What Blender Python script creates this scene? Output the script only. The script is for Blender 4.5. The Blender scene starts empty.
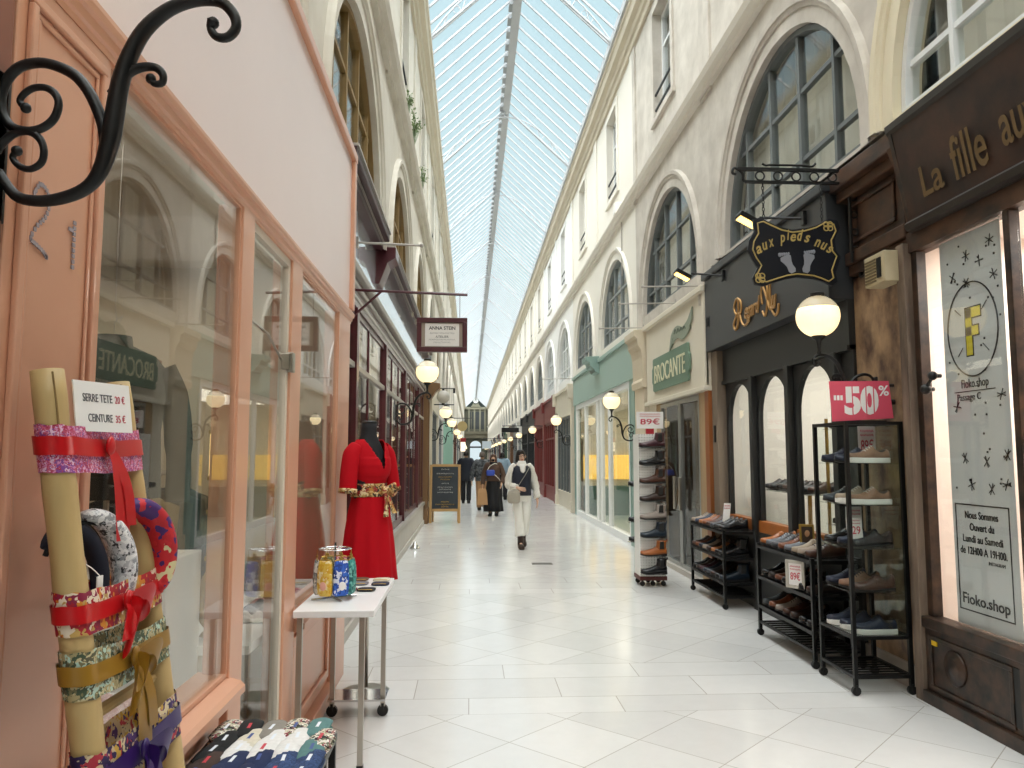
import bpy, math, random
from math import pi, sin, cos, radians
from mathutils import Vector, Matrix, Euler
RND = random.Random(11)
SC = bpy.context.scene
COL = SC.collection
ORD = ('first second third fourth fifth sixth seventh eighth ninth tenth eleventh twelfth thirteenth fourteenth fifteenth sixteenth '
       'seventeenth eighteenth nineteenth twentieth').split()
ORD += ['twenty-' + o for o in ORD[:9]] + ['thirtieth'] + ['thirty-' + o for o in ORD[:9]]

# ------------------------------------------------------------------ colour and materials
def lin(c):
    if isinstance(c, str):
        c = [int(c[i:i + 2], 16) / 255 for i in (0, 2, 4)]
    return tuple(x / 12.92 if x <= .04045 else ((x + .055) / 1.055) ** 2.4 for x in c) + (1,)

MATS = {}
def mat(name, col, rough=.5, metal=0., var=0., scale=6., bump=0., bscale=None, col2=None, spec=.5, coat=0., stretch=None):
    """Principled material; var mixes the colour with col2 (or a darker self) by a noise in object space."""
    if name in MATS:
        return MATS[name]
    m = bpy.data.materials.new(name); m.use_nodes = True
    nt = m.node_tree; N = nt.nodes; L = nt.links
    b = N['Principled BSDF']
    b.inputs['Roughness'].default_value = rough
    b.inputs['Metallic'].default_value = metal
    b.inputs['Specular IOR Level'].default_value = spec
    b.inputs['Coat Weight'].default_value = coat
    b.inputs['Base Color'].default_value = lin(col)
    if var or bump:
        tc = N.new('ShaderNodeTexCoord'); mp = N.new('ShaderNodeMapping')
        L.new(tc.outputs['Object'], mp.inputs[0])
        if stretch: mp.inputs['Scale'].default_value = stretch
    if var:
        nz = N.new('ShaderNodeTexNoise'); nz.inputs['Scale'].default_value = scale
        nz.inputs['Detail'].default_value = 6; nz.inputs['Roughness'].default_value = .6
        L.new(mp.outputs[0], nz.inputs['Vector'])
        rp = N.new('ShaderNodeValToRGB')
        rp.color_ramp.elements[0].position = .35; rp.color_ramp.elements[1].position = .68
        c = lin(col); d = lin(col2) if col2 else tuple(x * .55 for x in c[:3]) + (1,)
        rp.color_ramp.elements[0].color = tuple(c[i] * (1 - var) + d[i] * var for i in range(3)) + (1,)
        rp.color_ramp.elements[1].color = c
        L.new(nz.outputs['Fac'], rp.inputs[0]); L.new(rp.outputs[0], b.inputs['Base Color'])
    if bump:
        nb = N.new('ShaderNodeTexNoise'); nb.inputs['Scale'].default_value = bscale or scale * 4
        nb.inputs['Detail'].default_value = 4
        L.new(mp.outputs[0], nb.inputs['Vector'])
        bp = N.new('ShaderNodeBump'); bp.inputs['Strength'].default_value = bump; bp.inputs['Distance'].default_value = .01
        L.new(nb.outputs['Fac'], bp.inputs['Height']); L.new(bp.outputs[0], b.inputs['Normal'])
    MATS[name] = m
    return m

def emit(name, col, strength, base=None):
    if name in MATS: return MATS[name]
    m = mat(name, base or col, .4)
    b = m.node_tree.nodes['Principled BSDF']
    b.inputs['Emission Color'].default_value = lin(col); b.inputs['Emission Strength'].default_value = strength
    return m

def glass(name, tint=(1, 1, 1), refl=1.6, rough=0.0, base=0.0, milk=0.0, milkcol=(.9, .95, .95)):
    """Thin pane: see-through plus a mirror share that rises at grazing angles."""
    if name in MATS: return MATS[name]
    m = bpy.data.materials.new(name); m.use_nodes = True
    nt = m.node_tree; N = nt.nodes; L = nt.links
    N.remove(N['Principled BSDF']); out = N['Material Output']
    tr = N.new('ShaderNodeBsdfTransparent'); tr.inputs[0].default_value = (*tint, 1)
    gl = N.new('ShaderNodeBsdfGlossy'); gl.inputs['Roughness'].default_value = rough
    lw = N.new('ShaderNodeLayerWeight'); lw.inputs['Blend'].default_value = .5
    fr = N.new('ShaderNodeMath'); fr.operation = 'POWER'; fr.inputs[1].default_value = 5
    L.new(lw.outputs['Facing'], fr.inputs[0])
    ml = N.new('ShaderNodeMath'); ml.operation = 'MULTIPLY_ADD'; ml.use_clamp = True
    ml.inputs[1].default_value = refl; ml.inputs[2].default_value = base
    L.new(fr.outputs[0], ml.inputs[0])
    mx = N.new('ShaderNodeMixShader'); L.new(ml.outputs[0], mx.inputs[0])
    src = tr
    if milk:
        tl = N.new('ShaderNodeBsdfTranslucent'); tl.inputs[0].default_value = (*milkcol, 1)
        m2 = N.new('ShaderNodeMixShader'); m2.inputs[0].default_value = milk
        L.new(tr.outputs[0], m2.inputs[1]); L.new(tl.outputs[0], m2.inputs[2]); src = m2
    L.new(src.outputs[0], mx.inputs[1]); L.new(gl.outputs[0], mx.inputs[2])
    L.new(mx.outputs[0], out.inputs[0])
    MATS[name] = m
    return m

# ------------------------------------------------------------------ objects
ORG = {}
def tag(o, label=None, cat=None, group=None, kind=None):
    if label: o['label'] = label
    if cat: o['category'] = cat
    if group: o['group'] = group
    if kind: o['kind'] = kind
    return o

def thing(name, label, cat, loc=(0, 0, 0), rz=0, group=None, rot=None):
    o = bpy.data.objects.new(name, None); COL.objects.link(o)
    o.empty_display_size = .1
    o.location = loc; o.rotation_euler = rot or (0, 0, rz)
    ORG[o.name] = Vector(loc)
    return tag(o, label, cat, group)

def dup(o, loc=None, rz=None, label=None, group=None, parent=None, mats=None):
    """Copy of a thing with copies of its parts and sub-parts (mesh data shared)."""
    c = o.copy(); COL.objects.link(c)
    if parent is not None: c.parent = parent
    for ch in list(o.children): dup(ch, parent=c)
    if loc is not None: c.location = loc; ORG[c.name] = Vector(loc)
    if rz is not None: c.rotation_euler = (0, 0, rz)
    if label: c['label'] = label
    if group: c['group'] = group
    return c

class MB:
    def __init__(s): s.v = []; s.f = []
    def add(s, vs, fs):
        n = len(s.v); s.v += [tuple(p) for p in vs]; s.f += [tuple(i + n for i in f) for f in fs]; return s
    def box(s, x0, x1, y0, y1, z0, z1):
        x0, x1 = min(x0, x1), max(x0, x1); y0, y1 = min(y0, y1), max(y0, y1); z0, z1 = min(z0, z1), max(z0, z1)
        return s.add([(x0, y0, z0), (x1, y0, z0), (x1, y1, z0), (x0, y1, z0), (x0, y0, z1), (x1, y0, z1), (x1, y1, z1), (x0, y1, z1)],
                     [(0, 3, 2, 1), (4, 5, 6, 7), (0, 1, 5, 4), (1, 2, 6, 5), (2, 3, 7, 6), (3, 0, 4, 7)])
    def obox(s, c, sz, M=None):
        hx, hy, hz = sz[0] / 2, sz[1] / 2, sz[2] / 2; c = Vector(c); M = M or Matrix.Identity(3)
        vs = [c + M @ Vector((a * hx, b * hy, d * hz)) for d in (-1, 1) for a, b in ((-1, -1), (1, -1), (1, 1), (-1, 1))]
        return s.add(vs, [(0, 3, 2, 1), (4, 5, 6, 7), (0, 1, 5, 4), (1, 2, 6, 5), (2, 3, 7, 6), (3, 0, 4, 7)])
    def prism(s, poly, fn, t0, t1):
        """poly of (a,b); fn(a,b,t)->xyz; closed solid between t0 and t1."""
        n = len(poly)
        vs = [fn(a, b, t0) for a, b in poly] + [fn(a, b, t1) for a, b in poly]
        fs = [tuple(range(n)), tuple(range(2 * n - 1, n - 1, -1))]
        fs += [(i, i + n, (i + 1) % n + n, (i + 1) % n) for i in range(n)]
        return s.add(vs, fs)
    def loft(s, rings, closed=True, cap=True):
        n = len(rings[0]); vs = [p for r in rings for p in r]; fs = []
        m = n if closed else n - 1
        for i in range(len(rings) - 1):
            for j in range(m):
                k = (j + 1) % n
                fs.append((i * n + j, i * n + k, (i + 1) * n + k, (i + 1) * n + j))
        if cap and closed:
            fs.append(tuple(range(n - 1, -1, -1))); fs.append(tuple(range((len(rings) - 1) * n, len(rings) * n)))
        return s.add(vs, fs)
    def tube(s, path, r, sides=8, closed=False, cap=True, flat=1.0):
        P = [Vector(p) for p in path]; n = len(P)
        rr = r if isinstance(r, (list, tuple)) else [r] * n
        rings = []; up = None
        for i in range(n):
            a = P[i - 1] if (i or closed) else P[i]; b = P[(i + 1) % n] if (i < n - 1 or closed) else P[i]
            t = (b - a).normalized() if (b - a).length > 1e-9 else Vector((0, 0, 1))
            if up is None:
                up = Vector((0, 0, 1)) if abs(t.z) < .9 else Vector((1, 0, 0))
            u = (up - t * up.dot(t))
            u = u.normalized() if u.length > 1e-6 else t.orthogonal().normalized()
            w = t.cross(u); up = u
            rings.append([P[i] + (u * cos(2 * pi * k / sides) + w * sin(2 * pi * k / sides) * flat) * rr[i] for k in range(sides)])
        if closed: rings.append(rings[0])
        return s.loft(rings, True, cap and not closed)
    def bar(s, a, b, r, sides=8): return s.tube([a, b], r, sides)
    def lathe(s, prof, c=(0, 0, 0), seg=16, M=None):
        c = Vector(c); M = M or Matrix.Identity(3)
        rings = [[c + M @ Vector((max(r, 1e-4) * cos(2 * pi * k / seg), max(r, 1e-4) * sin(2 * pi * k / seg), z)) for k in range(seg)] for r, z in prof]
        return s.loft(rings)
    def ball(s, c, r, seg=12, rings=8, sc=(1, 1, 1)):
        c = Vector(c); rs = []
        for i in range(rings + 1):
            a = -pi / 2 + pi * i / rings; q = max(cos(a), 1e-3)
            rs.append([c + Vector((r * sc[0] * q * cos(2 * pi * k / seg), r * sc[1] * q * sin(2 * pi * k / seg), r * sc[2] * sin(a))) for k in range(seg)])
        return s.loft(rs)
    def build(s, name, m, parent=None, smooth=False, bevel=0., world=True, sub=0, solid=0.):
        off = Vector((0, 0, 0))
        if parent is not None and world:
            p = parent
            while p.parent is not None: p = p.parent
            off = ORG.get(p.name, Vector((0, 0, 0)))
        me = bpy.data.meshes.new(name)
        me.from_pydata([tuple(Vector(v) - off) for v in s.v], [], s.f)
        me.update()
        if smooth: me.polygons.foreach_set('use_smooth', [True] * len(me.polygons))
        if m is not None:
            for k in (m if isinstance(m, (list, tuple)) else [m]): me.materials.append(k)
        o = bpy.data.objects.new(name, me); COL.objects.link(o)
        if parent is not None: o.parent = parent
        if solid:
            q = o.modifiers.new('solid', 'SOLIDIFY'); q.thickness = solid; q.offset = 0
        if sub:
            q = o.modifiers.new('sub', 'SUBSURF'); q.levels = sub; q.render_levels = sub
        if bevel:
            q = o.modifiers.new('bevel', 'BEVEL'); q.width = bevel; q.segments = 2; q.limit_method = 'ANGLE'; q.angle_limit = radians(40)
        return o

def struct(mb, name, m, parent=None, **k):
    o = mb.build(name, m, parent, **k)
    if parent is None: o['kind'] = 'structure'
    return o

def sempty(name, loc=(0, 0, 0)):
    o = bpy.data.objects.new(name, None); COL.objects.link(o); o.location = loc; ORG[o.name] = Vector(loc); o['kind'] = 'structure'
    return o

def text_mesh(body, size=1., extrude=.002, shear=0., bold=0., spacing=1.):
    cu = bpy.data.curves.new('lettering', 'FONT'); cu.body = body; cu.size = size; cu.extrude = extrude
    cu.shear = shear; cu.offset = bold; cu.space_character = spacing; cu.align_x = 'CENTER'; cu.align_y = 'CENTER'; cu.resolution_u = 4
    o = bpy.data.objects.new('lettering', cu); COL.objects.link(o)
    dg = bpy.context.evaluated_depsgraph_get()
    me = bpy.data.meshes.new_from_object(o.evaluated_get(dg))
    bpy.data.objects.remove(o); bpy.data.curves.remove(cu)
    return me

def lettering(name, body, c, right, up, m, parent, size=None, width=None, height=None, extrude=.002, shear=0., bold=0., spacing=1.):
    """Flat raised letters centred at c; right/up are the unit vectors of the writing."""
    me = text_mesh(body, 1., 0.0, shear, bold, spacing)
    xs = [v.co.x for v in me.vertices]; ys = [v.co.y for v in me.vertices]
    w = max(xs) - min(xs); h = max(ys) - min(ys); cx = (max(xs) + min(xs)) / 2; cy = (max(ys) + min(ys)) / 2
    sx = (width / w) if width else None; sy = (height / h) if height else None
    if size: sx = sy = size
    sx = sx or sy; sy = sy or sx
    R = Vector(right).normalized(); U = Vector(up).normalized(); Nn = R.cross(U)
    mb = MB()
    p = [Vector(c) + R * ((v.co.x - cx) * sx) + U * ((v.co.y - cy) * sy) for v in me.vertices]
    fs = [tuple(f.vertices) for f in me.polygons]
    n = len(p)
    edges = {}
    for f in fs:
        for i in range(len(f)):
            a, b = f[i], f[(i + 1) % len(f)]
            if (b, a) in edges: del edges[(b, a)]
            else: edges[(a, b)] = 1
    vs = [q + Nn * extrude for q in p] + p
    mb.add(vs, fs + [tuple(i + n for i in reversed(f)) for f in fs] + [(a, a + n, b + n, b) for a, b in edges])
    bpy.data.meshes.remove(me)
    return mb.build(name, m, parent)

def squiggle(mb, c, right, up, width, h, n=14, r=.0015, seed=0):
    """A line of handwriting too small to read: a wavy stroke."""
    q = random.Random(seed); c = Vector(c); R_ = Vector(right); U = Vector(up)
    pts = []
    for i in range(n * 2 + 1):
        t = i / (n * 2) - .5
        pts.append(c + R_ * (t * width) + U * ((1 if i % 2 else -1) * h * (.25 + .25 * q.random())))
    mb.tube(pts, r, 4)

def spline(pts, n=6):
    """Catmull-Rom through the points."""
    P = [Vector(p) for p in pts]; out = []
    for i in range(len(P) - 1):
        p0 = P[max(i - 1, 0)]; p1 = P[i]; p2 = P[i + 1]; p3 = P[min(i + 2, len(P) - 1)]
        for k in range(n):
            t = k / n
            out.append(.5 * ((2 * p1) + (p2 - p0) * t + (2 * p0 - 5 * p1 + 4 * p2 - p3) * t * t + (3 * p1 - p0 - 3 * p2 + p3) * t ** 3))
    out.append(P[-1]); return out

def lerp(a, b, t): return a + (b - a) * t
def interp(tab, x):
    for (a, u), (b, w) in zip(tab, tab[1:]):
        if x <= b: return lerp(u, w, (x - a) / (b - a) if b > a else 0)
    return tab[-1][1]
def ell(c, rx, ry, n=16, M=None, p=1.0):
    c = Vector(c); out = []
    for k in range(n):
        a = 2 * pi * k / n; ca, sa = cos(a), sin(a)
        v = Vector((rx * math.copysign(abs(ca) ** p, ca), ry * math.copysign(abs(sa) ** p, sa), 0))
        out.append(c + (M @ v if M else v))
    return out
# ------------------------------------------------------------------ camera, daylight
cam = bpy.data.objects.new('camera', bpy.data.cameras.new('camera')); COL.objects.link(cam)
cam.location = (0, 0, 1.6); cam.rotation_euler = (radians(90 + 5.268), 0, radians(-3.109))
cam.data.sensor_width = 36; cam.data.lens = 770 * 36 / 1024; cam.data.clip_start = .05; cam.data.clip_end = 400
SC.camera = cam
w = bpy.data.worlds.new('sky'); SC.world = w; w.use_nodes = True
bg = w.node_tree.nodes['Background']
tcw = w.node_tree.nodes.new('ShaderNodeTexCoord'); spw = w.node_tree.nodes.new('ShaderNodeSeparateXYZ'); rpw = w.node_tree.nodes.new('ShaderNodeValToRGB')
w.node_tree.links.new(tcw.outputs['Generated'], spw.inputs[0]); w.node_tree.links.new(spw.outputs['Z'], rpw.inputs[0]); w.node_tree.links.new(rpw.outputs[0], bg.inputs[0])
rpw.color_ramp.elements[0].position = .05; rpw.color_ramp.elements[0].color = lin('dcecf1')
rpw.color_ramp.elements[1].position = .75; rpw.color_ramp.elements[1].color = lin('c9edf9')
bg.inputs[1].default_value = 1.0
def sun(name, rot, strength, angle, col):
    l = bpy.data.lights.new(name, 'SUN'); l.energy = strength; l.angle = radians(angle); l.color = col
    o = bpy.data.objects.new(name, l); COL.objects.link(o); o.rotation_euler = [radians(a) for a in rot]; return o
sun('soft_daylight', (12, -6, 0), 13.0, 110, (1, .985, .965))
def area(name, loc, rot, sx, sy, energy, col=(1, .95, .88)):
    l = bpy.data.lights.new(name, 'AREA'); l.shape = 'RECTANGLE'; l.size = sx; l.size_y = sy; l.energy = energy; l.color = col
    o = bpy.data.objects.new(name, l); COL.objects.link(o); o.location = loc; o.rotation_euler = [radians(a) for a in rot]; return o
SC.view_settings.view_transform = 'Standard'; SC.view_settings.look = 'None'; SC.view_settings.gamma = 1; SC.view_settings.exposure = 0
SC.view_settings.use_curve_mapping = False
cy = SC.cycles
cy.max_bounces = 10; cy.diffuse_bounces = 5; cy.glossy_bounces = 4; cy.transmission_bounces = 4; cy.transparent_max_bounces = 20
cy.caustics_reflective = False; cy.caustics_refractive = False; cy.sample_clamp_indirect = 6; cy.use_denoising = True

# ------------------------------------------------------------------ materials of the building
STONE = mat('worn_stone', 'd4cdc3', .85, var=.5, scale=2.2, col2='9c9388', bump=.25, bscale=18)
CREAM = mat('cream_paint', 'e9e4da', .8, var=.14, scale=.9, col2='cdc4b2', bump=.08, bscale=14)
WHITEP = mat('white_paint', 'eeedea', .75, var=.06, scale=1.2)
OCHRE = mat('ochre_paint', 'e3d9c0', .8, var=.15, scale=1.4, col2='c9b98c', bump=.08)
LEFTST = mat('pale_stone', 'dad5ca', .85, var=.4, scale=1.5, col2='b5aa96', bump=.2, bscale=16)
CORN = mat('cornice_stone', 'd6ccb8', .85, var=.25, scale=1.1, col2='aa9d86')
GREYFR = mat('grey_window_paint', '6b7071', .5)
MIDFR = mat('pale_grey_window_paint', '8f9494', .5)
WHITEFR = mat('white_window_paint', 'e4e6e6', .45)
BROWNFR = mat('brown_window_wood', '8f7344', .55, var=.25, scale=5)
CURT = mat('beige_curtain', 'ddd5c8', .9, var=.2, scale=1.2, stretch=(1, 6, 1))
PANE = glass('window_glass', (.95, .97, .96), .6, base=.07)
SHOPG = glass('shop_glass', (.97, .98, .975), .6, base=.105)
ROOFG = glass('roof_glass', (.96, .985, .98), .3, base=.03)
BARW = mat('white_roof_iron', 'c2c5c8', .5)
RIDGE = mat('grey_ridge_iron', '9ea3a6', .6)
DARK = mat('dark_room', '2a2724', .9)
IRON = mat('black_iron', '1c1c1c', .42, metal=.3)

# ------------------------------------------------------------------ floor
def floor_material():
    m = bpy.data.materials.new('pale_marble_tiles'); m.use_nodes = True
    nt = m.node_tree; N = nt.nodes; L = nt.links; b = N['Principled BSDF']
    tc = N.new('ShaderNodeTexCoord'); sp = N.new('ShaderNodeSeparateXYZ'); L.new(tc.outputs['Object'], sp.inputs[0])
    def M(op, a, c=0.0, d=None):
        n = N.new('ShaderNodeMath'); n.operation = op
        for i, q in enumerate((a, c) if d is None else (a, c, d)):
            if hasattr(q, 'node'): L.new(q, n.inputs[i])
            else: n.inputs[i].default_value = q
        return n.outputs[0]
    x, y = sp.outputs['X'], sp.outputs['Y']
    yy = M('SUBTRACT', y, 4.94)
    P = 4.15
    yb = M('MULTIPLY', M('FRACT', M('DIVIDE', yy, P)), P)
    inb = M('LESS_THAN', yb, 1.12)
    xs = M('SUBTRACT', x, .227)
    T = .735
    u = M('DIVIDE', M('ADD', xs, yb), T); v = M('DIVIDE', M('SUBTRACT', xs, yb), T)
    def line(c, wd): return M('GREATER_THAN', M('ABSOLUTE', M('SUBTRACT', M('FRACT', c), .5)), .5 - wd)
    diag = M('MAXIMUM', line(u, .0055), line(v, .0055))
    row = M('ADD', M('GREATER_THAN', yb, .32), M('GREATER_THAN', yb, .76))
    xb = M('ADD', M('DIVIDE', x, .98), M('MULTIPLY', row, .37))
    def near(val): return M('LESS_THAN', M('ABSOLUTE', M('SUBTRACT', yb, val)), .0035)
    band = M('MAXIMUM', line(xb, .0035), M('MAXIMUM', near(.32), near(.76)))
    edge = M('MAXIMUM', near(0.0), near(1.12))
    j = M('MAXIMUM', edge, M('ADD', M('MULTIPLY', inb, band), M('MULTIPLY', M('SUBTRACT', 1.0, inb), diag)))
    cmb = N.new('ShaderNodeCombineXYZ')
    mixu = M('ADD', M('MULTIPLY', inb, M('FLOOR', xb)), M('MULTIPLY', M('SUBTRACT', 1.0, inb), M('FLOOR', u)))
    mixv = M('ADD', M('MULTIPLY', inb, M('ADD', row, 50.0)), M('MULTIPLY', M('SUBTRACT', 1.0, inb), M('FLOOR', v)))
    L.new(mixu, cmb.inputs[0]); L.new(mixv, cmb.inputs[1]); L.new(M('FLOOR', M('DIVIDE', yy, P)), cmb.inputs[2])
    wn = N.new('ShaderNodeTexWhiteNoise'); L.new(cmb.outputs[0], wn.inputs[0])
    nz = N.new('ShaderNodeTexNoise'); nz.inputs['Scale'].default_value = 7; nz.inputs['Detail'].default_value = 8; nz.inputs['Roughness'].default_value = .7
    L.new(tc.outputs['Object'], nz.inputs['Vector'])
    rp = N.new('ShaderNodeValToRGB'); L.new(M('ADD', M('MULTIPLY', wn.outputs['Value'], .45), M('MULTIPLY', nz.outputs['Fac'], .55)), rp.inputs[0])
    rp.color_ramp.elements[0].position = .2; rp.color_ramp.elements[0].color = lin('d9d8d6')
    rp.color_ramp.elements[1].position = .75; rp.color_ramp.elements[1].color = lin('e5e4e2')
    mx = N.new('ShaderNodeMix'); mx.data_type = 'RGBA'
    L.new(j, mx.inputs[0]); L.new(rp.outputs[0], mx.inputs[6]); mx.inputs[7].default_value = lin('b4b0a8')
    L.new(mx.outputs[2], b.inputs['Base Color'])
    L.new(M('ADD', M('MULTIPLY', nz.outputs['Fac'], .10), .10), b.inputs['Roughness'])
    b.inputs['Specular IOR Level'].default_value = .6
    return m
mb = MB(); mb.box(-6, 8, -9, 131, -.1, 0)
struct(mb, 'floor', floor_material())

# ------------------------------------------------------------------ arcade walls
XW = {1: 2.9, -1: -1.0}
PER = 4.15
YC = {1: 6.92, -1: 6.75}              # centre of the bay that holds the first arch in view
AR, SPR, ZB = 1.53, 3.98, 3.9
ZT = 6.0
def arch_path(r, n=22, zb=ZB):
    p = [(-r, zb), (-r, SPR)]
    p += [(-r * cos(pi * i / n), SPR + r * sin(pi * i / n)) for i in range(1, n)]
    p += [(r, SPR), (r, zb)]
    return p
def bay_mesh(side, zw, g0=PER / 2, g1=PER / 2):
    mb = MB(); h = PER / 2
    def q(*p): mb.add([(side * 0, y, z) for y, z in p], [tuple(range(len(p)))])
    q((-g0, zw), (-AR, zw), (-AR, ZT), (-g0, ZT)); q((AR, zw), (g1, zw), (g1, ZT), (AR, ZT)); q((-AR, zw), (AR, zw), (AR, ZB), (-AR, ZB))
    ap = arch_path(AR)[1:-1]
    for a, b in zip(ap, ap[1:]): q(a, b, (b[0], ZT), (a[0], ZT))
    full = arch_path(AR)
    full = full + [full[0]]
    for a, b in zip(full, full[1:]): mb.add([(0, *a), (0, *b), (side * .2, *b), (side * .2, *a)], [(0, 1, 2, 3)])
    prof = [(0, 0), (0, -.012), (.13, -.012), (.135, -.03), (.165, -.04), (.175, -.055), (.225, -.06), (.235, -.03), (.24, 0)]
    n = 24; rings = []
    stations = [(-1, 0, zw), *[(-cos(pi * i / n), sin(pi * i / n), None) for i in range(n + 1)], (1, 0, zw)]
    for cy_, sz_, zf in stations:
        rings.append([(side * d, (AR + r) * cy_, zf if zf is not None else SPR + (AR + r) * sz_) for r, d in prof])
    mb.loft(rings, closed=False, cap=False)
    # attic storey with a rectangular window opening
    W, z0, z1, zt = .52, 6.85, 8.6, 9.3
    q((-h, ZT), (-W, ZT), (-W, zt), (-h, zt)); q((W, ZT), (h, ZT), (h, zt), (W, zt)); q((-W, ZT), (W, ZT), (W, z0), (-W, z0)); q((-W, z1), (W, z1), (W, zt), (-W, zt))
    r4 = [(-W, z0), (W, z0), (W, z1), (-W, z1), (-W, z0)]
    for a, b in zip(r4, r4[1:]): mb.add([(0, *a), (0, *b), (side * .25, *b), (side * .25, *a)], [(0, 1, 2, 3)])
    fr = [(-W - .13, z0 - .1), (W + .13, z0 - .1), (W + .13, z1 + .13), (-W - .13, z1 + .13)]
    mb.box(0, -side * .03, -W - .12, -W, z0, z1 + .12); mb.box(0, -side * .03, W, W + .12, z0, z1 + .12); mb.box(0, -side * .03, -W, W, z1, z1 + .12)
    mb.box(0, -side * .05, -W - .15, W + .15, z0 - .08, z0)
    # shallow pilaster strip between bays
    mb.box(0, -side * .03, -h, -h + .2, ZT, 9.0); mb.box(0, -side * .03, h - .2, h, ZT, 9.0)
    return mb
def window_parts(side, fr):
    d0 = side * .2
    f = MB(); g = MB()
    rr = AR - .005
    def sw(r0, r1, a, b):
        rings = []
        n = 24
        for cy_, sz_, zf in [(-1, 0, ZB), *[(-cos(pi * i / n), sin(pi * i / n), None) for i in range(n + 1)], (1, 0, ZB)]:
            rings.append([(side * dd, r * cy_, zf if zf is not None else SPR + r * sz_) for r, dd in ((r0, a), (r1, a), (r1, b), (r0, b))])
        f.loft(rings)
    sw(rr - .05, rr, .05, .15)
    for y in (-.99, -.33, .33, .99):
        ww = .026 if abs(y) < .5 else .02
        top = SPR + math.sqrt(rr * rr - y * y) - .03
        f.box(side * .07, side * .14, y - ww, y + ww, ZB, top)
    for z in (4.25, 4.88):
        hw = rr - .04 if z <= SPR else math.sqrt(max(rr * rr - (z - SPR) ** 2, .01)) - .03
        f.box(side * .08, side * .13, -hw, hw, z - .02, z + .02)
    f.box(side * .05, side * .15, -rr, rr, ZB, ZB + .06)
    pts = arch_path(rr - .03)
    g.prism(pts, lambda a, b, t: (side * t, a, b), .10, .106)
    c = MB()
    for i in range(24):
        a0 = -1.48 + i * 2.96 / 24; a1 = a0 + 2.96 / 24; k0 = .30 + .03 * (i % 2); k1 = .30 + .03 * ((i + 1) % 2)
        c.add([(side * k0, a0, ZB - .2), (side * k1, a1, ZB - .2), (side * k1, a1, 5.7), (side * k0, a0, 5.7)], [(0, 1, 2, 3)])
    return f, g, c
def attic_parts(side):
    f = MB(); g = MB(); W, z0, z1 = .52, 6.85, 8.6
    f.box(side * .12, side * .2, -W, -W + .07, z0, z1); f.box(side * .12, side * .2, W - .07, W, z0, z1); f.box(side * .12, side * .2, -.04, .04, z0, z1)
    f.box(side * .12, side * .2, -W, W, z0, z0 + .08); f.box(side * .12, side * .2, -W, W, z1 - .07, z1); f.box(side * .13, side * .19, -W, W, 8.05, 8.1)
    g.box(side * .155, side * .161, -W, W, z0, z1)
    r = MB()
    for z in (7.0, 7.25): r.box(-side * .005, side * .02, -W, W, z, z + .03)
    return f, g, r

NB = 29
WROOT = {1: sempty('wall_right'), -1: sempty('wall_left')}
PROTO = {}
def wall_mat(side, k):
    if side == 1:
        return STONE if k in (0, 1) else OCHRE if k == -1 else WHITEP if k in (4, 5) else CREAM
    return LEFTST if k < 6 else (CREAM if k % 3 else LEFTST)
def frame_mat(side, k):
    if side == -1: return BROWNFR if k < 3 else (MIDFR if k % 2 else BROWNFR)
    return WHITEFR if k in (-1, 4, 5, 9) else GREYFR if k in (0, 1) else MIDFR
wn = 0
for side in (1, -1):
    for k in range(-4, NB):
        y = YC[side] + k * PER
        dy = .65 if (side == 1 and k == -1) else 0
        ga = (1.82, PER / 2) if (side == 1 and k == 0) else (PER / 2 + .65, 1.68) if dy else (PER / 2, PER / 2)
        m = wall_mat(side, k)
        zw = 3.87 if k <= 0 or (side == -1 and k <= 3) else 3.45
        key = ('bay', side, m.name, zw, ga)
        if key not in PROTO:
            PROTO[key] = bay_mesh(side, zw, *ga).build('arcade_bay', m, WROOT[side], world=False)
            o = PROTO[key]
        else:
            o = PROTO[key].copy(); COL.objects.link(o)
        o.location = (XW[side], y + dy, 0)
        fm = frame_mat(side, k); key = ('win', side, fm.name)
        wn += 1
        if key not in PROTO:
            r = sempty('window_%d' % wn); f, g, c = window_parts(side, fm)
            f.build('frame', fm, r, world=False); g.build('glass', PANE, r, world=False); c.build('curtain', CURT, r, world=False)
            PROTO[key] = r
        else:
            r = dup(PROTO[key]); r.name = 'window_%d' % wn
        r.location = (XW[side], y + dy, 0)
        wn += 1
        key = ('att', side)
        if key not in PROTO:
            r = sempty('window_%d' % wn); f, g, c = attic_parts(side)
            f.build('frame', WHITEFR, r, world=False); g.build('glass', PANE, r, world=False); c.build('guard_rail', IRON, r, world=False)
            b = MB(); b.box(side * .7, side * .72, -.6, .6, 6.8, 8.7); b.build('curtain', CURT, r, world=False)
            PROTO[key] = r
        else:
            r = dup(PROTO[key]); r.name = 'window_%d' % wn
        r.location = (XW[side], y, 0)
def extr(prof, y0, y1):
    """profile (x,z) run along the passage."""
    mb = MB(); mb.prism(prof, lambda a, b, t: (a, t, b), y0, y1); return mb
Y0, Y1 = -9.0, 127.0
tn = 0
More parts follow.
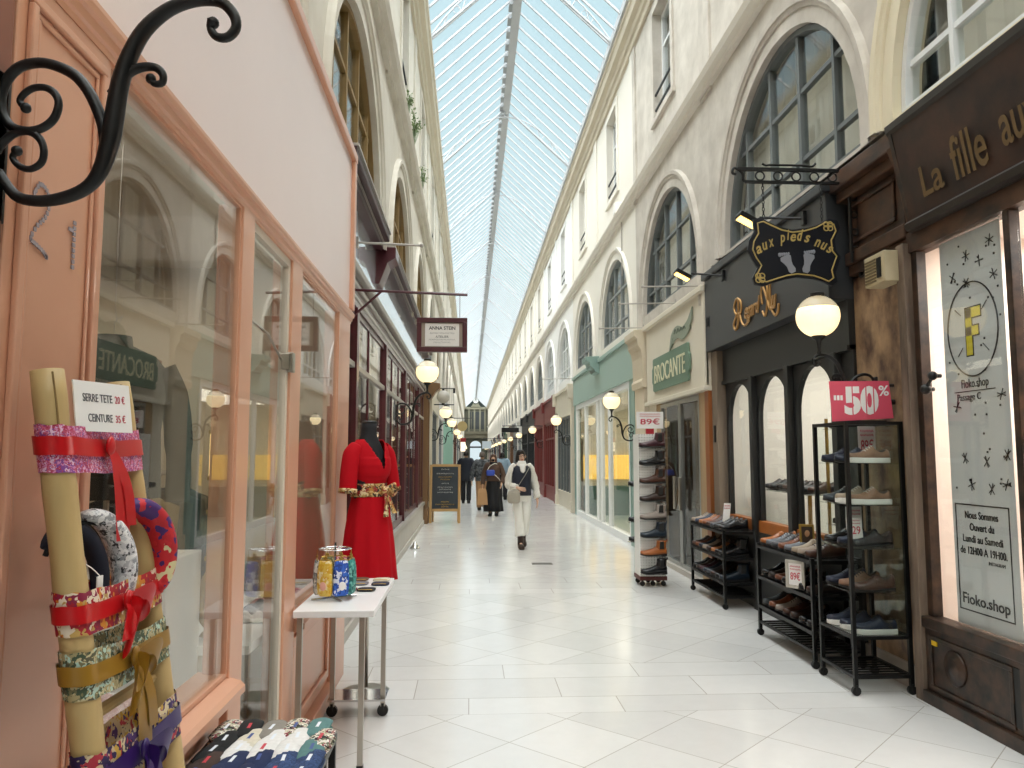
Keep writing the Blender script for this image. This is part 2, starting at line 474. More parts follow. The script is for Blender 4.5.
for side in (1, -1):
    X = XW[side]; s = -side
    p = [(0, 6.05), (.06, 6.05), (.07, 6.09), (.08, 6.10), (.13, 6.11), (.15, 6.15), (.16, 6.17), (.10, 6.2), (0, 6.22)]
    tn += 1; struct(extr([(X + s * a, b) for a, b in p], Y0, Y1), 'trim_%d' % tn, CREAM if side == 1 else LEFTST)
    p = [(0, 8.85), (.05, 8.85), (.06, 8.95), (.1, 8.97), (.12, 9.05), (.2, 9.08), (.22, 9.2), (.25, 9.22), (.25, 9.3), (0, 9.34)]
    tn += 1; struct(extr([(X + s * a, b) for a, b in p], Y0, Y1), 'trim_%d' % tn, CORN)
    # unseen shell behind the arcade, added to keep sky light out
    b = MB(); xo = X + side * 4.2
    b.box(X + side * .02, xo, Y0, Y1, 9.3, 9.4); b.box(xo, xo + side * .1, Y0, Y1, 0, 9.4)
    b.build('sky_block_shell', DARK, WROOT[side])
b = MB(); b.box(-5.3, 7.2, -9.1, -9.0, 0, 11.5); struct(b, 'wall_back', CREAM)

# ------------------------------------------------------------------ glazed roof
ceil = sempty('ceiling')
EL, ER, EZ, RX, RZ = -.80, 2.65, 9.32, .925, 10.95
g = MB()
for (xa, xb) in ((EL, RX), (ER, RX)):
    g.add([(xa, Y0, EZ + .1), (xa, Y1, EZ + .1), (xb, Y1, RZ + .1), (xb, Y0, RZ + .1)], [(0, 1, 2, 3)])
g.build('roof_glass', ROOFG, ceil)
g = MB(); y = Y0
while y < Y1 - .3:
    for xe in (EL, ER):
        hw = .016
        g.add([(xe, y - hw, EZ), (xe, y + hw, EZ), (RX, y + hw, RZ), (RX, y - hw, RZ), (xe, y - hw, EZ + .055), (xe, y + hw, EZ + .055), (RX, y + hw, RZ + .055), (RX, y - hw, RZ + .055)],
              [(0, 3, 2, 1), (4, 5, 6, 7), (0, 1, 5, 4), (1, 2, 6, 5), (2, 3, 7, 6), (3, 0, 4, 7)])
    y += .52
g.build('glazing_bars', BARW, ceil)
g = MB(); g.box(RX - .09, RX + .09, Y0, Y1, RZ - .10, RZ + .05); g.box(EL - .06, EL + .04, Y0, Y1, EZ - .03, EZ + .14); g.box(ER - .04, ER + .06, Y0, Y1, EZ - .03, EZ + .14)
g.build('ridge_beam', BARW, ceil)
g = MB(); y = Y0 + .1
while y < Y1:
    g.box(RX - .17, RX - .09, y, y + .3, RZ - .12, RZ - .01); y += .52
g.build('ridge_vents', RIDGE, ceil)
def truss():
    t = MB(); n = 20
    def low(u):
        x = lerp(EL, ER, u); q = abs(u - .5) * 2
        return Vector((x, 0, RZ - .28 - (RZ - EZ - .30) * (q ** 2.0)))
    def up(u):
        q = abs(u - .5) * 2; return Vector((lerp(EL, ER, u), 0, lerp(RZ, EZ, q) - .02))
    pts = [low(i / n) for i in range(n + 1)]
    t.tube(pts, .018, 6)
    for a, b in ((EL, RX), (ER, RX)): t.bar((a, 0, EZ), (b, 0, RZ - .03), .03, 6)
    for i in range(1, n):
        if (up(i / n) - low(i / n)).length > .08:
            t.bar(low(i / n), up((i + (.5 if i % 2 else -.5)) / n), .012, 4)
    for i in (3, 17, 10): t.tube([up(i / n) + (low(i / n) - up(i / n)) * .5 + Vector((.07 * cos(a), 0, .07 * sin(a))) for a in [k * pi / 6 for k in range(12)]], .008, 4, closed=True)
    return t
t0 = None
for k in range(-4, 17):
    if t0 is None: t0 = truss().build('roof_truss', BARW, ceil, world=False); o = t0
    else: o = t0.copy(); COL.objects.link(o)
    o.location = (0, 20.0 + 6.24 * k, 0)
# ------------------------------------------------------------------ shop helpers
def ring(mb, X, s, y0, y1, z0, z1, wd, d):
    """A rectangular moulding standing d proud of the plane x=X (s: direction of the passage)."""
    for a in ((y0, y1, z0, z0 + wd), (y0, y1, z1 - wd, z1), (y0, y0 + wd, z0 + wd, z1 - wd), (y1 - wd, y1, z0 + wd, z1 - wd)):
        mb.box(X, X + s * d, *a)
def room(name, x0, x1, y0, y1, z1, wallm, floorm=None, back=1):
    """Plain inside of a shop: back wall, two ends, ceiling, floor."""
    r = sempty('wall_' + name); t = .03
    b = MB(); b.box(x1, x1 + math.copysign(t, x1), y0, y1, 0, z1); b.box(x0, x1, y0 - t, y0, 0, z1); b.box(x0, x1, y1, y1 + t, 0, z1); b.build('shop_wall', wallm, r)
    b = MB(); b.box(x0, x1, y0, y1, z1, z1 + t); b.build('shop_ceiling', wallm, r)
    if floorm: b = MB(); b.box(x0, x1, y0, y1, .0, .004); b.build('shop_floor', floorm, r)
    return r

PINK = mat('salmon_paint', 'd8a386', .38, var=.14, scale=2.2, col2='b0714f', coat=.25)
PINKF = mat('salmon_sheen_fascia', 'ebdad6', .36, var=.06, scale=1.5, spec=.8)  # salmon paint made paler, its gloss reflection put into the colour
BROWNP = mat('red_brown_paint', '8f5a45', .5, var=.2, scale=2)
BEIGE = mat('beige_plaster', 'bfb29c', .85, var=.12, scale=1.2)
WHITEM = mat('matt_white', 'eeece6', .6)
STEEL = mat('brushed_steel', 'b5b0a6', .32, metal=1.)
CHROME = mat('chrome', 'd8d8d8', .12, metal=1.)
BLACKP = mat('black_plastic', '141414', .45)
BRASS = mat('old_brass', 'b08d45', .35, metal=.8)
PX = -.92
ps = thing('salmon_shopfront', 'salmon pink wooden shopfront with tall glass panes and a blank gloss fascia', 'shopfront', (PX, 3.6, 0))
b = MB()
b.box(PX - .12, PX, -2.2, 5.87, 2.66, 3.86)
b.build('fascia', PINKF, ps)
b = MB(); b.box(PX - .12, PX + .035, -2.2, 5.9, 3.86, 3.93); b.box(PX - .02, PX + .03, 5.81, 5.9, 2.70, 3.86)
b.build('fascia_edge', PINK, ps, bevel=.008)
b = MB(); b.prism([(0, 2.60), (.022, 2.60), (.024, 2.615), (.032, 2.62), (.036, 2.64), (.046, 2.645), (.05, 2.662), (.05, 2.675), (.02, 2.69), (0, 2.69)], lambda a, c, t: (PX + a - .02, t, c), -2.2, 5.9)
b.build('cornice_moulding', PINK, ps)
def panel(y0, y1, z0, z1, nm='panelled_post', p=.0):
    b = MB(); b.box(PX - .1, PX + p, y0, y1, z0, z1); ring(b, PX + p, 1, y0 + .035, y1 - .03, z0 + .08, z1 - .04, .022, .014); ring(b, PX + p, 1, y0 + .065, y1 - .06, z0 + .11, z1 - .07, .012, .008)
    return b.build(nm, PINK, ps, bevel=.004)
pp = panel(1.535, 1.93, 0, 2.60)
b = MB(); b.box(PX - .1, PX + .004, 1.30, 1.525, 0, 2.75); b.build('brown_post', BROWNP, ps, bevel=.006)
for a, c in ((3.09, 3.26), (3.96, 4.20), (5.38, 5.87)):
    b = MB(); b.box(PX - .1, PX + .003, a, c, 0, 2.61); b.build('post', PINK, ps, bevel=.006)
def bay_riser(y0, y1):
    b = MB(); b.box(PX - .1, PX - .03, y0, y1, 0, .68); ring(b, PX - .03, 1, y0 + .06, y1 - .06, .14, .63, .05, .02); b.box(PX - .05, PX + .03, y0, y1, 0, .09)
    b.build('stall_riser', PINK, ps, bevel=.005)
    b = MB(); b.prism([(-.12, .68), (.04, .68), (.06, .695), (.06, .72), (.045, .735), (-.02, .755), (-.12, .77)], lambda a, c, t: (PX + a, t, c), y0 - .02, y1 + .02); b.build('sill', PINK, ps)
    b = MB(); ring(b, PX - .05, 1, y0, y1,   .755, 2.605, .016, .045); b.build('window_frame', PINK, ps)
    b = MB(); b.box(PX - .02, PX - .014, y0 + .012, y1 - .012, .765, 2.595); b.build('window_pane', SHOPG, ps)
bay_riser(1.93, 3.09); bay_riser(4.20, 5.38)
for a, c in ((-2.2, -.6), (-.5, 1.3)): bay_riser(a, c)
b = MB(); ring(b, PX - .05, 1, 3.26, 3.96, .02, 2.6, .04, .04); d = b.build('door', mat('pale_door_frame', 'd9cfc0', .5), ps)
b = MB(); b.box(PX - .03, PX - .024, 3.29, 3.92, .06, 2.57); b.build('door_pane', SHOPG, d)
b = MB(); b.box(PX - .03, PX + .02, 3.93, 3.99, 2.02, 2.12); b.box(PX - .03, PX + .01, 3.9, 3.95, 2.03, 2.11); b.build('door_closer', STEEL, d, bevel=.003)
b = MB(); b.tube([(PX - .03, 3.92, 2.07), (PX - .02, 3.6, 2.16), (PX - .03, 3.3, 2.18)], .006); b.build('closer_arm', STEEL, d)
# blue chalk number on the panel
b = MB(); ch = [(-.03, .075), (-.01, .105), (.02, .1), (.035, .07), (.02, .03), (-.01, 0), (-.035, -.04), (-.01, -.05), (.02, -.06), (.035, -.07)]
for p in spline([Vector((PX + .003, 1.655 + a * .9, 2.085 + c * .85)) for a, c in ch], 3): b.obox(p, (.002, .009, .009))
b.build('chalk_number', mat('blue_chalk', 'a0989e', .9), ps); b = MB()
for i in range(9): b.obox((PX + .003, 1.795, 2.135 - i * .013), (.003, .010, .009))
b.obox((PX + .003, 1.78, 2.115), (.003, .02, .008)); b.build('chalk_number', mat('blue_chalk', 'a0989e', .9), ps)

room('shop_salmon', PX - .1, -3.2, 1.25, 5.8, 3.0, BEIGE, mat('shop_parquet', 'a58a66', .5, var=.3, scale=3))
area('shop_light', (-2.1, 2.7, 2.93), (0, 0, 0), 1.2, 1.6, 17, (1, .93, .82))
area('shop_light', (-2.1, 4.8, 2.93), (0, 0, 0), 1.2, 1.0, 12, (1, .93, .82))

# things inside the salmon shop
dk = thing('display_plinth', 'low white display plinth behind the first big pane of the salmon shop', 'plinth', (-1.45, 2.5, 0))
b = MB(); b.box(-1.85, -1.04, 1.96, 3.04, 0, .69); b.build('plinth_body', WHITEM, dk, bevel=.006)
b = MB(); b.box(-1.88, -1.03, 1.95, 3.05, .69, .715); b.build('plinth_top', WHITEM, dk)
def crumple(name, label, cat, c, sx, sy, h, m, seed, grp=None):
    q = random.Random(seed); b = MB(); n = 14
    for i in range(n):
        for j in range(n):
            pass
    ph = [q.random() * 6 for _ in range(6)]
    def hh(u, v):
        e = max(0, 1 - (2 * u - 1) ** 4) * max(0, 1 - (2 * v - 1) ** 4)
        return e * h * (.45 + .28 * sin(u * 17 + ph[0] + 3 * v) + .27 * sin(v * 19 + ph[1] + 4 * u))
    vs = [(c[0] + (i / n - .5) * sx * (1 + .1 * sin(j)), c[1] + (j / n - .5) * sy * (1 + .12 * sin(i * 1.3)), c[2] + .003 + abs(hh(i / n, j / n))) for i in range(n + 1) for j in range(n + 1)]
    fs = [(i * (n + 1) + j, (i + 1) * (n + 1) + j, (i + 1) * (n + 1) + j + 1, i * (n + 1) + j + 1) for i in range(n) for j in range(n)]
    b.add(vs, fs); o = b.build(name, m, None, smooth=True, solid=.004); tag(o, label, cat, grp); return o
crumple('folded_scarf', 'crumpled dusty pink lace scarf lying on the white plinth behind glass', 'scarf', (-1.22, 2.75, .717), .26, .4, .07, mat('pink_lace', 'b98079', .9, var=.6, scale=40, col2='e8cfc6'), 3)
lamp_y = emit('warm_lamp', 'ffd98a', 3.0)
# jacket on a bust
def bust_jacket(loc, rz, m, label):
    t = thing('hanging_jacket', label, 'jacket', loc, rz)
    b = MB(); rs = []
    for z, rx, ry in ((1.02, .21, .14), (1.15, .205, .14), (1.3, .2, .135), (1.45, .215, .13), (1.56, .22, .11), (1.62, .17, .085), (1.66, .075, .065), (1.7, .07, .06)): rs.append(ell((0, 0, z), rx, ry, 20))
    b.loft(rs); b.build('jacket_body', m, t, smooth=True, world=False)
    for s in (-1, 1):
        b = MB(); b.tube(spline([(s * .19, 0, 1.57), (s * .255, 0, 1.42), (s * .275, -.01, 1.2), (s * .27, -.03, 1.0)], 5), [.065] * 5 + [.06] * 5 + [.052] * 6, 10, flat=1.0); b.build('sleeve', m, t, smooth=True, world=False)
    b = MB(); b.tube(spline([(0, 0, 1.68), (0, 0, 1.76), (.03, 0, 1.79), (.0, 0, 1.82), (0, 0, 2.6)], 4), .0018, 6); b.build('hanging_wire', STEEL, t, world=False)
    b = MB(); b.tube([(-.19, 0, 1.60), (0, 0, 1.68), (.19, 0, 1.60)], .008, 6); b.build('hanger', BROWNP, t, world=False, smooth=True)
    return t
bust_jacket((-1.5, 3.3, .40), radians(35), mat('grey_wool', '3b3a37', .95, var=.3, scale=14), 'dark grey jacket on a hanger behind the salmon shop pane')
rail = thing('clothes_rail', 'steel clothes rail hung with dark coats inside the salmon shop', 'rail', (-1.75, 4.4, 0))
for y in (3.85, 4.95):
    b = MB(); b.bar((-1.75, y, 0), (-1.75, y, 1.5), .014); b.bar((-1.97, y, .02), (-1.73, y, .02), .014); b.build('upright', STEEL, rail)
b = MB(); b.bar((-1.75, 3.85, 1.5), (-1.75, 4.95, 1.5), .014); b.build('crossbar', STEEL, rail)
for i, (c, nm) in enumerate((('23211f', 'black'), ('8a7852', 'khaki'), ('2b221e', 'dark brown'), ('1d2026', 'navy'), ('191919', 'padded black'))):
    t = thing('hanging_coat', '%s coat on a hanger, %s along the steel rail' % (nm, ORD[i]), 'coat', (-1.75, 4.0 + i * .2, 0), 0, 'coats on the rail')
    b = MB(); rs = []
    for z, rx, ry in ((.55, .2, .06), (.9, .2, .055), (1.2, .21, .05), (1.33, .22, .045), (1.38, .1, .04), (1.41, .04, .03)): rs.append(ell((-.0, 0, z), rx, ry, 14))
    b.loft(rs); b.build('coat_body', mat('coat_' + nm, c, .6 if 'pad' in nm else .9), t, smooth=True, world=False)
    b = MB(); b.tube([(0, 0, 1.4), (0, 0, 1.47), (.02, 0, 1.5), (.0, 0, 1.52)], .004, 5); b.build('hanger_hook', STEEL, t, world=False)
cb = thing('white_cabinet', 'white low cabinet standing inside the salmon shop beside the coats', 'cabinet', (-1.45, 3.6, 0))
b = MB(); b.box(-1.68, -1.28, 3.4, 3.82, 0, 1.15); b.build('cabinet_body', WHITEM, cb, bevel=.005)
for i in range(2):
    b = MB(); b.box(-1.67 + i * .2, -1.49 + i * .2, 3.385, 3.4, .08, 1.1); b.build('cabinet_door', WHITEM, cb, bevel=.003)
for i, z in enumerate((1.5, 1.12)):
    wl = thing('wall_lantern', ('upper' if i == 0 else 'lower') + ' yellow glowing glass lantern inside the salmon shop beside the door', 'lamp', (-1.2, 3.84, z), 0)
    b = MB(); b.box(-.05, .05, -.05, .05, 0, .2); b.build('lantern_glass', lamp_y if i == 0 else mat('amber_glass', 'a98b4e', .3), wl, world=False)
    b = MB(); b.box(-.055, .055, -.055, .055, .2, .22); b.box(-.055, .055, -.055, .055, -.02, 0); b.bar((0, 0, -z), (0, 0, 0), .012); b.build('lantern_frame', BRASS, wl, world=False)
gs = thing('gilt_mirror', 'round gilt standing mirror on the shelf behind the salmon shop door', 'mirror', (-1.25, 3.95, .72))
b = MB(); b.tube([(-1.25 + .04 * cos(a), 3.95 + .10 * cos(a), .9 + .14 * sin(a)) for a in [i * pi / 12 for i in range(24)]], .02, 8, closed=True); b.build('gilt_ring', BRASS, gs, smooth=True)
b = MB(); b.lathe([(.07, .72), (.06, .735), (.012, .75), (.012, .78)], (-1.25, 3.95, 0)); b.build('mirror_stand', BRASS, gs, smooth=True)
sh = thing('display_shelf', 'white display shelf inside the salmon shop beyond the door', 'shelf', (-1.3, 4.3, 0))
b = MB(); b.box(-1.7, -1.04, 3.8, 5.3, .66, .7); b.build('shelf_board', WHITEM, sh)
for y in (3.85, 5.25):
    for x in (-1.66, -1.08): b = MB(); b.box(x - .02, x + .02, y - .02, y + .02, 0, .66); b.build('leg', STEEL, sh)
for i in range(6):
    o = crumple('folded_scarf', '%s folded scarf, %s along the shelf inside the salmon shop' % (('white', 'grey', 'black', 'pink', 'cream', 'red')[i], ORD[i]), 'scarf', (-1.2, 4.35 + i * .17, .705), .22, .13, .05, mat('scarf%d' % i, ('e8e4dd', '8e8c88', '2a2828', 'd3a09a', 'e5dcc2', 'a03038')[i], .9, var=.3, scale=30), 20 + i, 'scarves on the shelf')

# ------------------------------------------------------------------ maroon shopfront
MAR = mat('maroon_paint', '4c1720', .35, var=.15, scale=3, coat=.3)
MARD = mat('dark_maroon_wood', '37141a', .45)
GREYM = mat('grey_metal_trim', 'b0aaa2', .4, metal=.4)
PLIN = mat('grey_plinth_stone', 'b9b3aa', .7, var=.2, scale=3)
PALEBL = mat('sky_tinted_panel', 'dde4ee', .12, coat=1.0)  # glossy panel, sky reflection also put into its pale blue colour
MX = -1.10
ms = thing('maroon_shopfront', 'maroon many-paned shopfront on a grey stone plinth beyond the red dress', 'shopfront', (MX, 10, 0))
b = MB(); b.box(MX - .15, MX + .02, 5.9, 18.2, 0, .46); b.box(MX - .15, MX + .045, 5.9, 18.2, .0, .1); b.build('plinth', PLIN, ms, bevel=.006)
b = MB(); b.box(MX - .15, MX + .06, 5.9, 18.2, .46, .52); b.build('sill', GREYM, ms, bevel=.005)
for z0, z1, p in ((3.06, 3.10, .03), (3.16, 3.20, .05), (3.27, 3.34, .08)):
    b = MB(); b.box(MX - .15, MX + p, 5.9, 18.2, z0, z1); b.build('cornice_moulding', GREYM, ms, bevel=.01)
b = MB(); b.box(MX - .15, MX + .02, 5.9, 18.2, 3.0, 3.32); b.build('lintel', MAR, ms)
b = MB(); b.box(MX - .15, MX + .04, 5.9, 18.2, 3.32, 3.86); b.build('fascia', PALEBL, ms)
for y0, y1 in ((5.92, 8.42), (8.92, 18.2)):
    b = MB(); b.box(MX - .1, MX + .2, y0, y1, 3.95, 4.03); b.box(MX - .1, MX + .13, y0, y1, 3.86, 3.95); b.build('top_ledge', MARD, ms, bevel=.01)
    b = MB(); b.box(MX, MX + .215, y0, y1, 4.03, 4.05); b.box(MX, MX + .145, y0, y1, 3.935, 3.95); b.build('ledge_edging', GREYM, ms)
ys = [5.95, 6.7, 7.36, 8.4, 9.9, 10.9, 11.9, 12.9, 13.5, 14.2, 15.2, 16.2, 17.2, 18.14]
for i, y in enumerate(ys):
    wd = .14 if i in (2, 4, 7, 11) else .06
    b = MB(); b.box(MX - .08, MX + (.03 if i in (2, 4, 7, 11) else .0), y - wd / 2, y + wd / 2, .52, 3.0); b.build('mullion', MAR, ms, bevel=.006)
b = MB(); b.box(MX - .06, MX + .012, 5.95, 18.2, 2.42, 2.475); b.build('transom', GREYM, ms, bevel=.006)
b = MB(); b.box(MX - .05, MX, 5.95, 18.2, .52, .62); b.box(MX - .05, MX, 5.95, 18.2, 2.94, 3.0); b.build('window_rail', MAR, ms)
for a, c in zip(ys, ys[1:]):
    b = MB(); b.box(MX - .018, MX - .012, a + .02, c - .02, .56, 2.98); b.build('window_pane', SHOPG, ms)
b = MB(); b.prism([(0, 3.5), (.08, 3.5), (.17, 3.74), (.26, 3.8), (.26, 3.92), (0, 3.92)], lambda a, c, t: (MX + a, t, c), 8.5, 8.86); b.build('corbel', MAR, ms, bevel=.01)
room('shop_maroon', MX - .15, -3.2, 6.0, 18.1, 3.2, mat('cream_shop_wall', 'd9cbb0', .85), mat('shop_parquet', 'a58a66', .5))
area('shop_light', (-2.2, 8.5, 3.1), (0, 0, 0), 1.0, 3, 34, (1, .9, .75)); area('shop_light', (-2.2, 13.5, 3.1), (0, 0, 0), 1.0, 5, 46, (1, .9, .75))
for i in range(4):
    t = thing('dress_form', 'dress form in a pale garment, %s behind the maroon panes' % ORD[i], 'mannequin', (-1.7, 7.2 + i * 1.6, 0), 0, 'dress forms behind the maroon panes')
    b = MB(); b.loft([ell((0, 0, z), rx, ry, 16) for z, rx, ry in ((.75, .2, .18), (.95, .19, .15), (1.15, .13, .1), (1.35, .17, .12), (1.5, .18, .1), (1.56, .06, .05), (1.65, .05, .05))])
    b.build('garment', mat('garment%d' % i, ('d8cdbb', '8d99a3', 'c7a999', '9b9486')[i], .9), t, world=False, smooth=True)
    b = MB(); b.bar((0, 0, 0), (0, 0, .8), .012); b.lathe([(.16, 0), (.16, .015), (.02, .03)]); b.build('stand', STEEL, t, world=False)
# brown wooden pilaster, then a mint green one
WOODP = mat('brown_pilaster_wood', '7d5c3a', .5, var=.3, scale=4, stretch=(1, 1, .2))
pl = thing('wooden_pilaster', 'brown wooden pilaster with scrolled bracket at the far end of the maroon shop', 'pilaster', (-1, 18.5, 0))
b = MB(); b.box(-1.15, -1.0, 18.25, 18.75, 0, 3.1); ring(b, -1.0, 1, 18.3, 18.7, .5, 2.9, .03, .02); b.build('pilaster_shaft', WOODP, pl, bevel=.008)
b = MB(); b.box(-1.15, -.97, 18.22, 18.78, 0, .35); b.build('pilaster_base', WOODP, pl, bevel=.01)
b = MB(); b.prism([(0, 2.9), (.08, 2.95), (.16, 3.1), (.27, 3.18), (.28, 3.3), (0, 3.34)], lambda a, c, t: (-1.0 + a, t, c), 18.3, 18.7); b.build('scrolled_bracket', WOODP, pl, bevel=.01)
pl = thing('mint_post', 'mint green projecting post behind the lit globe beyond the chalkboard', 'post', (-.8, 27.1, 0))
b = MB(); b.box(-1.0, -.6, 26.97, 27.27, .3, 2.75); b.build('pilaster_shaft', mat('mint_paint', '9cc2b0', .5), pl, bevel=.01)
b = MB(); b.box(-1.0, -.57, 26.93, 27.31, 0, .3); b.build('pilaster_base', mat('mint_paint', '9cc2b0', .5), pl, bevel=.01)
SHOPR = glass('shop_glass_clear', (.97, .98, .975), .5, base=.045)
# ------------------------------------------------------------------ black shoe shop
BLK = mat('black_shop_paint', '232424', .45, var=.1, scale=2)
BLK2 = mat('charcoal_fascia', '35373a', .42, var=.08, scale=1.5)
SHX = 3.06
bs = thing('black_shopfront', 'black shoe shopfront with round-headed glazed arches beneath a charcoal fascia', 'shopfront', (SHX, 7.5, 0))
b = MB(); b.box(2.86, 3.1, 5.92, 9.15, 2.84, 3.72); b.build('fascia', BLK2, bs, bevel=.006)
b = MB(); b.box(2.82, 3.1, 5.9, 9.17, 3.72, 3.80); b.build('fascia_cap', BLK2, bs, bevel=.01)
b = MB(); b.box(3.0, 3.1, 5.9, 9.12, 2.44, 2.84); b.box(2.98, 3.1, 5.9, 9.12, 2.43, 2.47); b.build('lintel_board', BLK, bs)
AZ0, AZS = .92, 1.98
for i in range(3):
    yc = 6.62 + .94 * i; hw = .385
    o = MB(); ap = []
    n = 16
    ap = [(yc - hw, AZ0)] + [(yc - hw * cos(pi * k / n), AZS + hw * 1.08 * sin(pi * k / n)) for k in range(n + 1)] + [(yc + hw, AZ0)]
    def q(*p):
        p = [(a, c) for a, c in p]
        o.prism(p, lambda a, c, t: (t, a, c), SHX - .03, SHX + .02)
    y0, y1 = yc - .47, yc + .47
    q((y0, AZ0), (yc - hw, AZ0), (yc - hw, AZS), (yc - hw, 2.44), (y0, 2.44)); q((yc + hw, AZ0), (y1, AZ0), (y1, 2.44), (yc + hw, 2.44), (yc + hw, AZS))
    for a, c in zip(ap[1:-1], ap[2:-1]): q(a, c, (c[0], 2.44), (a[0], 2.44))
    o.build('arched_frame', BLK, bs)
    g = MB(); g.prism(ap, lambda a, c, t: (t, a, c), SHX - .006, SHX); g.build('window_pane', SHOPR, bs)
    o = MB(); o.box(SHX - .09, SHX + .03, y0 - .045, y0 + .045, 0, 2.44); o.build('mullion', BLK, bs, bevel=.006)
    o = MB(); o.box(SHX - .05, SHX + .05, yc - .42, yc + .42, .80, .92); o.build('sill', mat('varnished_wood', 'a35f2a', .35, var=.3, scale=6), bs, bevel=.006)
b = MB(); b.box(SHX - .03, SHX + .02, 5.9, 6.15, .8, 2.44); b.build('blank_panel', BLK, bs)
b = MB(); b.box(SHX - .05, SHX + .04, 5.9, 9.1, 0, .8); b.build('stall_riser', BLK, bs)
b = MB(); b.box(3.0, 3.12, 9.06, 9.14, 0, 2.44); b.build('end_post', BLK, bs)
b = MB(); b.box(2.855, 2.865, 8.98, 9.1, 3.12, 3.26);
for k in range(4): b.box(2.845, 2.86, 9.0 + k * .025, 9.01 + k * .025, 3.14, 3.24)
b.build('air_grille', BLK, bs)
GOLD = mat('gilded_lettering', 'b98d55', .4, metal=.5)
# script lettering and flourishes on the fascia
fx = 2.853
def fpt(u, v): return Vector((fx, 7.5 - u, 3.09 + v * .9))
lt = lettering('gilded_script', 'egard', fpt(-.06, -.03), (0, -1, 0), (0, 0, 1), GOLD, bs, width=.42, height=.22, extrude=.012, shear=.35, bold=.01)
lettering('gilded_script', 'u', fpt(.50, -.06), (0, -1, 0), (0, 0, 1), GOLD, bs, width=.12, height=.13, extrude=.012, shear=.35, bold=.02)
for st in ([(-.52, .0), (-.60, .1), (-.52, .2), (-.4, .15), (-.38, .05), (-.44, -.02), (-.50, -.12), (-.58, -.16), (-.62, -.08), (-.5, .02)], [(-.46, .18), (-.48, -.02), (-.52, -.16)], [(-.44, .02), (-.38, -.1), (-.3, -.16), (-.2, -.14), (-.18, -.05)],
           [(.2, -.02), (.18, .12), (.26, .2), (.34, .12), (.32, -.08), (.26, -.16), (.2, -.1)], [(.24, .16), (.3, .06), (.36, -.06), (.4, -.12)], [(.4, -.12), (.4, .05), (.42, .2), (.5, .22)], [(.42, -.1), (.5, -.2), (.58, -.18), (.6, -.1)]):
    b = MB(); b.tube(spline([fpt(*p) for p in st], 5), .013, 6); b.build('gilded_flourish', GOLD, bs, smooth=True)
WSH = mat('white_shop_wall', 'eeebe4', .8)
room('shop_shoes', SHX + .05, 5.4, 5.2, 9.05, 2.9, WSH, mat('grey_shop_floor', '9a938a', .4))
area('shop_light', (4.2, 7.2, 2.84), (0, 0, 0), 1.4, 2.6, 62, (1, .95, .86))

# ------------------------------------------------------------------ marble pier and its entablature
MARB = mat('brown_veined_marble', 'a98a68', .4, var=1.0, scale=5, col2='43291d', bump=.05, stretch=(1, 1, .7))
BWOOD = mat('old_brown_wood', '5a3c28', .5, var=.95, scale=6, col2='150f0c', stretch=(1, .5, 1))
pr = thing('marble_pier', 'brown veined marble pier with a dark wooden cornice behind the glass shoe case', 'pier', (3.0, 5.5, 0))
b = MB(); b.box(3.05, 3.2, 5.12, 5.9, .16, 3.0); b.build('shaft', MARB, pr, bevel=.01)
b = MB(); b.box(3.03, 3.2, 5.10, 5.92, 0, .17); b.build('pier_base', mat('grey_marble', 'a59b90', .4, var=.5, scale=5), pr, bevel=.01)
b = MB(); b.box(3.02, 3.15, 5.08, 5.9, 3.02, 3.1); b.box(2.99, 3.15, 5.05, 5.9, 3.1, 3.2); b.box(3.03, 3.15, 5.1, 5.9, 3.2, 3.62); ring(b, 3.03, -1, 5.2, 5.85, 3.26, 3.58, .03, .02)
b.build('entablature', BWOOD, pr, bevel=.008)
b = MB(); b.box(2.95, 3.15, 5.02, 6.0, 3.62, 3.70); b.box(2.89, 3.15, 4.98, 6.0, 3.70, 3.84); b.build('cornice', BWOOD, pr, bevel=.012)
b = MB(); b.prism([(3.03, 3.05), (2.99, 3.3), (2.93, 3.6), (2.88, 3.72), (2.98, 3.72), (3.05, 3.4)], lambda a, c, t: (a, t, c), 4.98, 5.05); b.build('scroll_bracket', BWOOD, pr, bevel=.008)
b = MB(); b.box(2.96, 3.12, 5.03, 5.12, 0, 3.05); b.build('side_post', mat('grey_weathered_wood', '94816f', .6, var=.9, scale=5, col2='3a2c24', stretch=(1, 1, .2)), pr, bevel=.006)

# ------------------------------------------------------------------ dark wooden shop with the poster
FX = 3.05
DW = mat('black_brown_wood', '4a3527', .4, var=1.0, scale=9, col2='0f0b09')
fs = thing('brown_shopfront', 'dark brown wooden shopfront with a leaning painted name board', 'shopfront', (FX, 4, 0))
b = MB(); b.prism([(2.97, 3.14), (2.86, 3.80), (3.1, 3.80), (3.1, 3.14)], lambda a, c, t: (a, t, c), -2.5, 4.93); b.build('name_board', mat('scorched_board', '452a1c', .5, var=.95, scale=2.6, col2='1a110d'), fs)
b = MB(); b.prism([(2.97, 3.10), (2.945, 3.11), (2.93, 3.15), (2.95, 3.17), (3.1, 3.17), (3.1, 3.10)], lambda a, c, t: (a, t, c), -2.5, 4.95); b.prism([(2.87, 3.77), (2.845, 3.80), (2.84, 3.845), (3.1, 3.86), (3.1, 3.77)], lambda a, c, t: (a, t, c), -2.5, 4.98)
b.build('board_moulding', mat('worn_black_moulding', '2e2926', .4), fs)
b = MB(); b.prism([(2.985, 3.1), (2.85, 3.82), (3.1, 3.82), (3.1, 3.1)], lambda a, c, t: (a, t, c), 4.93, 4.97); b.build('board_end', DW, fs)
OG = mat('faded_gold_paint', '6e5630', .55, var=.5, scale=12)
ux = Vector((2.86 - 2.97, 0, .66)).normalized()
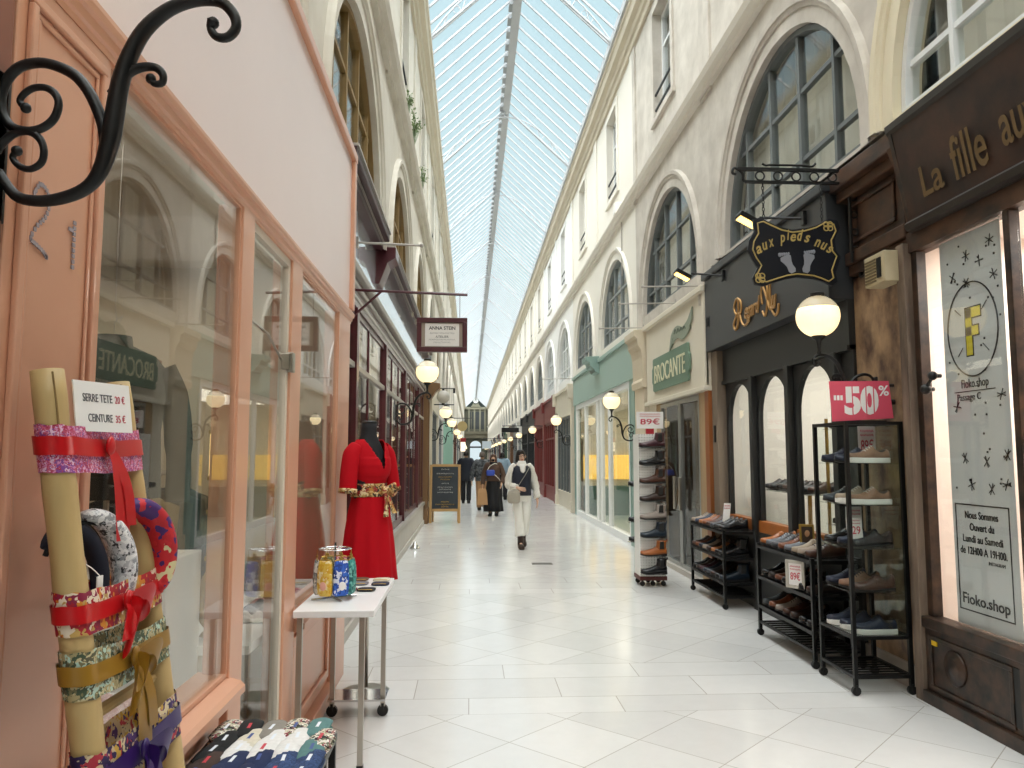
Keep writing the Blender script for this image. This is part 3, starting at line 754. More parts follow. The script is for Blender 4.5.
lettering('painted_letters', 'La', Vector((2.93, 4.60, 3.36)) - Vector((.012, 0, 0)), (0, -1, 0), ux, OG, fs, height=.2, width=.22, bold=.01)
lettering('painted_letters', 'fille', Vector((2.926, 4.235, 3.385)) - Vector((.012, 0, 0)), (0, -1, 0), ux, OG, fs, height=.27, width=.31, bold=.01)
lettering('painted_letters', 'aux', Vector((2.926, 3.80, 3.37)) - Vector((.012, 0, 0)), (0, -1, 0), ux, OG, fs, height=.17, width=.30, bold=.01)
b = MB(); b.box(3.0, 3.12, -2.5, 5.05, 2.98, 3.12); b.build('lintel', BWOOD, fs)
b = MB(); b.box(2.99, 3.1, -2.5, 5.03, 0, .48); ring(b, 2.99, -1, 4.2, 4.98, .1, .44, .03, .012); b.box(2.96, 3.1, -2.5, 5.04, 0, .08); b.build('stall_riser', DW, fs, bevel=.004)
b = MB(); b.box(2.965, 3.1, -2.5, 5.03, .48, .55); b.build('sill', DW, fs, bevel=.008)
b = MB(); b.lathe([(0, -.02), (.1, -.02), (.11, -.01), (.1, .0), (.075, 0), (.07, .01), (.05, .012), (.03, .02), (.0, .03)], (2.975, 4.72, .29), 20, Matrix.Rotation(-pi / 2, 3, 'Y')); b.build('carved_rosette', DW, fs, smooth=True)
b = MB(); b.box(2.98, 2.995, 4.9, 4.95, .38, .43); b.build('yellow_sticker', mat('yellow_sticker', 'd8b520', .6), fs)
for y0, y1 in ((4.97, 5.03), (4.07, 4.12), (3.0, 3.08)):
    b = MB(); b.box(3.015, 3.085, y0, y1, .55, 2.98); b.build('mullion', DW, fs, bevel=.005)
for y0, y1 in ((4.13, 4.97), (3.08, 4.05), (1.9, 3.0), (.6, 1.9), (-2.5, .6)):
    b = MB(); b.box(FX, FX + .006, y0, y1, .55, 2.98); b.build('window_pane', SHOPR, fs)
dr = MB(); dr.box(2.97, 3.1, 4.04, 4.13, 0.02, .5); dr.build('door_stile', DW, fs)
b = MB(); b.box(2.984, 2.992, 4.13, 4.23, .12, .44); b.build('dark_slot', BLACKP, fs)
b = MB(); b.tube([(2.95, 4.07, .1), (2.94, 4.06, .2), (2.96, 4.05, .3)], .012, 8); b.build('bolt_handle', IRON, fs, smooth=True)
PKW = mat('pinkish_white_wall', 'f0e2d8', .8)
room('shop_gifts', FX + .05, 5.2, 2.0, 5.05, 3.1, PKW, mat('pale_shop_floor', 'cfc7bd', .4))
area('shop_light', (4.1, 4.0, 3.04), (0, 0, 0), 1.2, 1.6, 90, (1, .94, .88))
# poster on the inside of the pane
POST = mat('grey_poster_paper', 'd0d4d4', .7); INK = mat('black_ink', '16161a', .6); YEL = mat('yellow_ink', 'e3d23a', .6)
po = thing('window_poster', 'tall grey starry shop poster with a ringed yellow letter behind the pane', 'poster', (3.064, 4.45, 1.8))
b = MB(); b.box(3.0635, 3.0665, 4.21, 4.785, .56, 2.97); b.build('poster_sheet', POST, po)
def pp_(y, z): return Vector((3.061, y, z))
b = MB(); cc = (4.50, 2.37)
b.tube([pp_(cc[0] + .235 * cos(a), cc[1] + .29 * sin(a)) for a in [i * pi / 24 for i in range(48)]], .0045, 5, closed=True); b.build('ring', INK, po)
q = random.Random(5)
b = MB()
stars = [(4.3, 2.87), (4.52, 2.83), (4.4, 2.77), (4.66, 2.72), (4.28, 2.66), (4.53, 2.66), (4.27, 1.95), (4.68, 1.9), (4.63, 1.58), (4.43, 1.56), (4.25, 1.6), (4.58, 1.42), (4.27, 1.43), (4.40, 1.40)]
for y, z in stars:
    for k in range(3):
        a = k * pi / 3 + q.random(); l = .036
        b.bar(pp_(y - l * cos(a), z - l * sin(a)), pp_(y + l * cos(a), z + l * sin(a)), .0032, 4)
b.build('star_print', INK, po)
b = MB()
for k in range(34): b.obox(pp_(4.24 + q.random() * .5, 1.36 + q.random() * 1.55), (.003, .012, .012))
b.build('dot_print', INK, po)
b = MB()
for a in (.7, 2.4, 3.9, 5.5): b.bar(pp_(cc[0] + .13 * cos(a), cc[1] + .15 * sin(a)), pp_(cc[0] + .2 * cos(a), cc[1] + .22 * sin(a)), .003, 4)
b.build('ray_print', INK, po)
b = MB(); X = 3.0615
def fbox(mbx, u0, u1, v0, v1, e=0, dx=0): mbx.box(X - .001 - dx, X + .0005, cc[0] - u0 - e, cc[0] - u1 + e, cc[1] + v0 - e, cc[1] + v1 + e)
for e, m_, nm, dx in ((.008, INK, 'letter_outline', 0), (0, YEL, 'letter', .0012)):
    b = MB(); b.add([], [])
    for u0, u1, v0, v1 in ((-.055, 0.0, -.16, .13), (-.055, .085, .07, .13), (-.055, .06, -.04, .015)): b.box(X - .001 - dx, X + .001, cc[0] - u0 + e, cc[0] - u1 - e, cc[1] + v0 - e, cc[1] + v1 + e)
    b.build(nm, m_, po)
dn, up = (0, -1, 0), (0, 0, 1)
lettering('poster_text', 'Fioko.shop', pp_(4.50, 2.03), dn, up, INK, po, width=.25, height=.07)
lettering('poster_text', 'Passage C', pp_(4.56, 1.95), dn, up, INK, po, width=.22, height=.055)
b = MB(); b.box(3.0605, 3.0625, 4.32, 4.7, 1.988, 1.993); ring(b, 3.0625, -1, 4.265, 4.755, .65, 1.30, .008, .002); b.build('printed_border', INK, po)
for i, tx in enumerate(('Nous Sommes', 'Ouvert du', 'Lundi au Samedi', 'de 12H00 A 19H00.')):
    lettering('poster_text', tx, pp_(4.51, 1.235 - i * .072), dn, up, INK, po, width=(.30, .22, .36, .42)[i], height=.046, bold=.006)
lettering('poster_text', 'INSTAGRAM', pp_(4.39, .962), dn, up, INK, po, width=.14, height=.02)
lettering('poster_text', 'Fioko.shop', pp_(4.51, .715), dn, up, INK, po, width=.42, height=.085, bold=.015)
# inside the gift shop: white door leaf edge, black grid racks, neon sign
for i, x in enumerate((3.5, 4.1)):
    t = thing('wire_grid_panel', ('black wire display grid in the bright gift shop, by the pane', 'black wire display grid deeper inside the bright gift shop')[i], 'grid', (x, 4.9, 0))
    b = MB()
    for k in range(9): b.bar((x, 3.3 + k * .15, .5), (x, 3.3 + k * .15, 2.3), .004, 4)
    for k in range(13): b.bar((x, 3.3, .5 + k * .15), (x, 4.5, .5 + k * .15), .004, 4)
    b.build('wire_grid', IRON, t)
    b = MB(); b.bar((x, 3.3, 0), (x, 3.3, .5), .01); b.bar((x, 4.5, 0), (x, 4.5, .5), .01); b.build('feet_frame', IRON, t)
nn = thing('neon_sign', 'yellow and pink neon sign glowing behind the brown shop door', 'sign', (3.4, 3.95, 1.75))
b = MB(); b.tube(spline([(3.4, 4.05, 2.0), (3.4, 3.95, 2.05), (3.4, 3.85, 1.98), (3.4, 3.9, 1.9), (3.4, 4.02, 1.88), (3.4, 4.05, 1.8), (3.4, 3.9, 1.76), (3.4, 3.8, 1.82)], 5), .012, 6); b.build('yellow_tube', emit('neon_yellow', 'ffd23c', 3), nn)
b = MB(); b.tube(spline([(3.4, 4.05, 1.7), (3.4, 3.9, 1.66), (3.4, 3.85, 1.55), (3.4, 3.95, 1.48), (3.4, 4.06, 1.52)], 5), .012, 6); b.build('pink_tube', emit('neon_pink', 'ff6a9a', 3), nn)
b = MB(); b.box(3.43, 3.44, 3.75, 4.1, 1.42, 2.1); b.build('backing_board', mat('pink_board', 'e9b7b4', .6), nn)
dk = thing('door_knocker', 'black iron double door knob at the pane beside the poster', 'knob', (2.99, 4.86, 2.05))
b = MB(); b.ball((2.985, 4.88, 2.03), .035); b.ball((2.985, 4.80, 2.11), .03); b.bar((3.04, 4.88, 2.03), (2.98, 4.88, 2.03), .014); b.bar((3.04, 4.80, 2.11), (2.98, 4.80, 2.11), .014); b.bar((2.985, 4.88, 2.03), (2.985, 4.80, 2.11), .012); b.build('knob', IRON, dk, smooth=True)

# ------------------------------------------------------------------ bric-a-brac shop (cream fascia, green name board)
CRF = mat('cream_fascia_paint', 'e0d8c6', .6, var=.15, scale=2, col2='bdb198'); GRN = mat('sage_green_board', '6d8672', .6, var=.12, scale=5)
BX = 2.9
br = thing('cream_shopfront', 'cream bric-a-brac shopfront with a glazed double door between wooden jambs', 'shopfront', (BX, 10.7, 0))
b = MB(); b.box(BX - .04, BX + .15, 9.16, 12.3, 2.44, 3.6); b.build('fascia', CRF, br, bevel=.008)
b = MB(); b.box(BX - .1, BX + .1, 9.14, 12.32, 3.6, 3.68); b.box(BX - .08, BX + .1, 9.14, 12.32, 2.38, 2.44); b.box(BX - .06, BX, 9.16, 9.24, 2.44, 3.6); b.build('fascia_trim', CRF, br, bevel=.01)
OAK = mat('orange_oak', '9a5a2c', .45, var=.4, scale=5, stretch=(1, 1, .2)); PALEW = mat('pale_worn_wood', 'b79a74', .6, var=.4, scale=5, stretch=(1, 1, .2))
b = MB(); b.box(BX - .02, BX + .1, 9.16, 9.32, 0, 2.38); b.build('jamb', OAK, br, bevel=.005)
b = MB(); b.box(BX, BX + .1, 9.32, 9.62, 0, 2.38); b.box(BX, BX + .1, 11.6, 11.85, 0, 2.38); b.build('inner_jamb', PALEW, br, bevel=.005)
b = MB(); b.box(BX - .01, BX + .1, 11.85, 12.3, 0, 2.38); b.build('end_panel', CRF, br)
b = MB(); b.box(BX - .05, BX + .1, 9.16, 12.3, 0, .07); b.build('threshold', PLIN, br)
for y0, y1, sg in ((9.62, 10.55, 1), (10.57, 11.6, -1)):
    b = MB(); ring(b, BX + .05, -1, y0, y1, .07, 2.36, .055, .05); d = b.build('door', mat('grey_aluminium', '9fa19e', .35, metal=.6), br)
    b = MB(); b.box(BX + .02, BX + .026, y0 + .04, y1 - .04, .1, 2.33); b.build('door_pane', SHOPR, d)
    hy = y1 - .12 if sg > 0 else y0 + .12
    b = MB(); b.box(BX - .06, BX - .03, hy - .05, hy + .05, .85, 1.3); b.build('push_plate', STEEL, d, bevel=.005)
b = MB(); poly = [(-.52, -.26), (-.5, -.28), (.5, -.28), (.52, -.26), (.52, -.16), (.55, -.12), (.55, .1), (.52, .14), (.52, .26), (.5, .28), (-.5, .28), (-.52, .26), (-.52, .14), (-.55, .1), (-.55, -.12), (-.52, -.16)]
sg = thing('name_board', 'green notched name board on the cream fascia over the glazed double door', 'sign', (BX - .06, 10.78, 2.82))
b.prism(poly, lambda a, c, t: (t, 10.78 - a * 1.85, 2.82 + c * .9), BX - .075, BX - .045); b.build('board', GRN, sg, bevel=.004)
lettering('letters', 'BROCANTE', (BX - .076, 10.78, 2.82), (0, -1, 0), (0, 0, 1), mat('cream_letters', 'd8d4b4', .6), sg, width=1.68, height=.27, extrude=.008)
rb = thing('ribbon_emblem', 'small grey-green ribbon emblem above the green name board', 'emblem', (BX - .06, 10.1, 3.3))
b = MB(); top = spline([Vector((0, 10.7 - u * 1.7, 3.33 + v)) for u, v in ((0, -.05), (.1, .03), (.22, .04), (.34, -.01), (.46, .02), (.56, .08))], 5); bot = [p - Vector((0, 0, .17)) for p in top]
b.loft([[(BX - .06, p.y, p.z), (BX - .045, p.y, p.z), (BX - .045, r.y, r.z), (BX - .06, r.y, r.z)] for p, r in zip(top, bot)])
b.prism([(10.82, 3.02), (10.68, 3.27), (10.56, 3.24), (10.7, 3.12)], lambda a, c, t: (t, a, c), BX - .065, BX - .05); b.prism([(9.62, 3.50), (9.66, 3.34), (9.8, 3.24), (9.84, 3.36)], lambda a, c, t: (t, a, c), BX - .065, BX - .05)
b.build('ribbon', mat('grey_green_ribbon', '8d9684', .6), rb)
b = MB()
for k in range(4): b.tube(spline([(BX - .064, 10.5 - k * .15, 3.28), (BX - .064, 10.44 - k * .15, 3.34 - .01 * k), (BX - .064, 10.39 - k * .15, 3.27)], 4), .006, 4)
b.build('ribbon_marking', mat('dark_green_ink', '4c5a4c', .6), rb)
room('shop_antiques', BX + .1, 5.2, 9.3, 12.2, 2.7, mat('dark_brown_wall', '4a382c', .8), mat('dark_shop_floor', '3c3128', .5))
area('shop_light', (4.0, 10.8, 2.6), (0, 0, 0), .8, 1.6, 12, (1, .8, .55))
ck = thing('display_case', 'dark wooden cabinet crowded with bric-a-brac inside the cream shop', 'cabinet', (3.6, 10.6, 0))
b = MB(); b.box(3.5, 3.9, 9.7, 11.9, 0, .85); b.build('cabinet_body', BWOOD, ck, bevel=.01)
for z in (1.25, 1.65, 2.05): b = MB(); b.box(3.6, 3.9, 9.7, 11.9, z, z + .02); b.build('shelf', BWOOD, ck)
b = MB(); b.box(3.9, 3.92, 9.7, 11.9, .85, 2.1); b.build('cabinet_back', BWOOD, ck)
vm = [mat('vase%d' % i, c, .3, metal=mt) for i, (c, mt) in enumerate((('b08d45', .8), ('7a2f25', 0), ('d8cdb8', 0), ('3f5a6a', 0), ('c9a45c', .6)))]
q = random.Random(2); n = 0
for zi, z in enumerate((.855, 1.275, 1.675)):
    for k in range(7):
        r = .04 + q.random() * .03; h = .14 + q.random() * .16
        t = MB(); t.lathe([(r * .6, 0), (r, h * .3), (r * .9, h * .5), (r * .35, h * .8), (r * .5, h)], (3.72, 9.85 + k * .3, z), 12)
        o = t.build('vase', vm[(k * 3 + zi) % 5], None, smooth=True)
        tag(o, '%s %s ornament vase on the %s cabinet level inside the cream shop' % (ORD[k], ('brass', 'russet', 'ivory', 'blue', 'gilt')[(k * 3 + zi) % 5], ('lowest', 'middle', 'upper')[zi]), 'vase', 'bric-a-brac in the cabinet')

# ------------------------------------------------------------------ grey timber post between black and cream shops
gp = thing('weathered_post', 'weathered grey timber post between the black and the cream shopfronts', 'post', (2.93, 9.13, 0))
b = MB(); b.box(2.92, 3.1, 8.96, 9.16, 0, 2.84); b.build('timber', mat('weathered_timber', '8a7a69', .8, var=.5, scale=4, stretch=(1, 1, .15)), gp, bevel=.01)
b = MB(); b.box(2.905, 2.925, 9.03, 9.06, 1.75, 1.95); b.build('hasp', IRON, gp)

# ------------------------------------------------------------------ stone pilaster with corbel, then the mint shop
PIL = mat('cream_stone_pilaster', 'd8cbb3', .8, var=.25, scale=2, col2='b09f84')
def pilaster(side, y, mats, label, h=3.35, w_=.55, grp=None):
    X = XW[side]; s = -side
    t = thing('stone_pilaster', label, 'pilaster', (X, y, 0), 0, grp)
    b = MB(); b.box(X + .1 * side, X + s * .07, y - w_ / 2, y + w_ / 2, .3, h - .55); b.build('shaft', mats, t, bevel=.008)
    b = MB(); b.box(X + .1 * side, X + s * .1, y - w_ / 2 - .03, y + w_ / 2 + .03, 0, .3); b.build('pilaster_base', mats, t, bevel=.01)
    b = MB(); b.prism([(0, h - .6), (.1, h - .6), (.12, h - .5), (.09, h - .45), (.1, h - .1), (.12, h + .02), (.17, h + .1), (.18, h + .2), (.23, h + .24), (.23, h + .34), (0, h + .36)], lambda a, c, tt: (X + s * a, tt, c), y - w_ / 2 - .04, y + w_ / 2 + .04); b.build('corbel', mats, t, bevel=.006)
    return t
pilaster(1, 12.75, PIL, 'cream stone pilaster with a heavy corbel between the cream and mint shopfronts', 3.3, .7)
MINT = mat('mint_green_paint', '9fb8ae', .5, var=.05, scale=1); MINTD = mat('deep_mint_paint', '8aa39a', .5)
gx = 2.9
gs = thing('mint_shopfront', 'mint green shopfront with a long plain fascia and white-framed glazing', 'shopfront', (gx, 17.2, 0))
b = MB(); b.box(gx - .06, gx + .1, 13.2, 21.1, 2.94, 3.64); b.build('fascia', MINT, gs, bevel=.008)
b = MB(); b.box(gx - .1, gx + .1, 13.2, 21.1, 3.64, 3.71); b.build('fascia_cap', MINT, gs)
b = MB(); b.prism([(0, 3.4), (.1, 3.42), (.13, 3.5), (.2, 3.55), (.22, 3.64), (.3, 3.67), (.3, 3.76), (0, 3.78)], lambda a, c, t: (gx - .06 - a, t, c), 16.75, 17.35); b.build('corbel', MINTD, gs, bevel=.008)
for y0, y1 in ((13.2, 13.75), (20.8, 21.1)):
    b = MB(); b.box(gx - .03, gx + .1, y0, y1, 0, 2.94); ring(b, gx - .03, -1, y0 + .06, y1 - .06, .4, 1.5, .03, .015); ring(b, gx - .03, -1, y0 + .06, y1 - .06, 1.65, 2.8, .03, .015); b.build('side_panel', MINTD, gs)
b = MB(); b.box(gx - .03, gx + .1, 13.75, 20.8, 0, .14); b.box(gx - .03, gx + .1, 13.75, 20.8, 2.82, 2.94); b.build('white_frame', WHITEFR, gs)
for y in (13.8, 15.9, 16.9, 17.4, 19.2, 20.75):
    b = MB(); b.box(gx - .03, gx + .06, y - .05, y + .05, .14, 2.82); b.build('white_mullion', WHITEFR, gs)
for y0, y1 in ((13.85, 15.85), (15.95, 16.85), (16.95, 17.35), (17.45, 19.15), (19.25, 20.7)):
    b = MB(); b.box(gx + .01, gx + .016, y0, y1, .14, 2.82); b.build('window_pane', SHOPR, gs)
room('shop_mint', gx + .1, 5.2, 13.3, 21.0, 3.0, mat('pale_cream_wall', 'e9dfc8', .8), mat('grey_green_floor', '8fa39a', .4))
area('shop_light', (4.0, 17.2, 2.9), (0, 0, 0), 1.2, 6, 70, (1, .93, .78))
for i, y in enumerate((20.75, 17.0)):
    x0 = 3.06 if i == 0 else 3.9
    t = thing('added_glow_panel', ('added yellow glowing panel on the end partition of the mint shop', 'added yellow glowing panel on the middle partition of the mint shop')[i], 'display', (3.7, y, 0))
    b = MB(); b.box(x0, 4.9, y, y + .05, .95, 1.6); b.build('glow_sheet', emit('added_yellow_glow', 'ffd067', .95), t)  # added glow, standing in for yellow light in the mint panes
    b = MB(); b.box(x0, 4.9, y - .25, y + .05, 0, .78); b.build('counter', mat('dark_teal_counter', '5b7a72', .5), t, bevel=.01)
    b = MB(); b.box(x0, 4.9, y + .05, y + .1, 0, 2.2); b.build('partition', mat('pale_cream_wall', 'e9dfc8', .8), t)
# ------------------------------------------------------------------ the other shopfronts along the passage
INNER = mat('dim_shop_inside', '7b6a55', .8, var=.5, scale=3)
def bay_shop(side, col, nm, label, grp=None, frame=None, fasc=None, inner=None):
    X, s = 0.0, -side
    t = thing('shopfront', label, 'shopfront', (XW[side], 0, 0), 0, grp)
    m = mat('shop_' + nm, col, .5, var=.08, scale=2); fm = frame or m
    def bx(mb, d0, d1, *a): mb.box(s * d0, s * d1, *a)
    h = PER / 2
    b = MB(); bx(b, -.1, .06, -h + .28, h - .28, 2.75, 3.5); bx(b, -.1, .12, -h + .24, h - .24, 3.5, 3.58); b.build('fascia', fasc or m, t, world=False)
    for e in (-1, 1):
        y0, y1 = sorted((e * (h - .02), e * (h - .3)))
        b = MB(); bx(b, -.1, .07, y0, y1, 0, 3.2); bx(b, -.1, .16, y0, y1, 3.2, 3.6); bx(b, -.1, .09, y0 - .02, y1 + .02, 0, .3); b.build('end_pilaster', m if side == 1 else WOODP if nm == 'brown' else m, t, world=False)
    b = MB(); bx(b, -.1, .0, -h + .3, h - .3, .0, .45); bx(b, -.1, .03, -h + .3, h - .3, .45, .5); b.build('stall_riser', m, t, world=False)
    b = MB()
    for k in range(6):
        y = -h + .33 + k * (2 * h - .66) / 5; bx(b, -.06, .01, y - .035, y + .035, .5, 2.75)
    bx(b, -.06, .01, -h + .3, h - .3, 2.15, 2.21); bx(b, -.06, .01, -h + .3, h - .3, 2.69, 2.75); b.build('window_frame', fm, t, world=False)
    b = MB(); bx(b, -.03, -.024, -h + .3, h - .3, .5, 2.75); b.build('window_pane', SHOPG, t, world=False)
    b = MB(); bx(b, -.9, -.88, -h + .1, h - .1, 0, 3.0); bx(b, -.9, -.1, -h + .1, h - .1, .5, .52); bx(b, -.9, -.1, -h + .1, h - .1, 2.98, 3.0); b.build('display_back', inner or INNER, t, world=False)
    return t
WARM = mat('warm_shop_inside', 'b59a72', .8, var=.3, scale=3)
STY = {'cream': ('d9d0bd', GREYFR, None), 'red': ('7c3430', None, None), 'black': ('26282a', None, None), 'blue': ('55677a', None, None), 'brown': ('6b4a2e', None, None),
       'green': ('4c6350', None, None), 'white': ('e2e0da', MIDFR, None), 'wine': ('5a2028', None, None), 'grey': ('7e8080', None, None)}
SP = {}
def place_bay(side, k, nm):
    lab = '%s-painted shopfront, %s beyond the %s shop on its side' % (nm, ORD[k - (4 if side == 1 else 3)], 'mint' if side == 1 else 'maroon')
    if (side, nm) not in SP:
        SP[(side, nm)] = o = bay_shop(side, STY[nm][0], nm, lab, None, STY[nm][1], None, WARM if nm in ('cream', 'white', 'brown') else INNER)
    else: o = dup(SP[(side, nm)], label=lab)
    o.location = (XW[side], YC[side] + k * PER + (1.68 if side == -1 else 0), 0)
    return o
seqR = ['cream', 'red', 'red', 'black', 'black', 'white', 'grey', 'brown', 'cream', 'green', 'black', 'white', 'wine', 'grey', 'cream', 'blue', 'brown', 'white', 'black', 'cream', 'grey', 'red', 'white', 'brown', 'cream']
for i, nm in enumerate(seqR): place_bay(1, 4 + i, nm)
seqL = ['cream', 'white', 'grey', 'green', 'cream', 'white', 'brown', 'wine', 'cream', 'blue', 'white', 'black', 'cream', 'grey', 'brown', 'white', 'red', 'cream', 'grey', 'black', 'white', 'green', 'cream', 'brown', 'white']
for i, nm in enumerate(seqL): place_bay(-1, 3 + i, nm)

# ------------------------------------------------------------------ globe lamps on scrolled iron brackets
CLEARG = glass('clear_globe', (.97, .97, .95), .8, base=.03, milk=.4, milkcol=(.95, .93, .88))
LIT = emit('lit_opal_glass', 'ffe2a8', 1.15, 'fff4dc')
def globe_lamp(label):
    t = thing('globe_lamp', label, 'lamp', (0, 0, 0))
    b = MB()
    stem = [(.004, -.044), (.038, -.089), (.077, -.1), (.123, -.095), (.169, -.075), (.196, -.04), (.211, .015), (.218, .066), (.226, .138), (.243, .2), (.269, .253), (.307, .292), (.345, .312), (.384, .32), (.418, .315), (.442, .29), (.447, .263), (.432, .243), (.41, .243), (.398, .259), (.402, .274)]
    sp = spline([(x, 0, z) for x, z in stem], 4); n = len(sp)
    rad = [interp([(0, .010), (.22, .013), (.32, .019), (.42, .017), (.6, .0125), (.8, .010), (.95, .008), (1, .013)], i / (n - 1)) for i in range(n)]
    b.tube(sp, rad, 10)
    for pts, r0, r1 in (([(.205, .005), (.197, .055), (.174, .11), (.145, .15), (.109, .171), (.071, .179), (.033, .169), (.01, .142), (.001, .107), (.006, .073), (.025, .047), (.056, .04), (.082, .046), (.103, .065), (.111, .094), (.103, .116), (.085, .128), (.062, .127), (.044, .114), (.037, .098), (.049, .086)], .012, .006),
                        ([(-.002, -.004), (.012, .018), (.033, .035), (.059, .038), (.079, .024), (.088, 0), (.084, -.024), (.064, -.037), (.043, -.031), (.03, -.015), (.037, -.001)], .0085, .006),
                        ([(.212, .117), (.229, .148), (.248, .167), (.271, .176), (.294, .175), (.308, .161), (.307, .144), (.292, .142), (.285, .152)], .011, .006)):
        sp = spline([(x, 0, z) for x, z in pts], 4); n = len(sp)
        b.tube(sp, [lerp(r0, r1, i / (n - 1)) for i in range(n)], 8); b.ball(sp[-1], .0105, 8, 6)
    b.ball((.402, 0, .272), .012, 8, 6)
    b.build('iron_bracket', IRON, t, smooth=True, world=False)
    b = MB(); b.box(-.012, .004, -.03, .03, -.14, .16); b.build('wall_plate', IRON, t, world=False, bevel=.004)
    cx, cz, r = .40, .60, .152
    b = MB(); b.lathe([(.012, .318), (.018, .33), (.012, .35), (.014, .39), (.02, .42), (.045, .440), (.05, .458), (.03, .462)], (cx, 0, 0), 16); b.build('cup', IRON, t, smooth=True, world=False)
    def arc(a0, a1, rr, n): return [(rr * cos(lerp(a0, a1, i / n)), cz + rr * sin(lerp(a0, a1, i / n))) for i in range(n + 1)]
    b = MB(); b.lathe(arc(radians(-71), radians(22), r, 14) + [(.02, cz + r * sin(radians(22)))], (cx, 0, 0), 24); b.build('opal_bowl', LIT, t, smooth=False, world=False)
    for p in t.children[-1].data.polygons: p.use_smooth = abs(p.normal.z) < .95
    b = MB(); b.loft([[(cx + q_ * cos(2 * pi * k / 24), q_ * sin(2 * pi * k / 24), z) for k in range(24)] for q_, z in arc(radians(22), radians(74), r, 8)], cap=False); b.build('clear_dome', CLEARG, t, smooth=True, world=False)
    b = MB(); b.lathe([(.046, cz + .143), (.05, cz + .15), (.05, cz + .168), (.02, cz + .178)], (cx, 0, 0), 16); b.build('cap', IRON, t, world=False)
    return t
lamp0 = globe_lamp('black scrolled iron lamp bracket jutting from the salmon panel, its globe overhead')
lamp0.location = (-.92, 1.50, 2.19)
def lamp(x, y, z, rz, label): return dup(lamp0, (x, y, z), rz, label)
lp = lamp(2.91, 5.38, 2.0, pi, 'lit globe lamp on the marble pier beside the percent sale placard')
b = MB(); b.bar((2.9, 5.38, 1.98), (3.06, 5.38, 1.98), .02); b.bar((2.9, 5.38, 2.1), (3.06, 5.38, 2.1), .012)
for q_ in range(len(b.v)): b.v[q_] = (2.91 - b.v[q_][0], 5.38 - b.v[q_][1], b.v[q_][2] - 2.0)
b.build('wall_stub', IRON, lp, world=False)
lamp(2.88, 13.4, 1.95, pi, 'lit globe lamp on a scrolled bracket at the mint shop corner')
lamp(-.97, 10.2, 2.1, 0, 'lit globe lamp under the framed hanging sign, on the maroon shopfront')
for i, y in enumerate((21.7, 30.0, 38.3, 46.6, 54.9, 63.2, 71.5, 79.8, 88.1, 96.4, 104.7, 113.0, 121.3)):
    lamp(2.83, y, 1.98, pi, 'lit globe lamp, %s beyond the mint shop on its side' % ORD[i])
for i, y in enumerate((19.0, 25.2, 35.3, 43.6, 51.9, 60.2, 68.5, 76.8, 85.1, 93.4, 101.7, 110.0, 118.3)):
    lamp(-1.0, y, 2.05, 0, 'lit globe lamp, %s beyond the maroon shop on the chalkboard side' % ORD[i])
def point(loc, e): 
    l = bpy.data.lights.new('lamp_glow', 'POINT'); l.energy = e; l.color = (1, .82, .55); l.shadow_soft_size = .12
    o = bpy.data.objects.new('lamp_glow', l); COL.objects.link(o); o.location = loc
# unlit grey globe on a horizontal bar
t = thing('unlit_globe', 'unlit pale grey globe held between two bars above the lit lamp', 'lamp', (-.98, 20.0, 3.1))
b = MB(); b.ball((-.70, 20.0, 3.1), .17, 20, 12); b.build('globe', mat('grey_opal', 'b9b4ac', .35), t, smooth=True)
b = MB(); b.bar((-1.0, 20, 2.9), (-.42, 20, 2.9), .014); b.bar((-1.0, 20, 3.32), (-.40, 20, 3.32), .012); b.bar((-.70, 20, 3.27), (-.70, 20, 3.32), .03); b.bar((-.7, 20, 2.9), (-.7, 20, 2.95), .04); b.bar((-.42, 20, 3.32), (-.42, 20, 3.2), .03); b.build('bars', IRON, t)

# ------------------------------------------------------------------ hanging signs and fixtures
t = thing('framed_sign', 'maroon framed white hanging sign of an atelier on a slim rod', 'sign', (-.25, 7.0, 2.69))
y = 7.0
b = MB()
b.box(-.49, -.03, y - .03, y + .03, 2.805, 2.85); b.box(-.49, -.03, y - .03, y + .03, 2.535, 2.58); b.box(-.49, -.447, y - .03, y + .03, 2.58, 2.805); b.box(-.073, -.03, y - .03, y + .03, 2.58, 2.805); b.build('sign_frame', MAR, t, bevel=.004)
b = MB(); b.box(-.447, -.073, y - .012, y + .012, 2.58, 2.805); b.build('mount_board', mat('taupe_board', '9d8f80', .6), t)
b = MB(); b.box(-.415, -.105, y - .016, y + .016, 2.588, 2.797); b.build('sheet', WHITEM, t)
lettering('sign_text', 'ANNA STEIN', (-.26, y - .0165, 2.755), (1, 0, 0), (0, 0, 1), INK, t, width=.24, height=.032, extrude=.001, bold=.02)
lettering('sign_text', 'ATELIER', (-.26, y - .0165, 2.675), (1, 0, 0), (0, 0, 1), INK, t, width=.12, height=.02, extrude=.001)
b = MB()
for i, (z, w_) in enumerate(((2.708, .22), (2.648, .24), (2.624, .15))): squiggle(b, (-.26, y - .017, z), (1, 0, 0), (0, 0, 1), w_, .016, 18, .0012, i)
b.build('small_print', INK, t)
b = MB(); b.bar((-1.1, y, 3.105), (-.03, y, 3.068), .013); b.bar((-1.08, y, 2.85), (-.82, y, 3.09), .012); b.build('rod', MAR, t)
b = MB(); b.bar((-.44, y, 2.85), (-.44, y, 3.085), .003, 5); b.bar((-.10, y, 2.85), (-.10, y, 3.07), .003, 5); b.build('hanging_wire', IRON, t)
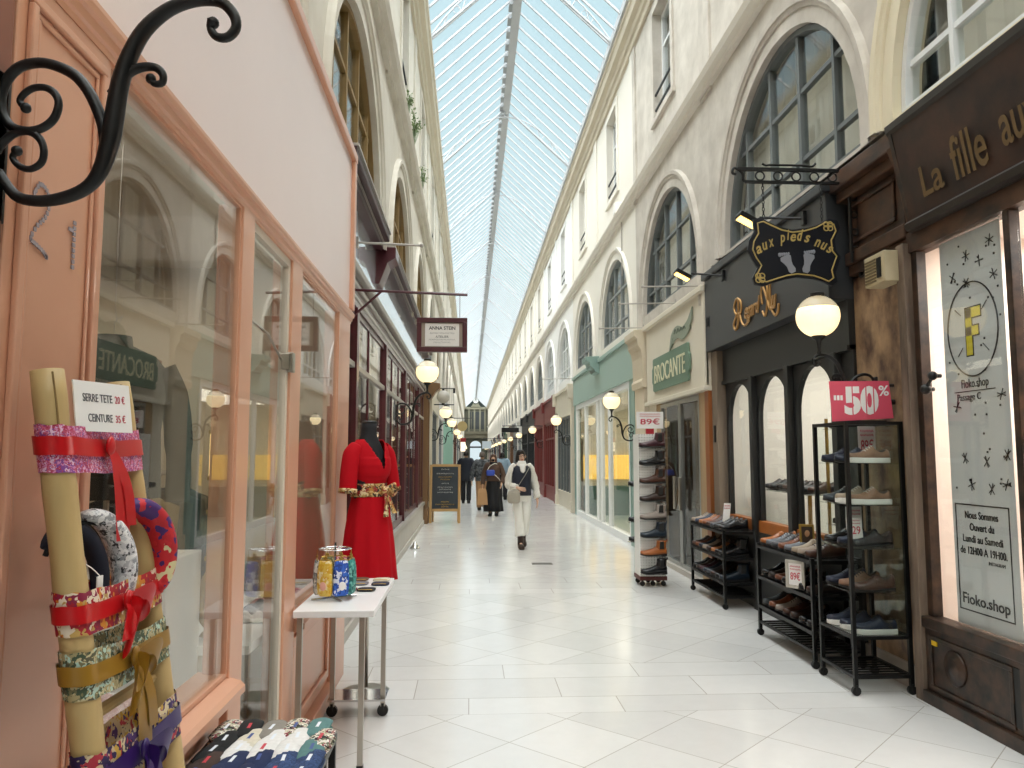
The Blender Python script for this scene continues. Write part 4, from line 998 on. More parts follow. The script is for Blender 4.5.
for i, (X, y, z, ln, s, lb) in enumerate(((-1.06, 7.05, 3.56, .6, 1, 'grey iron stay rod above the framed hanging sign'), (2.9, 9.4, 3.72, .75, -1, 'pale iron stay rod under the far spotlight of the shoe shop'), (2.9, 10.6, 3.74, .8, -1, 'pale iron stay rod over the bric-a-brac fascia'), (2.9, 12.6, 3.72, .75, -1, 'pale iron stay rod at the corbel beside the mint fascia'), (2.9, 21.2, 3.72, .9, -1, 'dark iron stay rod past the far end of the mint shop'))):
    t = thing('stay_rod', lb, 'rod', (X, y, z))
    b = MB(); b.bar((X, y, z), (X + s * ln, y, z - .02), .011); b.ball((X + s * ln, y, z - .02), .02, 8, 6); b.build('rod', GREYM, t)
    b = MB(); b.box(X - .01, X + s * .02, y - .03, y + .03, z - .05, z + .05); b.build('wall_plate', GREYM, t)
for y, nm in ((6.3, 'near'), (8.42, 'far')):
    t = thing('picture_spotlight', 'black arm spotlight with a glowing warm lens over the %s end of the charcoal fascia' % nm, 'spotlight', (2.86, y, 3.66))
    b = MB(); b.bar((2.86, y, 3.62), (2.56, y + .25, 3.70), .012); b.box(2.83, 2.87, y - .03, y + .03, 3.56, 3.68); b.build('arm', IRON, t)
    M = Matrix.Rotation(radians(28), 3, 'Y')
    b = MB(); b.obox((2.47, y + .3, 3.70), (.2, .13, .05), M); b.build('lamp_head', IRON, t, bevel=.01)
    b = MB(); b.obox((2.46, y + .3, 3.672), (.17, .11, .01), M); b.build('lens', emit('spot_glow', 'ffcf70', 4.0), t)
t = thing('vent_box', 'yellowed louvred plastic ventilation box mounted high on the marble pier', 'box', (2.93, 5.2, 2.92))
b = MB(); b.box(2.86, 3.0, 5.09, 5.36, 2.80, 3.02); b.build('casing', mat('yellowed_plastic', 'b8ab8c', .5, var=.2, scale=8), t, bevel=.008)
b = MB()
for k in range(8): b.box(2.852, 2.86, 5.2, 5.34, 2.82 + k * .022, 2.83 + k * .022)
b.build('louvre_slats', mat('louvre_brown', '6e6248', .6), t)
b = MB(); b.box(2.851, 2.86, 5.13, 5.18, 2.84, 2.98)
b.build('dark_grille', BLACKP, t)

# aux pieds nus: cartouche board on two chains beneath a wrought iron bracket
y = 5.75
SB = mat('navy_black_board', '10131c', .4); GLD = mat('gold_paint', 'b8a05e', .45); SILV = mat('silver_grey_paint', '8d9099', .5)
t = thing('iron_sign_bracket', 'long black wrought iron bracket with a row of rings holding the footprint sign', 'bracket', (3.05, y, 3.7))
b = MB(); b.box(2.08, 3.08, y - .012, y + .012, 3.82, 3.845); b.box(2.14, 3.08, y - .012, y + .012, 3.72, 3.74)
b.tube(spline([(2.2, y, 3.73), (2.13, y, 3.74), (2.12, y, 3.80), (2.06, y, 3.84), (2.04, y, 3.80), (2.07, y, 3.79)], 5), .011, 6)
b.tube(spline([(2.28, y, 3.88), (2.31, y, 3.865), (2.36, y, 3.87), (2.6, y, 3.87), (2.68, y, 3.865), (2.71, y, 3.89)], 4), .009, 6)
b.build('bar_frame', IRON, t)
for k in range(6):
    c = MB(); c.tube([(2.26 + k * .145 + .035 * cos(a), y, 3.78 + .035 * sin(a)) for a in [i * pi / 8 for i in range(16)]], .007, 6, closed=True); c.build('ring_ornament', IRON, t, smooth=True)
b = MB(); b.box(2.965, 2.98, y - .012, y + .012, 3.1, 3.74); b.box(3.03, 3.05, y - .012, y + .012, 2.98, 3.74); b.bar((3.04, y, 2.98), (3.0, 5.45, 2.99), .01); b.build('upright_frame', IRON, t)
for k in range(4):
    c = MB(); c.tube([(3.005 + .026 * cos(a), y, 3.2 + k * .14 + .026 * sin(a)) for a in [i * pi / 8 for i in range(16)]], .006, 6, closed=True); c.build('ring_ornament', IRON, t, smooth=True)
y = 5.72
OUT = [(2.179, 3.416), (2.23, 3.432), (2.301, 3.398), (2.39, 3.358), (2.484, 3.339), (2.59, 3.352), (2.692, 3.384), (2.777, 3.433), (2.849, 3.417), (2.867, 3.356), (2.823, 3.272), (2.829, 3.179), (2.865, 3.129), (2.84, 3.06), (2.818, 3.005), (2.83, 2.933), (2.788, 2.902), (2.72, 2.932), (2.656, 2.952), (2.513, 2.966), (2.43, 2.952), (2.348, 2.927), (2.245, 2.892), (2.18, 2.905), (2.161, 2.956), (2.204, 3.038), (2.159, 3.108), (2.131, 3.179), (2.143, 3.251), (2.186, 3.324)]
t = thing('footprint_sign', 'black cartouche hanging sign with two grey bare footprints and gold border', 'sign', (2.5, y, 3.16))
b = MB(); b.prism(OUT, lambda a, c, tt: (a, tt, c), y - .015, y + .015); b.build('board', SB, t, bevel=.003)
ctr = Vector((2.5, 0, 3.165))
b = MB(); b.tube([(ctr.x + (a - ctr.x) * .9, y - .016, ctr.z + (c - ctr.z) * .88) for a, c in OUT], .006, 5, closed=True)
b.build('gold_border', GLD, t)
for nm_, (cx_, cz_) in (('up', (2.77, 3.37)), ('lo', (2.22, 2.955))):
    b = MB()
    for a in range(4): b.tube([(cx_ + .022 * cos(a * pi / 2 + .8) + .02 * cos(k), y - .016, cz_ + .022 * sin(a * pi / 2 + .8) + .02 * sin(k)) for k in [i * pi / 5 for i in range(10)]], .005, 5, closed=True)
    b.build('corner_scroll', GLD, t)
me_parts = [('a', 2.215, 3.175, -.0), ('u', 2.265, 3.205, 0), ('x', 2.315, 3.23, 0), ('p', 2.405, 3.265, 0), ('i', 2.45, 3.285, 0), ('e', 2.49, 3.275, 0), ('d', 2.545, 3.285, 0), ('s', 2.60, 3.268, 0), ('n', 2.68, 3.235, 0), ('u', 2.73, 3.21, 0), ('s', 2.775, 3.185, 0)]
for i, (ch, xx, zz, _) in enumerate(me_parts):
    an = radians(lerp(24, -24, i / 10)); hh = {'p': .085, 'd': .092, 'i': .082}.get(ch, .06); ww = {'i': .022}.get(ch, .045)
    lettering('sign_letter', ch, (xx, y - .016, zz + (.012 if ch in 'di' else -.012 if ch == 'p' else 0)), (cos(an), 0, sin(an)), (-sin(an), 0, cos(an)), GLD, t, width=ww, height=hh, extrude=.002, shear=.3, bold=.02)
for sx, hx, hz, tx, tz in ((1, 2.483, 3.0, 2.415, 3.13), (-1, 2.576, 3.0, 2.615, 3.15)):
    b = MB(); A = Vector((hx, 0, hz)); B_ = Vector((tx, 0, tz)); d = (B_ - A); L_ = d.length; d.normalize(); nrm = Vector((d.z, 0, -d.x))
    out = []
    prof = [(0, .018), (.15, .03), (.4, .024), (.6, .03), (.85, .045), (1.0, .035)]
    for tt_, w_ in prof: out.append(A + d * (L_ * tt_) + nrm * w_)
    for tt_, w_ in reversed(prof): out.append(A + d * (L_ * tt_) - nrm * w_)
    b.prism([(p.x, p.z) for p in out], lambda a, c, tt: (a, tt, c), y - .019, y - .014)
    for k in range(5):
        p = A + d * (L_ * (1.16 - .035 * k)) + nrm * (sx * -(.028 - .017 * k)); b.ball((p.x, y - .015, p.z), .014 - .0015 * k, 8, 6, (1, .3, 1.2))
    b.build('footprint', SILV, t)
b = MB()
for x, z0, z1 in ((2.275, 3.41, 3.72), (2.74, 3.42, 3.72)):
    n = 11
    for k in range(n):
        z = lerp(z0, z1, (k + .5) / n); r = (z1 - z0) / n * .62
        b.tube([(x + (.009 * cos(a) if k % 2 else 0), y + .02 + (0 if k % 2 else .009 * cos(a)), z + r * sin(a)) for a in [i * pi / 4 for i in range(8)]], .0035, 4, closed=True)
b.build('chain', IRON, t)

# far signs
t = thing('black_hanging_sign', 'plain black oblong sign hanging out over the passage beyond the red shopfronts', 'sign', (1.55, 30, 2.57))
b = MB(); b.box(1.22, 1.9, 29.96, 30.04, 2.48, 2.66); b.build('board', BLACKP, t, bevel=.01)
b = MB(); b.bar((2.9, 30, 2.73), (1.25, 30, 2.73), .015); b.bar((1.3, 30, 2.73), (1.3, 30, 2.66), .008); b.bar((1.8, 30, 2.73), (1.8, 30, 2.66), .008); b.build('rod', IRON, t)
t = thing('disc_sign', 'round straw-coloured disc sign hanging behind the second lit globe', 'sign', (-.31, 30.5, 2.75))
b = MB(); b.lathe([(0, -.03), (.2, -.03), (.2, .03), (0, .03)], (-.31, 30.5, 2.73), 24, Matrix.Rotation(pi / 2, 3, 'X')); b.build('disc', mat('straw_disc', 'c4ab73', .6, var=.2, scale=10), t)
b = MB(); b.bar((-1.0, 30.5, 3.05), (.1, 30.5, 3.05), .014); b.bar((-.31, 30.5, 3.05), (-.31, 30.5, 2.9), .008); b.build('rod', IRON, t)
t = thing('lit_blade_sign', 'narrow lit sign with a red top on the chalkboard side, far off', 'sign', (-.3, 33, 2.05))
b = MB(); b.box(-.4, -.2, 32.95, 33.05, 1.75, 2.15); b.build('lit_face', emit('white_sign_light', 'fff1dc', 1.0), t)
b = MB(); b.box(-.42, -.18, 32.94, 33.06, 2.15, 2.32); b.build('red_top', mat('red_enamel', 'a8242a', .4), t); b = MB(); b.bar((-1.0, 33, 2.2), (-.4, 33, 2.2), .014); b.build('rod', IRON, t)
t = thing('white_hanging_sign', 'small pale blue-white square sign hanging far down the passage', 'sign', (.9, 42, 2.15))
b = MB(); b.box(.66, 1.16, 41.96, 42.04, 1.95, 2.35); b.build('board', mat('pale_blue_board', 'd5e0ea', .5), t)
b = MB(); b.bar((2.9, 42, 2.5), (.7, 42, 2.5), .014); b.bar((.75, 42, 2.5), (.75, 42, 2.35), .008); b.bar((1.1, 42, 2.5), (1.1, 42, 2.35), .008); b.build('rod', IRON, t)
t = thing('junction_box', 'small white junction box fixed on the string course above the second arch', 'box', (2.78, 14.3, 6.2))
b = MB(); b.box(2.74, 2.9, 14.2, 14.4, 6.2, 6.42); b.build('box_body', WHITEM, t, bevel=.01)
b = MB(); b.bar((2.88, 14.3, 6.05), (2.88, 14.3, 5.0), .012); b.build('conduit', GREYM, t)
# weeds rooted on the ledge
LEAF = mat('weed_green', '7c9460', .7, var=.4, scale=20)
for i, (yy, n, h) in enumerate(((10.2, 26, .34), (11.2, 46, .5), (13.1, 24, .4))):
    q = random.Random(40 + i); b = MB()
    for k in range(n):
        a = q.random() * 2 * pi; l = h * (.5 + .5 * q.random()); r = l * .55 * q.random()
        p0 = Vector((-.87, yy + (q.random() - .5) * .3, 6.2)); p2 = p0 + Vector((abs(r * cos(a)) * .8, r * sin(a), l)); p1 = p0.lerp(p2, .5) + Vector((0, 0, .06))
        w_ = Vector((.0, .008, 0)); b.add([p0 - w_, p0 + w_, p1 + w_ * 1.6, p1 - w_ * 1.6, p2], [(0, 1, 2, 3), (3, 2, 4)])
        for e in range(3):
            c = p1.lerp(p2, q.random()); u = Vector((q.random() - .5, q.random() - .5, q.random() - .3)).normalized() * .05
            v = u.cross(Vector((0, 0, 1))).normalized() * .014; b.add([c, c + u * .5 + v, c + u, c + u * .5 - v], [(0, 1, 2, 3)])
    o = b.build('wild_plant', LEAF, None); tag(o, ('sparse', 'bushy', 'wispy')[i] + ' green weed growing on the stone ledge above the maroon shop', 'plant')

# ------------------------------------------------------------------ pavilion closing the passage
ev = sempty('wall_far', (.9, 126, 0)); GS = mat('grey_green_stone', '5c5c50', .8, var=.3, scale=.8); GSD = mat('dark_zinc', '16241f', .5); PALE = mat('pale_stone_trim', '85826f', .8)
y = 126.0
b = MB(); b.box(-1.0, .0, y, y + .5, 0, 4.2); b.box(1.8, 2.9, y, y + .5, 0, 4.2); b.box(-1.0, 2.9, y - .3, y + .5, 4.2, 9.0)
n = 14; ap = [(.9 - .9 * cos(pi * i / n), 3.1 + .8 * sin(pi * i / n)) for i in range(n + 1)]
for a, c in zip(ap, ap[1:]): b.prism([a, c, (c[0], 4.2), (a[0], 4.2)], lambda p, q_, t: (p, t, q_), y, y + .5)
b.build('pavilion_wall', GS, ev)
b = MB(); b.box(-1.0, 2.9, y - .5, y, 4.3, 5.0); b.box(-1.0, 2.9, y - .7, y, 5.0, 5.4); b.build('balcony', mat('brown_stone', '75705f', .8), ev)
b = MB(); b.box(-1.0, 2.9, y - .5, y, 9.0, 9.4); b.build('pavilion_cornice', PALE, ev)
for x in (-.2, .7, 1.6, 2.4): b = MB(); b.box(x - .13, x + .13, y - .45, y - .2, 5.4, 9.0); b.build('pilaster', PALE, ev)
for x0, x1 in ((.3, .6), (.83, 1.47), (1.73, 2.27), (-.07, .1)): b = MB(); b.box(x0, x1, y - .33, y - .3, 5.8, 8.6); b.build('dark_window', mat('dark_pane', '3e4245', .2), ev)
b = MB(); b.prism([(-1.1, 9.4), (2.95, 9.4), (2.95, 11.0), (2.3, 11.2), (1.6, 12.3), (.2, 12.3), (-.4, 11.2), (-1.1, 11.0)], lambda a, c, t: (a, t, c), y - .3, y + .6); b.build('mansard_roof', GSD, ev)
b = MB(); b.bar((.9, y, 12.1), (.9, y, 14.5), .1); b.build('spire', GSD, ev)
b = MB(); b.prism([(.1, 9.4), (1.7, 9.4), (1.4, 9.85), (1.25, 10.3), (.55, 10.3), (.4, 9.85)], lambda a, c, t: (a, t, c), y - .6, y - .3); b.build('clock_surround', PALE, ev)
ck = thing('wall_clock', 'round white clock under the dark roof of the pavilion at the passage end', 'clock', (.9, y - .6, 10.4))
R90 = Matrix.Rotation(pi / 2, 3, 'X')
b = MB(); b.lathe([(0, 0), (.45, 0), (.45, .06), (0, .06)], (.9, y - .6, 10.4), 24, R90); b.build('dial', mat('white_dial', 'f4f4f0', .4), ck)
b = MB(); b.tube([(.9 + .46 * cos(a), y - .66, 10.4 + .46 * sin(a)) for a in [i * pi / 12 for i in range(24)]], .05, 6, closed=True); b.build('rim', GSD, ck)
b = MB(); b.bar((.9, y - .68, 10.4), (.9, y - .68, 10.75), .03); b.bar((.9, y - .68, 10.4), (1.1, y - .68, 10.3), .03); b.build('hands', INK, ck)
b = MB(); b.box(-.05, 1.85, y - .05, y, 2.75, 3.0); b.build('dark_transom', DARK, ev)
# ------------------------------------------------------------------ shoes
SOLE = mat('dark_rubber_sole', '1d1a18', .6); WSOLE = mat('white_rubber_sole', 'eceae4', .55); OPENING = mat('shaded_opening', '3a3029', .8); LACE = mat('dark_laces', '15130f', .7); WLACE = mat('pale_laces', 'd9d6cf', .7)
LEA = {}
def leather(nm, c, r=.32):
    LEA[nm] = mat('leather_' + nm, c, r, var=.18, scale=12, coat=.15)
for a in (('taupe', 'a08f7f', .5), ('navy', '1f2a40'), ('tan', 'a8683a'), ('chestnut', '7a452a'), ('grey', '4e5056'), ('black', '17171a', .25), ('brown', '4b2e22'), ('burgundy', '43212a'), ('silver', '70747c', .3), ('cognac', 'a8612c'),
          ('darkbrown', '33221b'), ('blueblack', '1e2b38'), ('mouse', '9b9088', .6), ('cream', 'a3937e', .5), ('softbrown', '8d6a52', .6), ('dullnavy', '1b2238', .6), ('slate', '3c4347', .5)): leather(*a)
SHP = {}
def shoe(kind, colr):
    """Toe along +x, heel at x=0, sole on z=0."""
    key = (kind, colr)
    if key in SHP: return SHP[key]
    m = LEA[colr]
    t = thing('boot' if kind == 'boot' else 'sneaker' if kind == 'sneaker' else 'shoe', 'shoe', 'shoe')
    zb = .024 if kind != 'sneaker' else .034
    if kind == 'boot': st = [(0, .026, .060), (.012, .033, .066), (.05, .036, .070), (.09, .036, .078), (.125, .038, .080), (.16, .043, .066), (.20, .047, .054), (.235, .045, .046), (.262, .036, .04), (.28, .022, .034), (.287, .008, .024)]
    elif kind == 'sneaker': st = [(0, .028, .066), (.01, .035, .074), (.03, .039, .070), (.06, .040, .062), (.09, .040, .072), (.108, .040, .094), (.125, .041, .096), (.15, .045, .078), (.175, .048, .062), (.20, .050, .052), (.235, .048, .046), (.262, .041, .042), (.278, .032, .036), (.288, .016, .024)]
    else: st = [(0, .025, .080), (.01, .031, .090), (.03, .035, .084), (.06, .036, .070), (.09, .036, .076), (.108, .036, .094), (.125, .037, .096), (.15, .041, .080), (.175, .044, .066), (.20, .046, .056), (.235, .043, .048), (.262, .034, .042), (.28, .021, .035), (.287, .008, .022)]
    def base_z(x): return zb - .012 + .012 * max(0, (x - .22) / .065) ** 2 + (.012 if kind != 'sneaker' else 0) * max(0, 1 - x / .16)
    def surf(x, v):
        w_ = interp([(p[0], p[1]) for p in st], x); h = interp([(p[0], p[2]) for p in st], x)
        return (x, w_ * v, base_z(x) + h * max(0, 1 - v * v) ** .3)
    b = MB(); rs = []
    for x, w_, h in st:
        z0 = base_z(x)
        rs.append([(x, w_ * cos(a), z0 + h * max(0, sin(a)) ** .6) for a in [pi * i / 12 for i in range(13)]])
    b.loft(rs)
    if kind == 'boot':
        rs = []
        for z, cx, rx, ry in ((.06, .062, .062, .036), (.09, .06, .058, .036), (.115, .056, .055, .036), (.14, .052, .054, .038), (.165, .050, .056, .040)):
            rs.append(ell((cx, 0, z), rx, ry, 16))
        b.loft(rs)
    b.build('upper', m, t, smooth=True, world=False)
    prof = [(x, w_ + .004) for x, w_, h in st]
    pol = prof + [(x, -w_) for x, w_ in reversed(prof)]
    b = MB()
    if kind == 'sneaker':
        b.prism(pol, lambda a, c, q: (a - .002, c, q + .004 * max(0, (a - .24) / .04)), 0, .036); b.build('sole', WSOLE, t, world=False, bevel=.004)
    else:
        rs = []
        for x, w_ in prof:
            lift = .012 * max(0, (x - .22) / .065) ** 2 + .012 * max(0, 1 - x / .16)
            rs.append([(x, w_, lift), (x, w_, lift + .013), (x, -w_, lift + .013), (x, -w_, lift)])
        b.loft(rs); b.build('sole', SOLE, t, world=False)
        hp = [(x, w_) for x, w_ in prof if x <= .06]; b = MB(); b.prism(hp + [(x, -w_) for x, w_ in reversed(hp)], lambda a, c, q: (a, c, q), 0, .014); b.build('heel', SOLE, t, world=False)
    if kind == 'boot':
        b = MB()
        for s in (-1, 1):
            b = MB(); b.prism([(.035, .075), (.085, .075), (.078, .155), (.036, .16)], lambda a, c, q: (a, s * q, c), .0355, .0425)
            b.build('elastic_gusset', LACE, t, world=False)
        b = MB(); b.loft([ell((.05, 0, .1655), .05, .034, 14), ell((.05, 0, .1665), .05, .034, 14)]); b.build('dark_opening', OPENING, t, world=False)  # dark disc on the closed shaft, painting its shaded opening
        b = MB(); b.tube([(-.006, 0, .15), (-.012, 0, .17), (-.008, 0, .185), (-.003, 0, .165)], .004, 5, flat=1.5); b.build('pull_tab', m, t, world=False)
    else:
        b = MB(); n = 9; m_ = 6
        vs = []
        for i in range(n):
            x = lerp(.012, .108, i / (n - 1)); e = .74 * max(0.0, 1 - abs(2 * i / (n - 1) - 1) ** 3) ** .5
            for k in range(m_):
                p = surf(x, e * lerp(-1, 1, k / (m_ - 1))); vs.append((p[0], p[1], p[2] + .0012))
        b.add(vs, [(i * m_ + k, (i + 1) * m_ + k, (i + 1) * m_ + k + 1, i * m_ + k + 1) for i in range(n - 1) for k in range(m_ - 1)])
        b.build('dark_opening', OPENING, t, world=False)  # dark patch over the closed upper, painting the shaded foot opening
        if kind in ('lace', 'sneaker'):
            b = MB()
            for k in range(4):
                x = .122 + k * .016; b.tube([Vector(surf(x, v)) + Vector((0, 0, .002)) for v in (-.55, -.25, 0, .25, .55)], .0028, 5)
            b.build('laces', WLACE if kind == 'sneaker' and colr in ('softbrown', 'cream') else LACE, t, world=False)
        else:
            b = MB(); b.tube([Vector(surf(.135, v)) + Vector((0, 0, .001)) for v in (-.97, -.8, -.4, 0, .4, .8, .97)], .006, 6, flat=.6); b.build('saddle_strap', m, t, world=False)
    SHP[key] = t; t['_used'] = 0
    return t
def put_shoe(kind, colr, loc, rz, label, grp):
    p = shoe(kind, colr)
    if not p['_used']:
        p['_used'] = 1; o = p; o.location = loc; o.rotation_euler = (0, 0, rz); o['label'] = label; o['group'] = grp; ORG[o.name] = Vector(loc)
    else: o = dup(p, loc, rz, label, grp)
    k = 1.1 if 'rack' in grp else 1.12 if 'tower' in grp else 1.0
    o.scale = (k, k if 'rack' not in grp else 1.0, k)
    return o

RM = mat('black_rack_metal', '161616', .4, metal=.4)
def caster(b, x, y, r=.03):
    b.lathe([(r, -.012), (r, .012)], (x, y, r), 14, Matrix.Rotation(pi / 2, 3, 'X')); b.box(x - .008, x + .008, y - .018, y + .018, r, r * 2.3)
def rack(label, x0, x1, y0, y1):
    t = thing('shoe_rack', label, 'rack', ((x0 + x1) / 2, (y0 + y1) / 2, 0))
    for x in (x0, x1):
        for y in (y0, y1):
            b = MB(); b.box(x - .014, x + .014, y - .014, y + .014, .06, .815); b.build('post', RM, t)
            b = MB(); caster(b, x, y); b.build('caster', BLACKP, t)
    for i, z in enumerate((.80, .53, .275)):
        b = MB(); b.box(x0 - .014, x1 + .014, y0, y1, z - .012, z); b.box(x0 - .016, x0 + .016, y0, y1, z - .03, z + .0); b.box(x0, x1, y0 - .012, y0 + .012, z - .03, z); b.build('shelf', RM, t, bevel=.003)
    b = MB()
    for x in (x0, x1): b.box(x - .01, x + .01, y0, y1, .11, .13)
    for k in range(14):
        y = lerp(y0, y1, k / 13); b.box(x0, x1, y - .006, y + .006, .112, .126)
    b.build('bottom_grid', RM, t)
    return t
rack('low black metal shoe rack on casters standing before the far arches', 2.66, 3.0, 8.05, 9.22)
rack('low black metal shoe rack on casters between the glass case and the far rack', 2.6, 2.96, 5.82, 6.92)
def fill(rackname, x, y0, y1, tiers):
    for ti, (z, items) in enumerate(tiers):
        n = len(items)
        for i, (kind, c) in enumerate(items):
            y = lerp(y1 - .07, y0 + .07, i / max(n - 1, 1))
            put_shoe(kind, c, (x, y, z), pi + RND.uniform(-.06, .06), '%s %s, %s from the far end, %s shelf of the %s' % (c.replace('darkbrown', 'dark brown').replace('blueblack', 'blue-black').replace('dullnavy', 'dull navy'), {'boot': 'ankle boot', 'lace': 'lace-up shoe', 'loafer': 'loafer'}[kind], ORD[i], ('top', 'middle', 'lowest')[ti], rackname), 'shoes on the ' + rackname)
B_, L_, F_ = 'boot', 'lace', 'loafer'
fill('far rack', 2.95, 8.07, 9.2, [(.801, [(L_, 'taupe'), (L_, 'navy'), (L_, 'tan'), (F_, 'chestnut'), (L_, 'brown'), (L_, 'grey'), (L_, 'black'), (L_, 'black')]),
     (.531, [(F_, 'brown'), (L_, 'chestnut'), (L_, 'blueblack'), (F_, 'taupe'), (L_, 'darkbrown'), (L_, 'tan'), (L_, 'black'), (B_, 'black')]),
     (.276, [(L_, 'black'), (F_, 'darkbrown'), (L_, 'burgundy'), (L_, 'blueblack'), (F_, 'grey'), (L_, 'darkbrown'), (L_, 'black'), (B_, 'blueblack')])])
fill('middle rack', 2.91, 5.86, 6.9, [(.801, [(F_, 'cognac'), (L_, 'silver'), (L_, 'grey'), (L_, 'chestnut'), (L_, 'silver'), (F_, 'cream'), (L_, 'taupe'), (L_, 'brown')]),
     (.531, [(L_, 'black'), (L_, 'darkbrown'), (F_, 'chestnut'), (L_, 'black'), (L_, 'slate'), (F_, 'black'), (L_, 'darkbrown')]),
     (.276, [(L_, 'slate'), (F_, 'chestnut'), (L_, 'mouse'), (L_, 'brown'), (F_, 'darkbrown'), (L_, 'black'), (L_, 'black')])])

# glass case
CLR = glass('case_glass', (.93, .96, .95), 1.5, base=.02)
cs = thing('glass_shoe_case', 'tall black-framed glass display case of shoes on casters by the marble pier', 'display case', (2.8, 5.42, 0))
cx0, cx1, cy0, cy1, czt = 2.585, 2.97, 5.18, 5.66, 1.83
for x in (cx0, cx1):
    for y in (cy0, cy1):
        b = MB(); b.box(x - .013, x + .013, y - .013, y + .013, .06, czt); b.build('post', RM, cs)
        b = MB(); caster(b, x, y); b.build('caster', BLACKP, cs)
for z in (.13, .385, czt):
    b = MB(); ring_ = [(cx0, cx1, cy0 - .012, cy0 + .012), (cx0, cx1, cy1 - .012, cy1 + .012), (cx0 - .012, cx0 + .012, cy0, cy1), (cx1 - .012, cx1 + .012, cy0, cy1)]
    for r_ in ring_: b.box(*r_, z - .022, z)
    if z == .13:
        for k in range(9): b.box(cx0, cx1, lerp(cy0, cy1, k / 8) - .004, lerp(cy0, cy1, k / 8) + .004, .115, .125)
    b.build('frame_rail', RM, cs)
SZ = (.385, .67, .965, 1.26, 1.545)
for z in SZ:
    b = MB(); b.box(cx0 + .014, cx1 - .014, cy0 + .014, cy1 - .014, z - .008, z); b.build('glass_shelf', CLR, cs)
for nm_, bx_ in (('side_pane', (cx1 - .003, cx1 + .003, cy0, cy1)), ('front_pane', (cx0, cx1, cy0 - .003, cy0 + .003)), ('rear_pane', (cx0, cx1, cy1 - .003, cy1 + .003))):
    b = MB(); b.box(*bx_, .385, czt - .02); b.build(nm_, CLR, cs)
CASE = [(SZ[4], [('sneaker', 'softbrown'), ('lace', 'navy'), ('lace', 'dullnavy')]), (SZ[3], [('sneaker', 'softbrown'), ('sneaker', 'cream'), ('lace', 'slate')]), (SZ[2], [('loafer', 'black'), ('lace', 'navy'), ('lace', 'black')]),
        (SZ[1], [('loafer', 'brown'), ('lace', 'softbrown'), ('lace', 'dullnavy')]), (SZ[0], [('sneaker', 'dullnavy'), ('sneaker', 'dullnavy'), ('sneaker', 'dullnavy')])]
for ti, (z, items) in enumerate(CASE):
    for i, (k, c) in enumerate(items):
        put_shoe(k, c, (2.915 - .02 * i, 5.255 + .155 * i, z), pi, '%s %s, %s from the front on the %s glass shelf of the case' % (c.replace('dullnavy', 'dull navy').replace('softbrown', 'soft brown'), {'sneaker': 'white-soled sneaker', 'lace': 'lace-up shoe', 'loafer': 'loafer'}[k], ORD[i], ('top', 'second', 'third', 'fourth', 'bottom')[ti]), 'shoes in the glass case')
RED = mat('sale_red', 'd9536a', .5); REDT = mat('price_red', 'c8324a', .5); CARD = mat('white_card', 'f1efec', .6)
pc = thing('sale_placard', 'red fifty percent sale placard standing on top of the glass shoe case', 'sign', (2.76, 5.3, 1.83))
M = Matrix.Rotation(radians(-4), 3, 'X')
b = MB(); b.prism([(2.55, 1.835), (2.995, 1.86), (2.97, 2.125), (2.535, 2.12)], lambda a, c, t: (a, t, c), 5.298, 5.302); b.build('placard_sheet', RED, pc)
b = MB()
for k in range(3): b.box(2.565 + k * .024, 2.582 + k * .024, 5.2955, 5.2975, 1.985, 2.02)
b.build('dotted_dash_marking', CARD, pc)
lettering('sale_lettering', '50', (2.765, 5.297, 1.985), (1, 0, .02), (0, 0, 1), CARD, pc, width=.25, height=.205, extrude=.001, bold=.05)
lettering('sale_lettering', '%', (2.93, 5.297, 2.055), (1, 0, .02), (0, 0, 1), CARD, pc, width=.075, height=.075, extrude=.001, bold=.02)
b = MB()
for x in (2.70, 2.80, 2.855): b.box(x - .004, x + .004, 5.2955, 5.297, 1.87, 2.10)
b.build('stencil_gap', RED, pc)
b = MB(); b.box(2.6, 2.95, 5.31, 5.33, 1.83, 1.845); b.bar((2.76, 5.32, 1.84), (2.76, 5.306, 1.95), .006); b.build('stand', RM, pc)
def price_card(nm, label, c, w_, h_, txt, up=(0, 0, 1), right=(1, 0, 0), col=None, lines=True, frame=None):
    c = Vector(c); U = Vector(up).normalized(); Rr = Vector(right).normalized(); Nn = Rr.cross(U)
    t = thing(nm, label, 'sign', c - U * h_ / 2)
    b = MB(); M = Matrix((Rr, Nn * -1, U)).transposed(); b.obox(c - Nn * .003, (w_, .003, h_), M); b.build('card_sheet', CARD, t)
    if frame:
        f = MB()
        for a in (-1, 1): f.obox(c + Rr * (a * (w_ / 2 + frame / 2)), (frame, .016, h_ + 2 * frame), M); f.obox(c + U * (a * (h_ / 2 + frame / 2)), (w_, .016, frame), M)
        f.build('card_frame', mat('pale_grey_frame', 'b9b3a8', .5), t, bevel=.004)
    if txt: lettering('price_lettering', txt, c - U * (h_ * .08) + Nn * .0005, Rr, U, col or REDT, t, width=w_ * .72, height=h_ * .36, extrude=.001, bold=.005)
    if lines:
        b = MB()
        for k in range(2): squiggle(b, c + U * (h_ * (.36 - .13 * k)) + Nn * .0005, Rr, U, w_ * .75, h_ * .07, 9, h_ * .012, k)
        b.build('small_print', REDT if k else INK, t)
    return t
price_card('price_card', 'white price card with red figures leaning at the back of the case top shelf', (2.90, 5.5, 1.69), .13, .24, '89€')
price_card('price_card', 'small white price card between the shoes of the case third shelf', (2.68, 5.3, 1.09), .11, .15, '129', (0, .15, 1))
price_card('price_card', 'grey-patterned leaf card behind the shoes of the case third shelf', (2.83, 5.6, 1.12), .12, .2, None, lines=True)
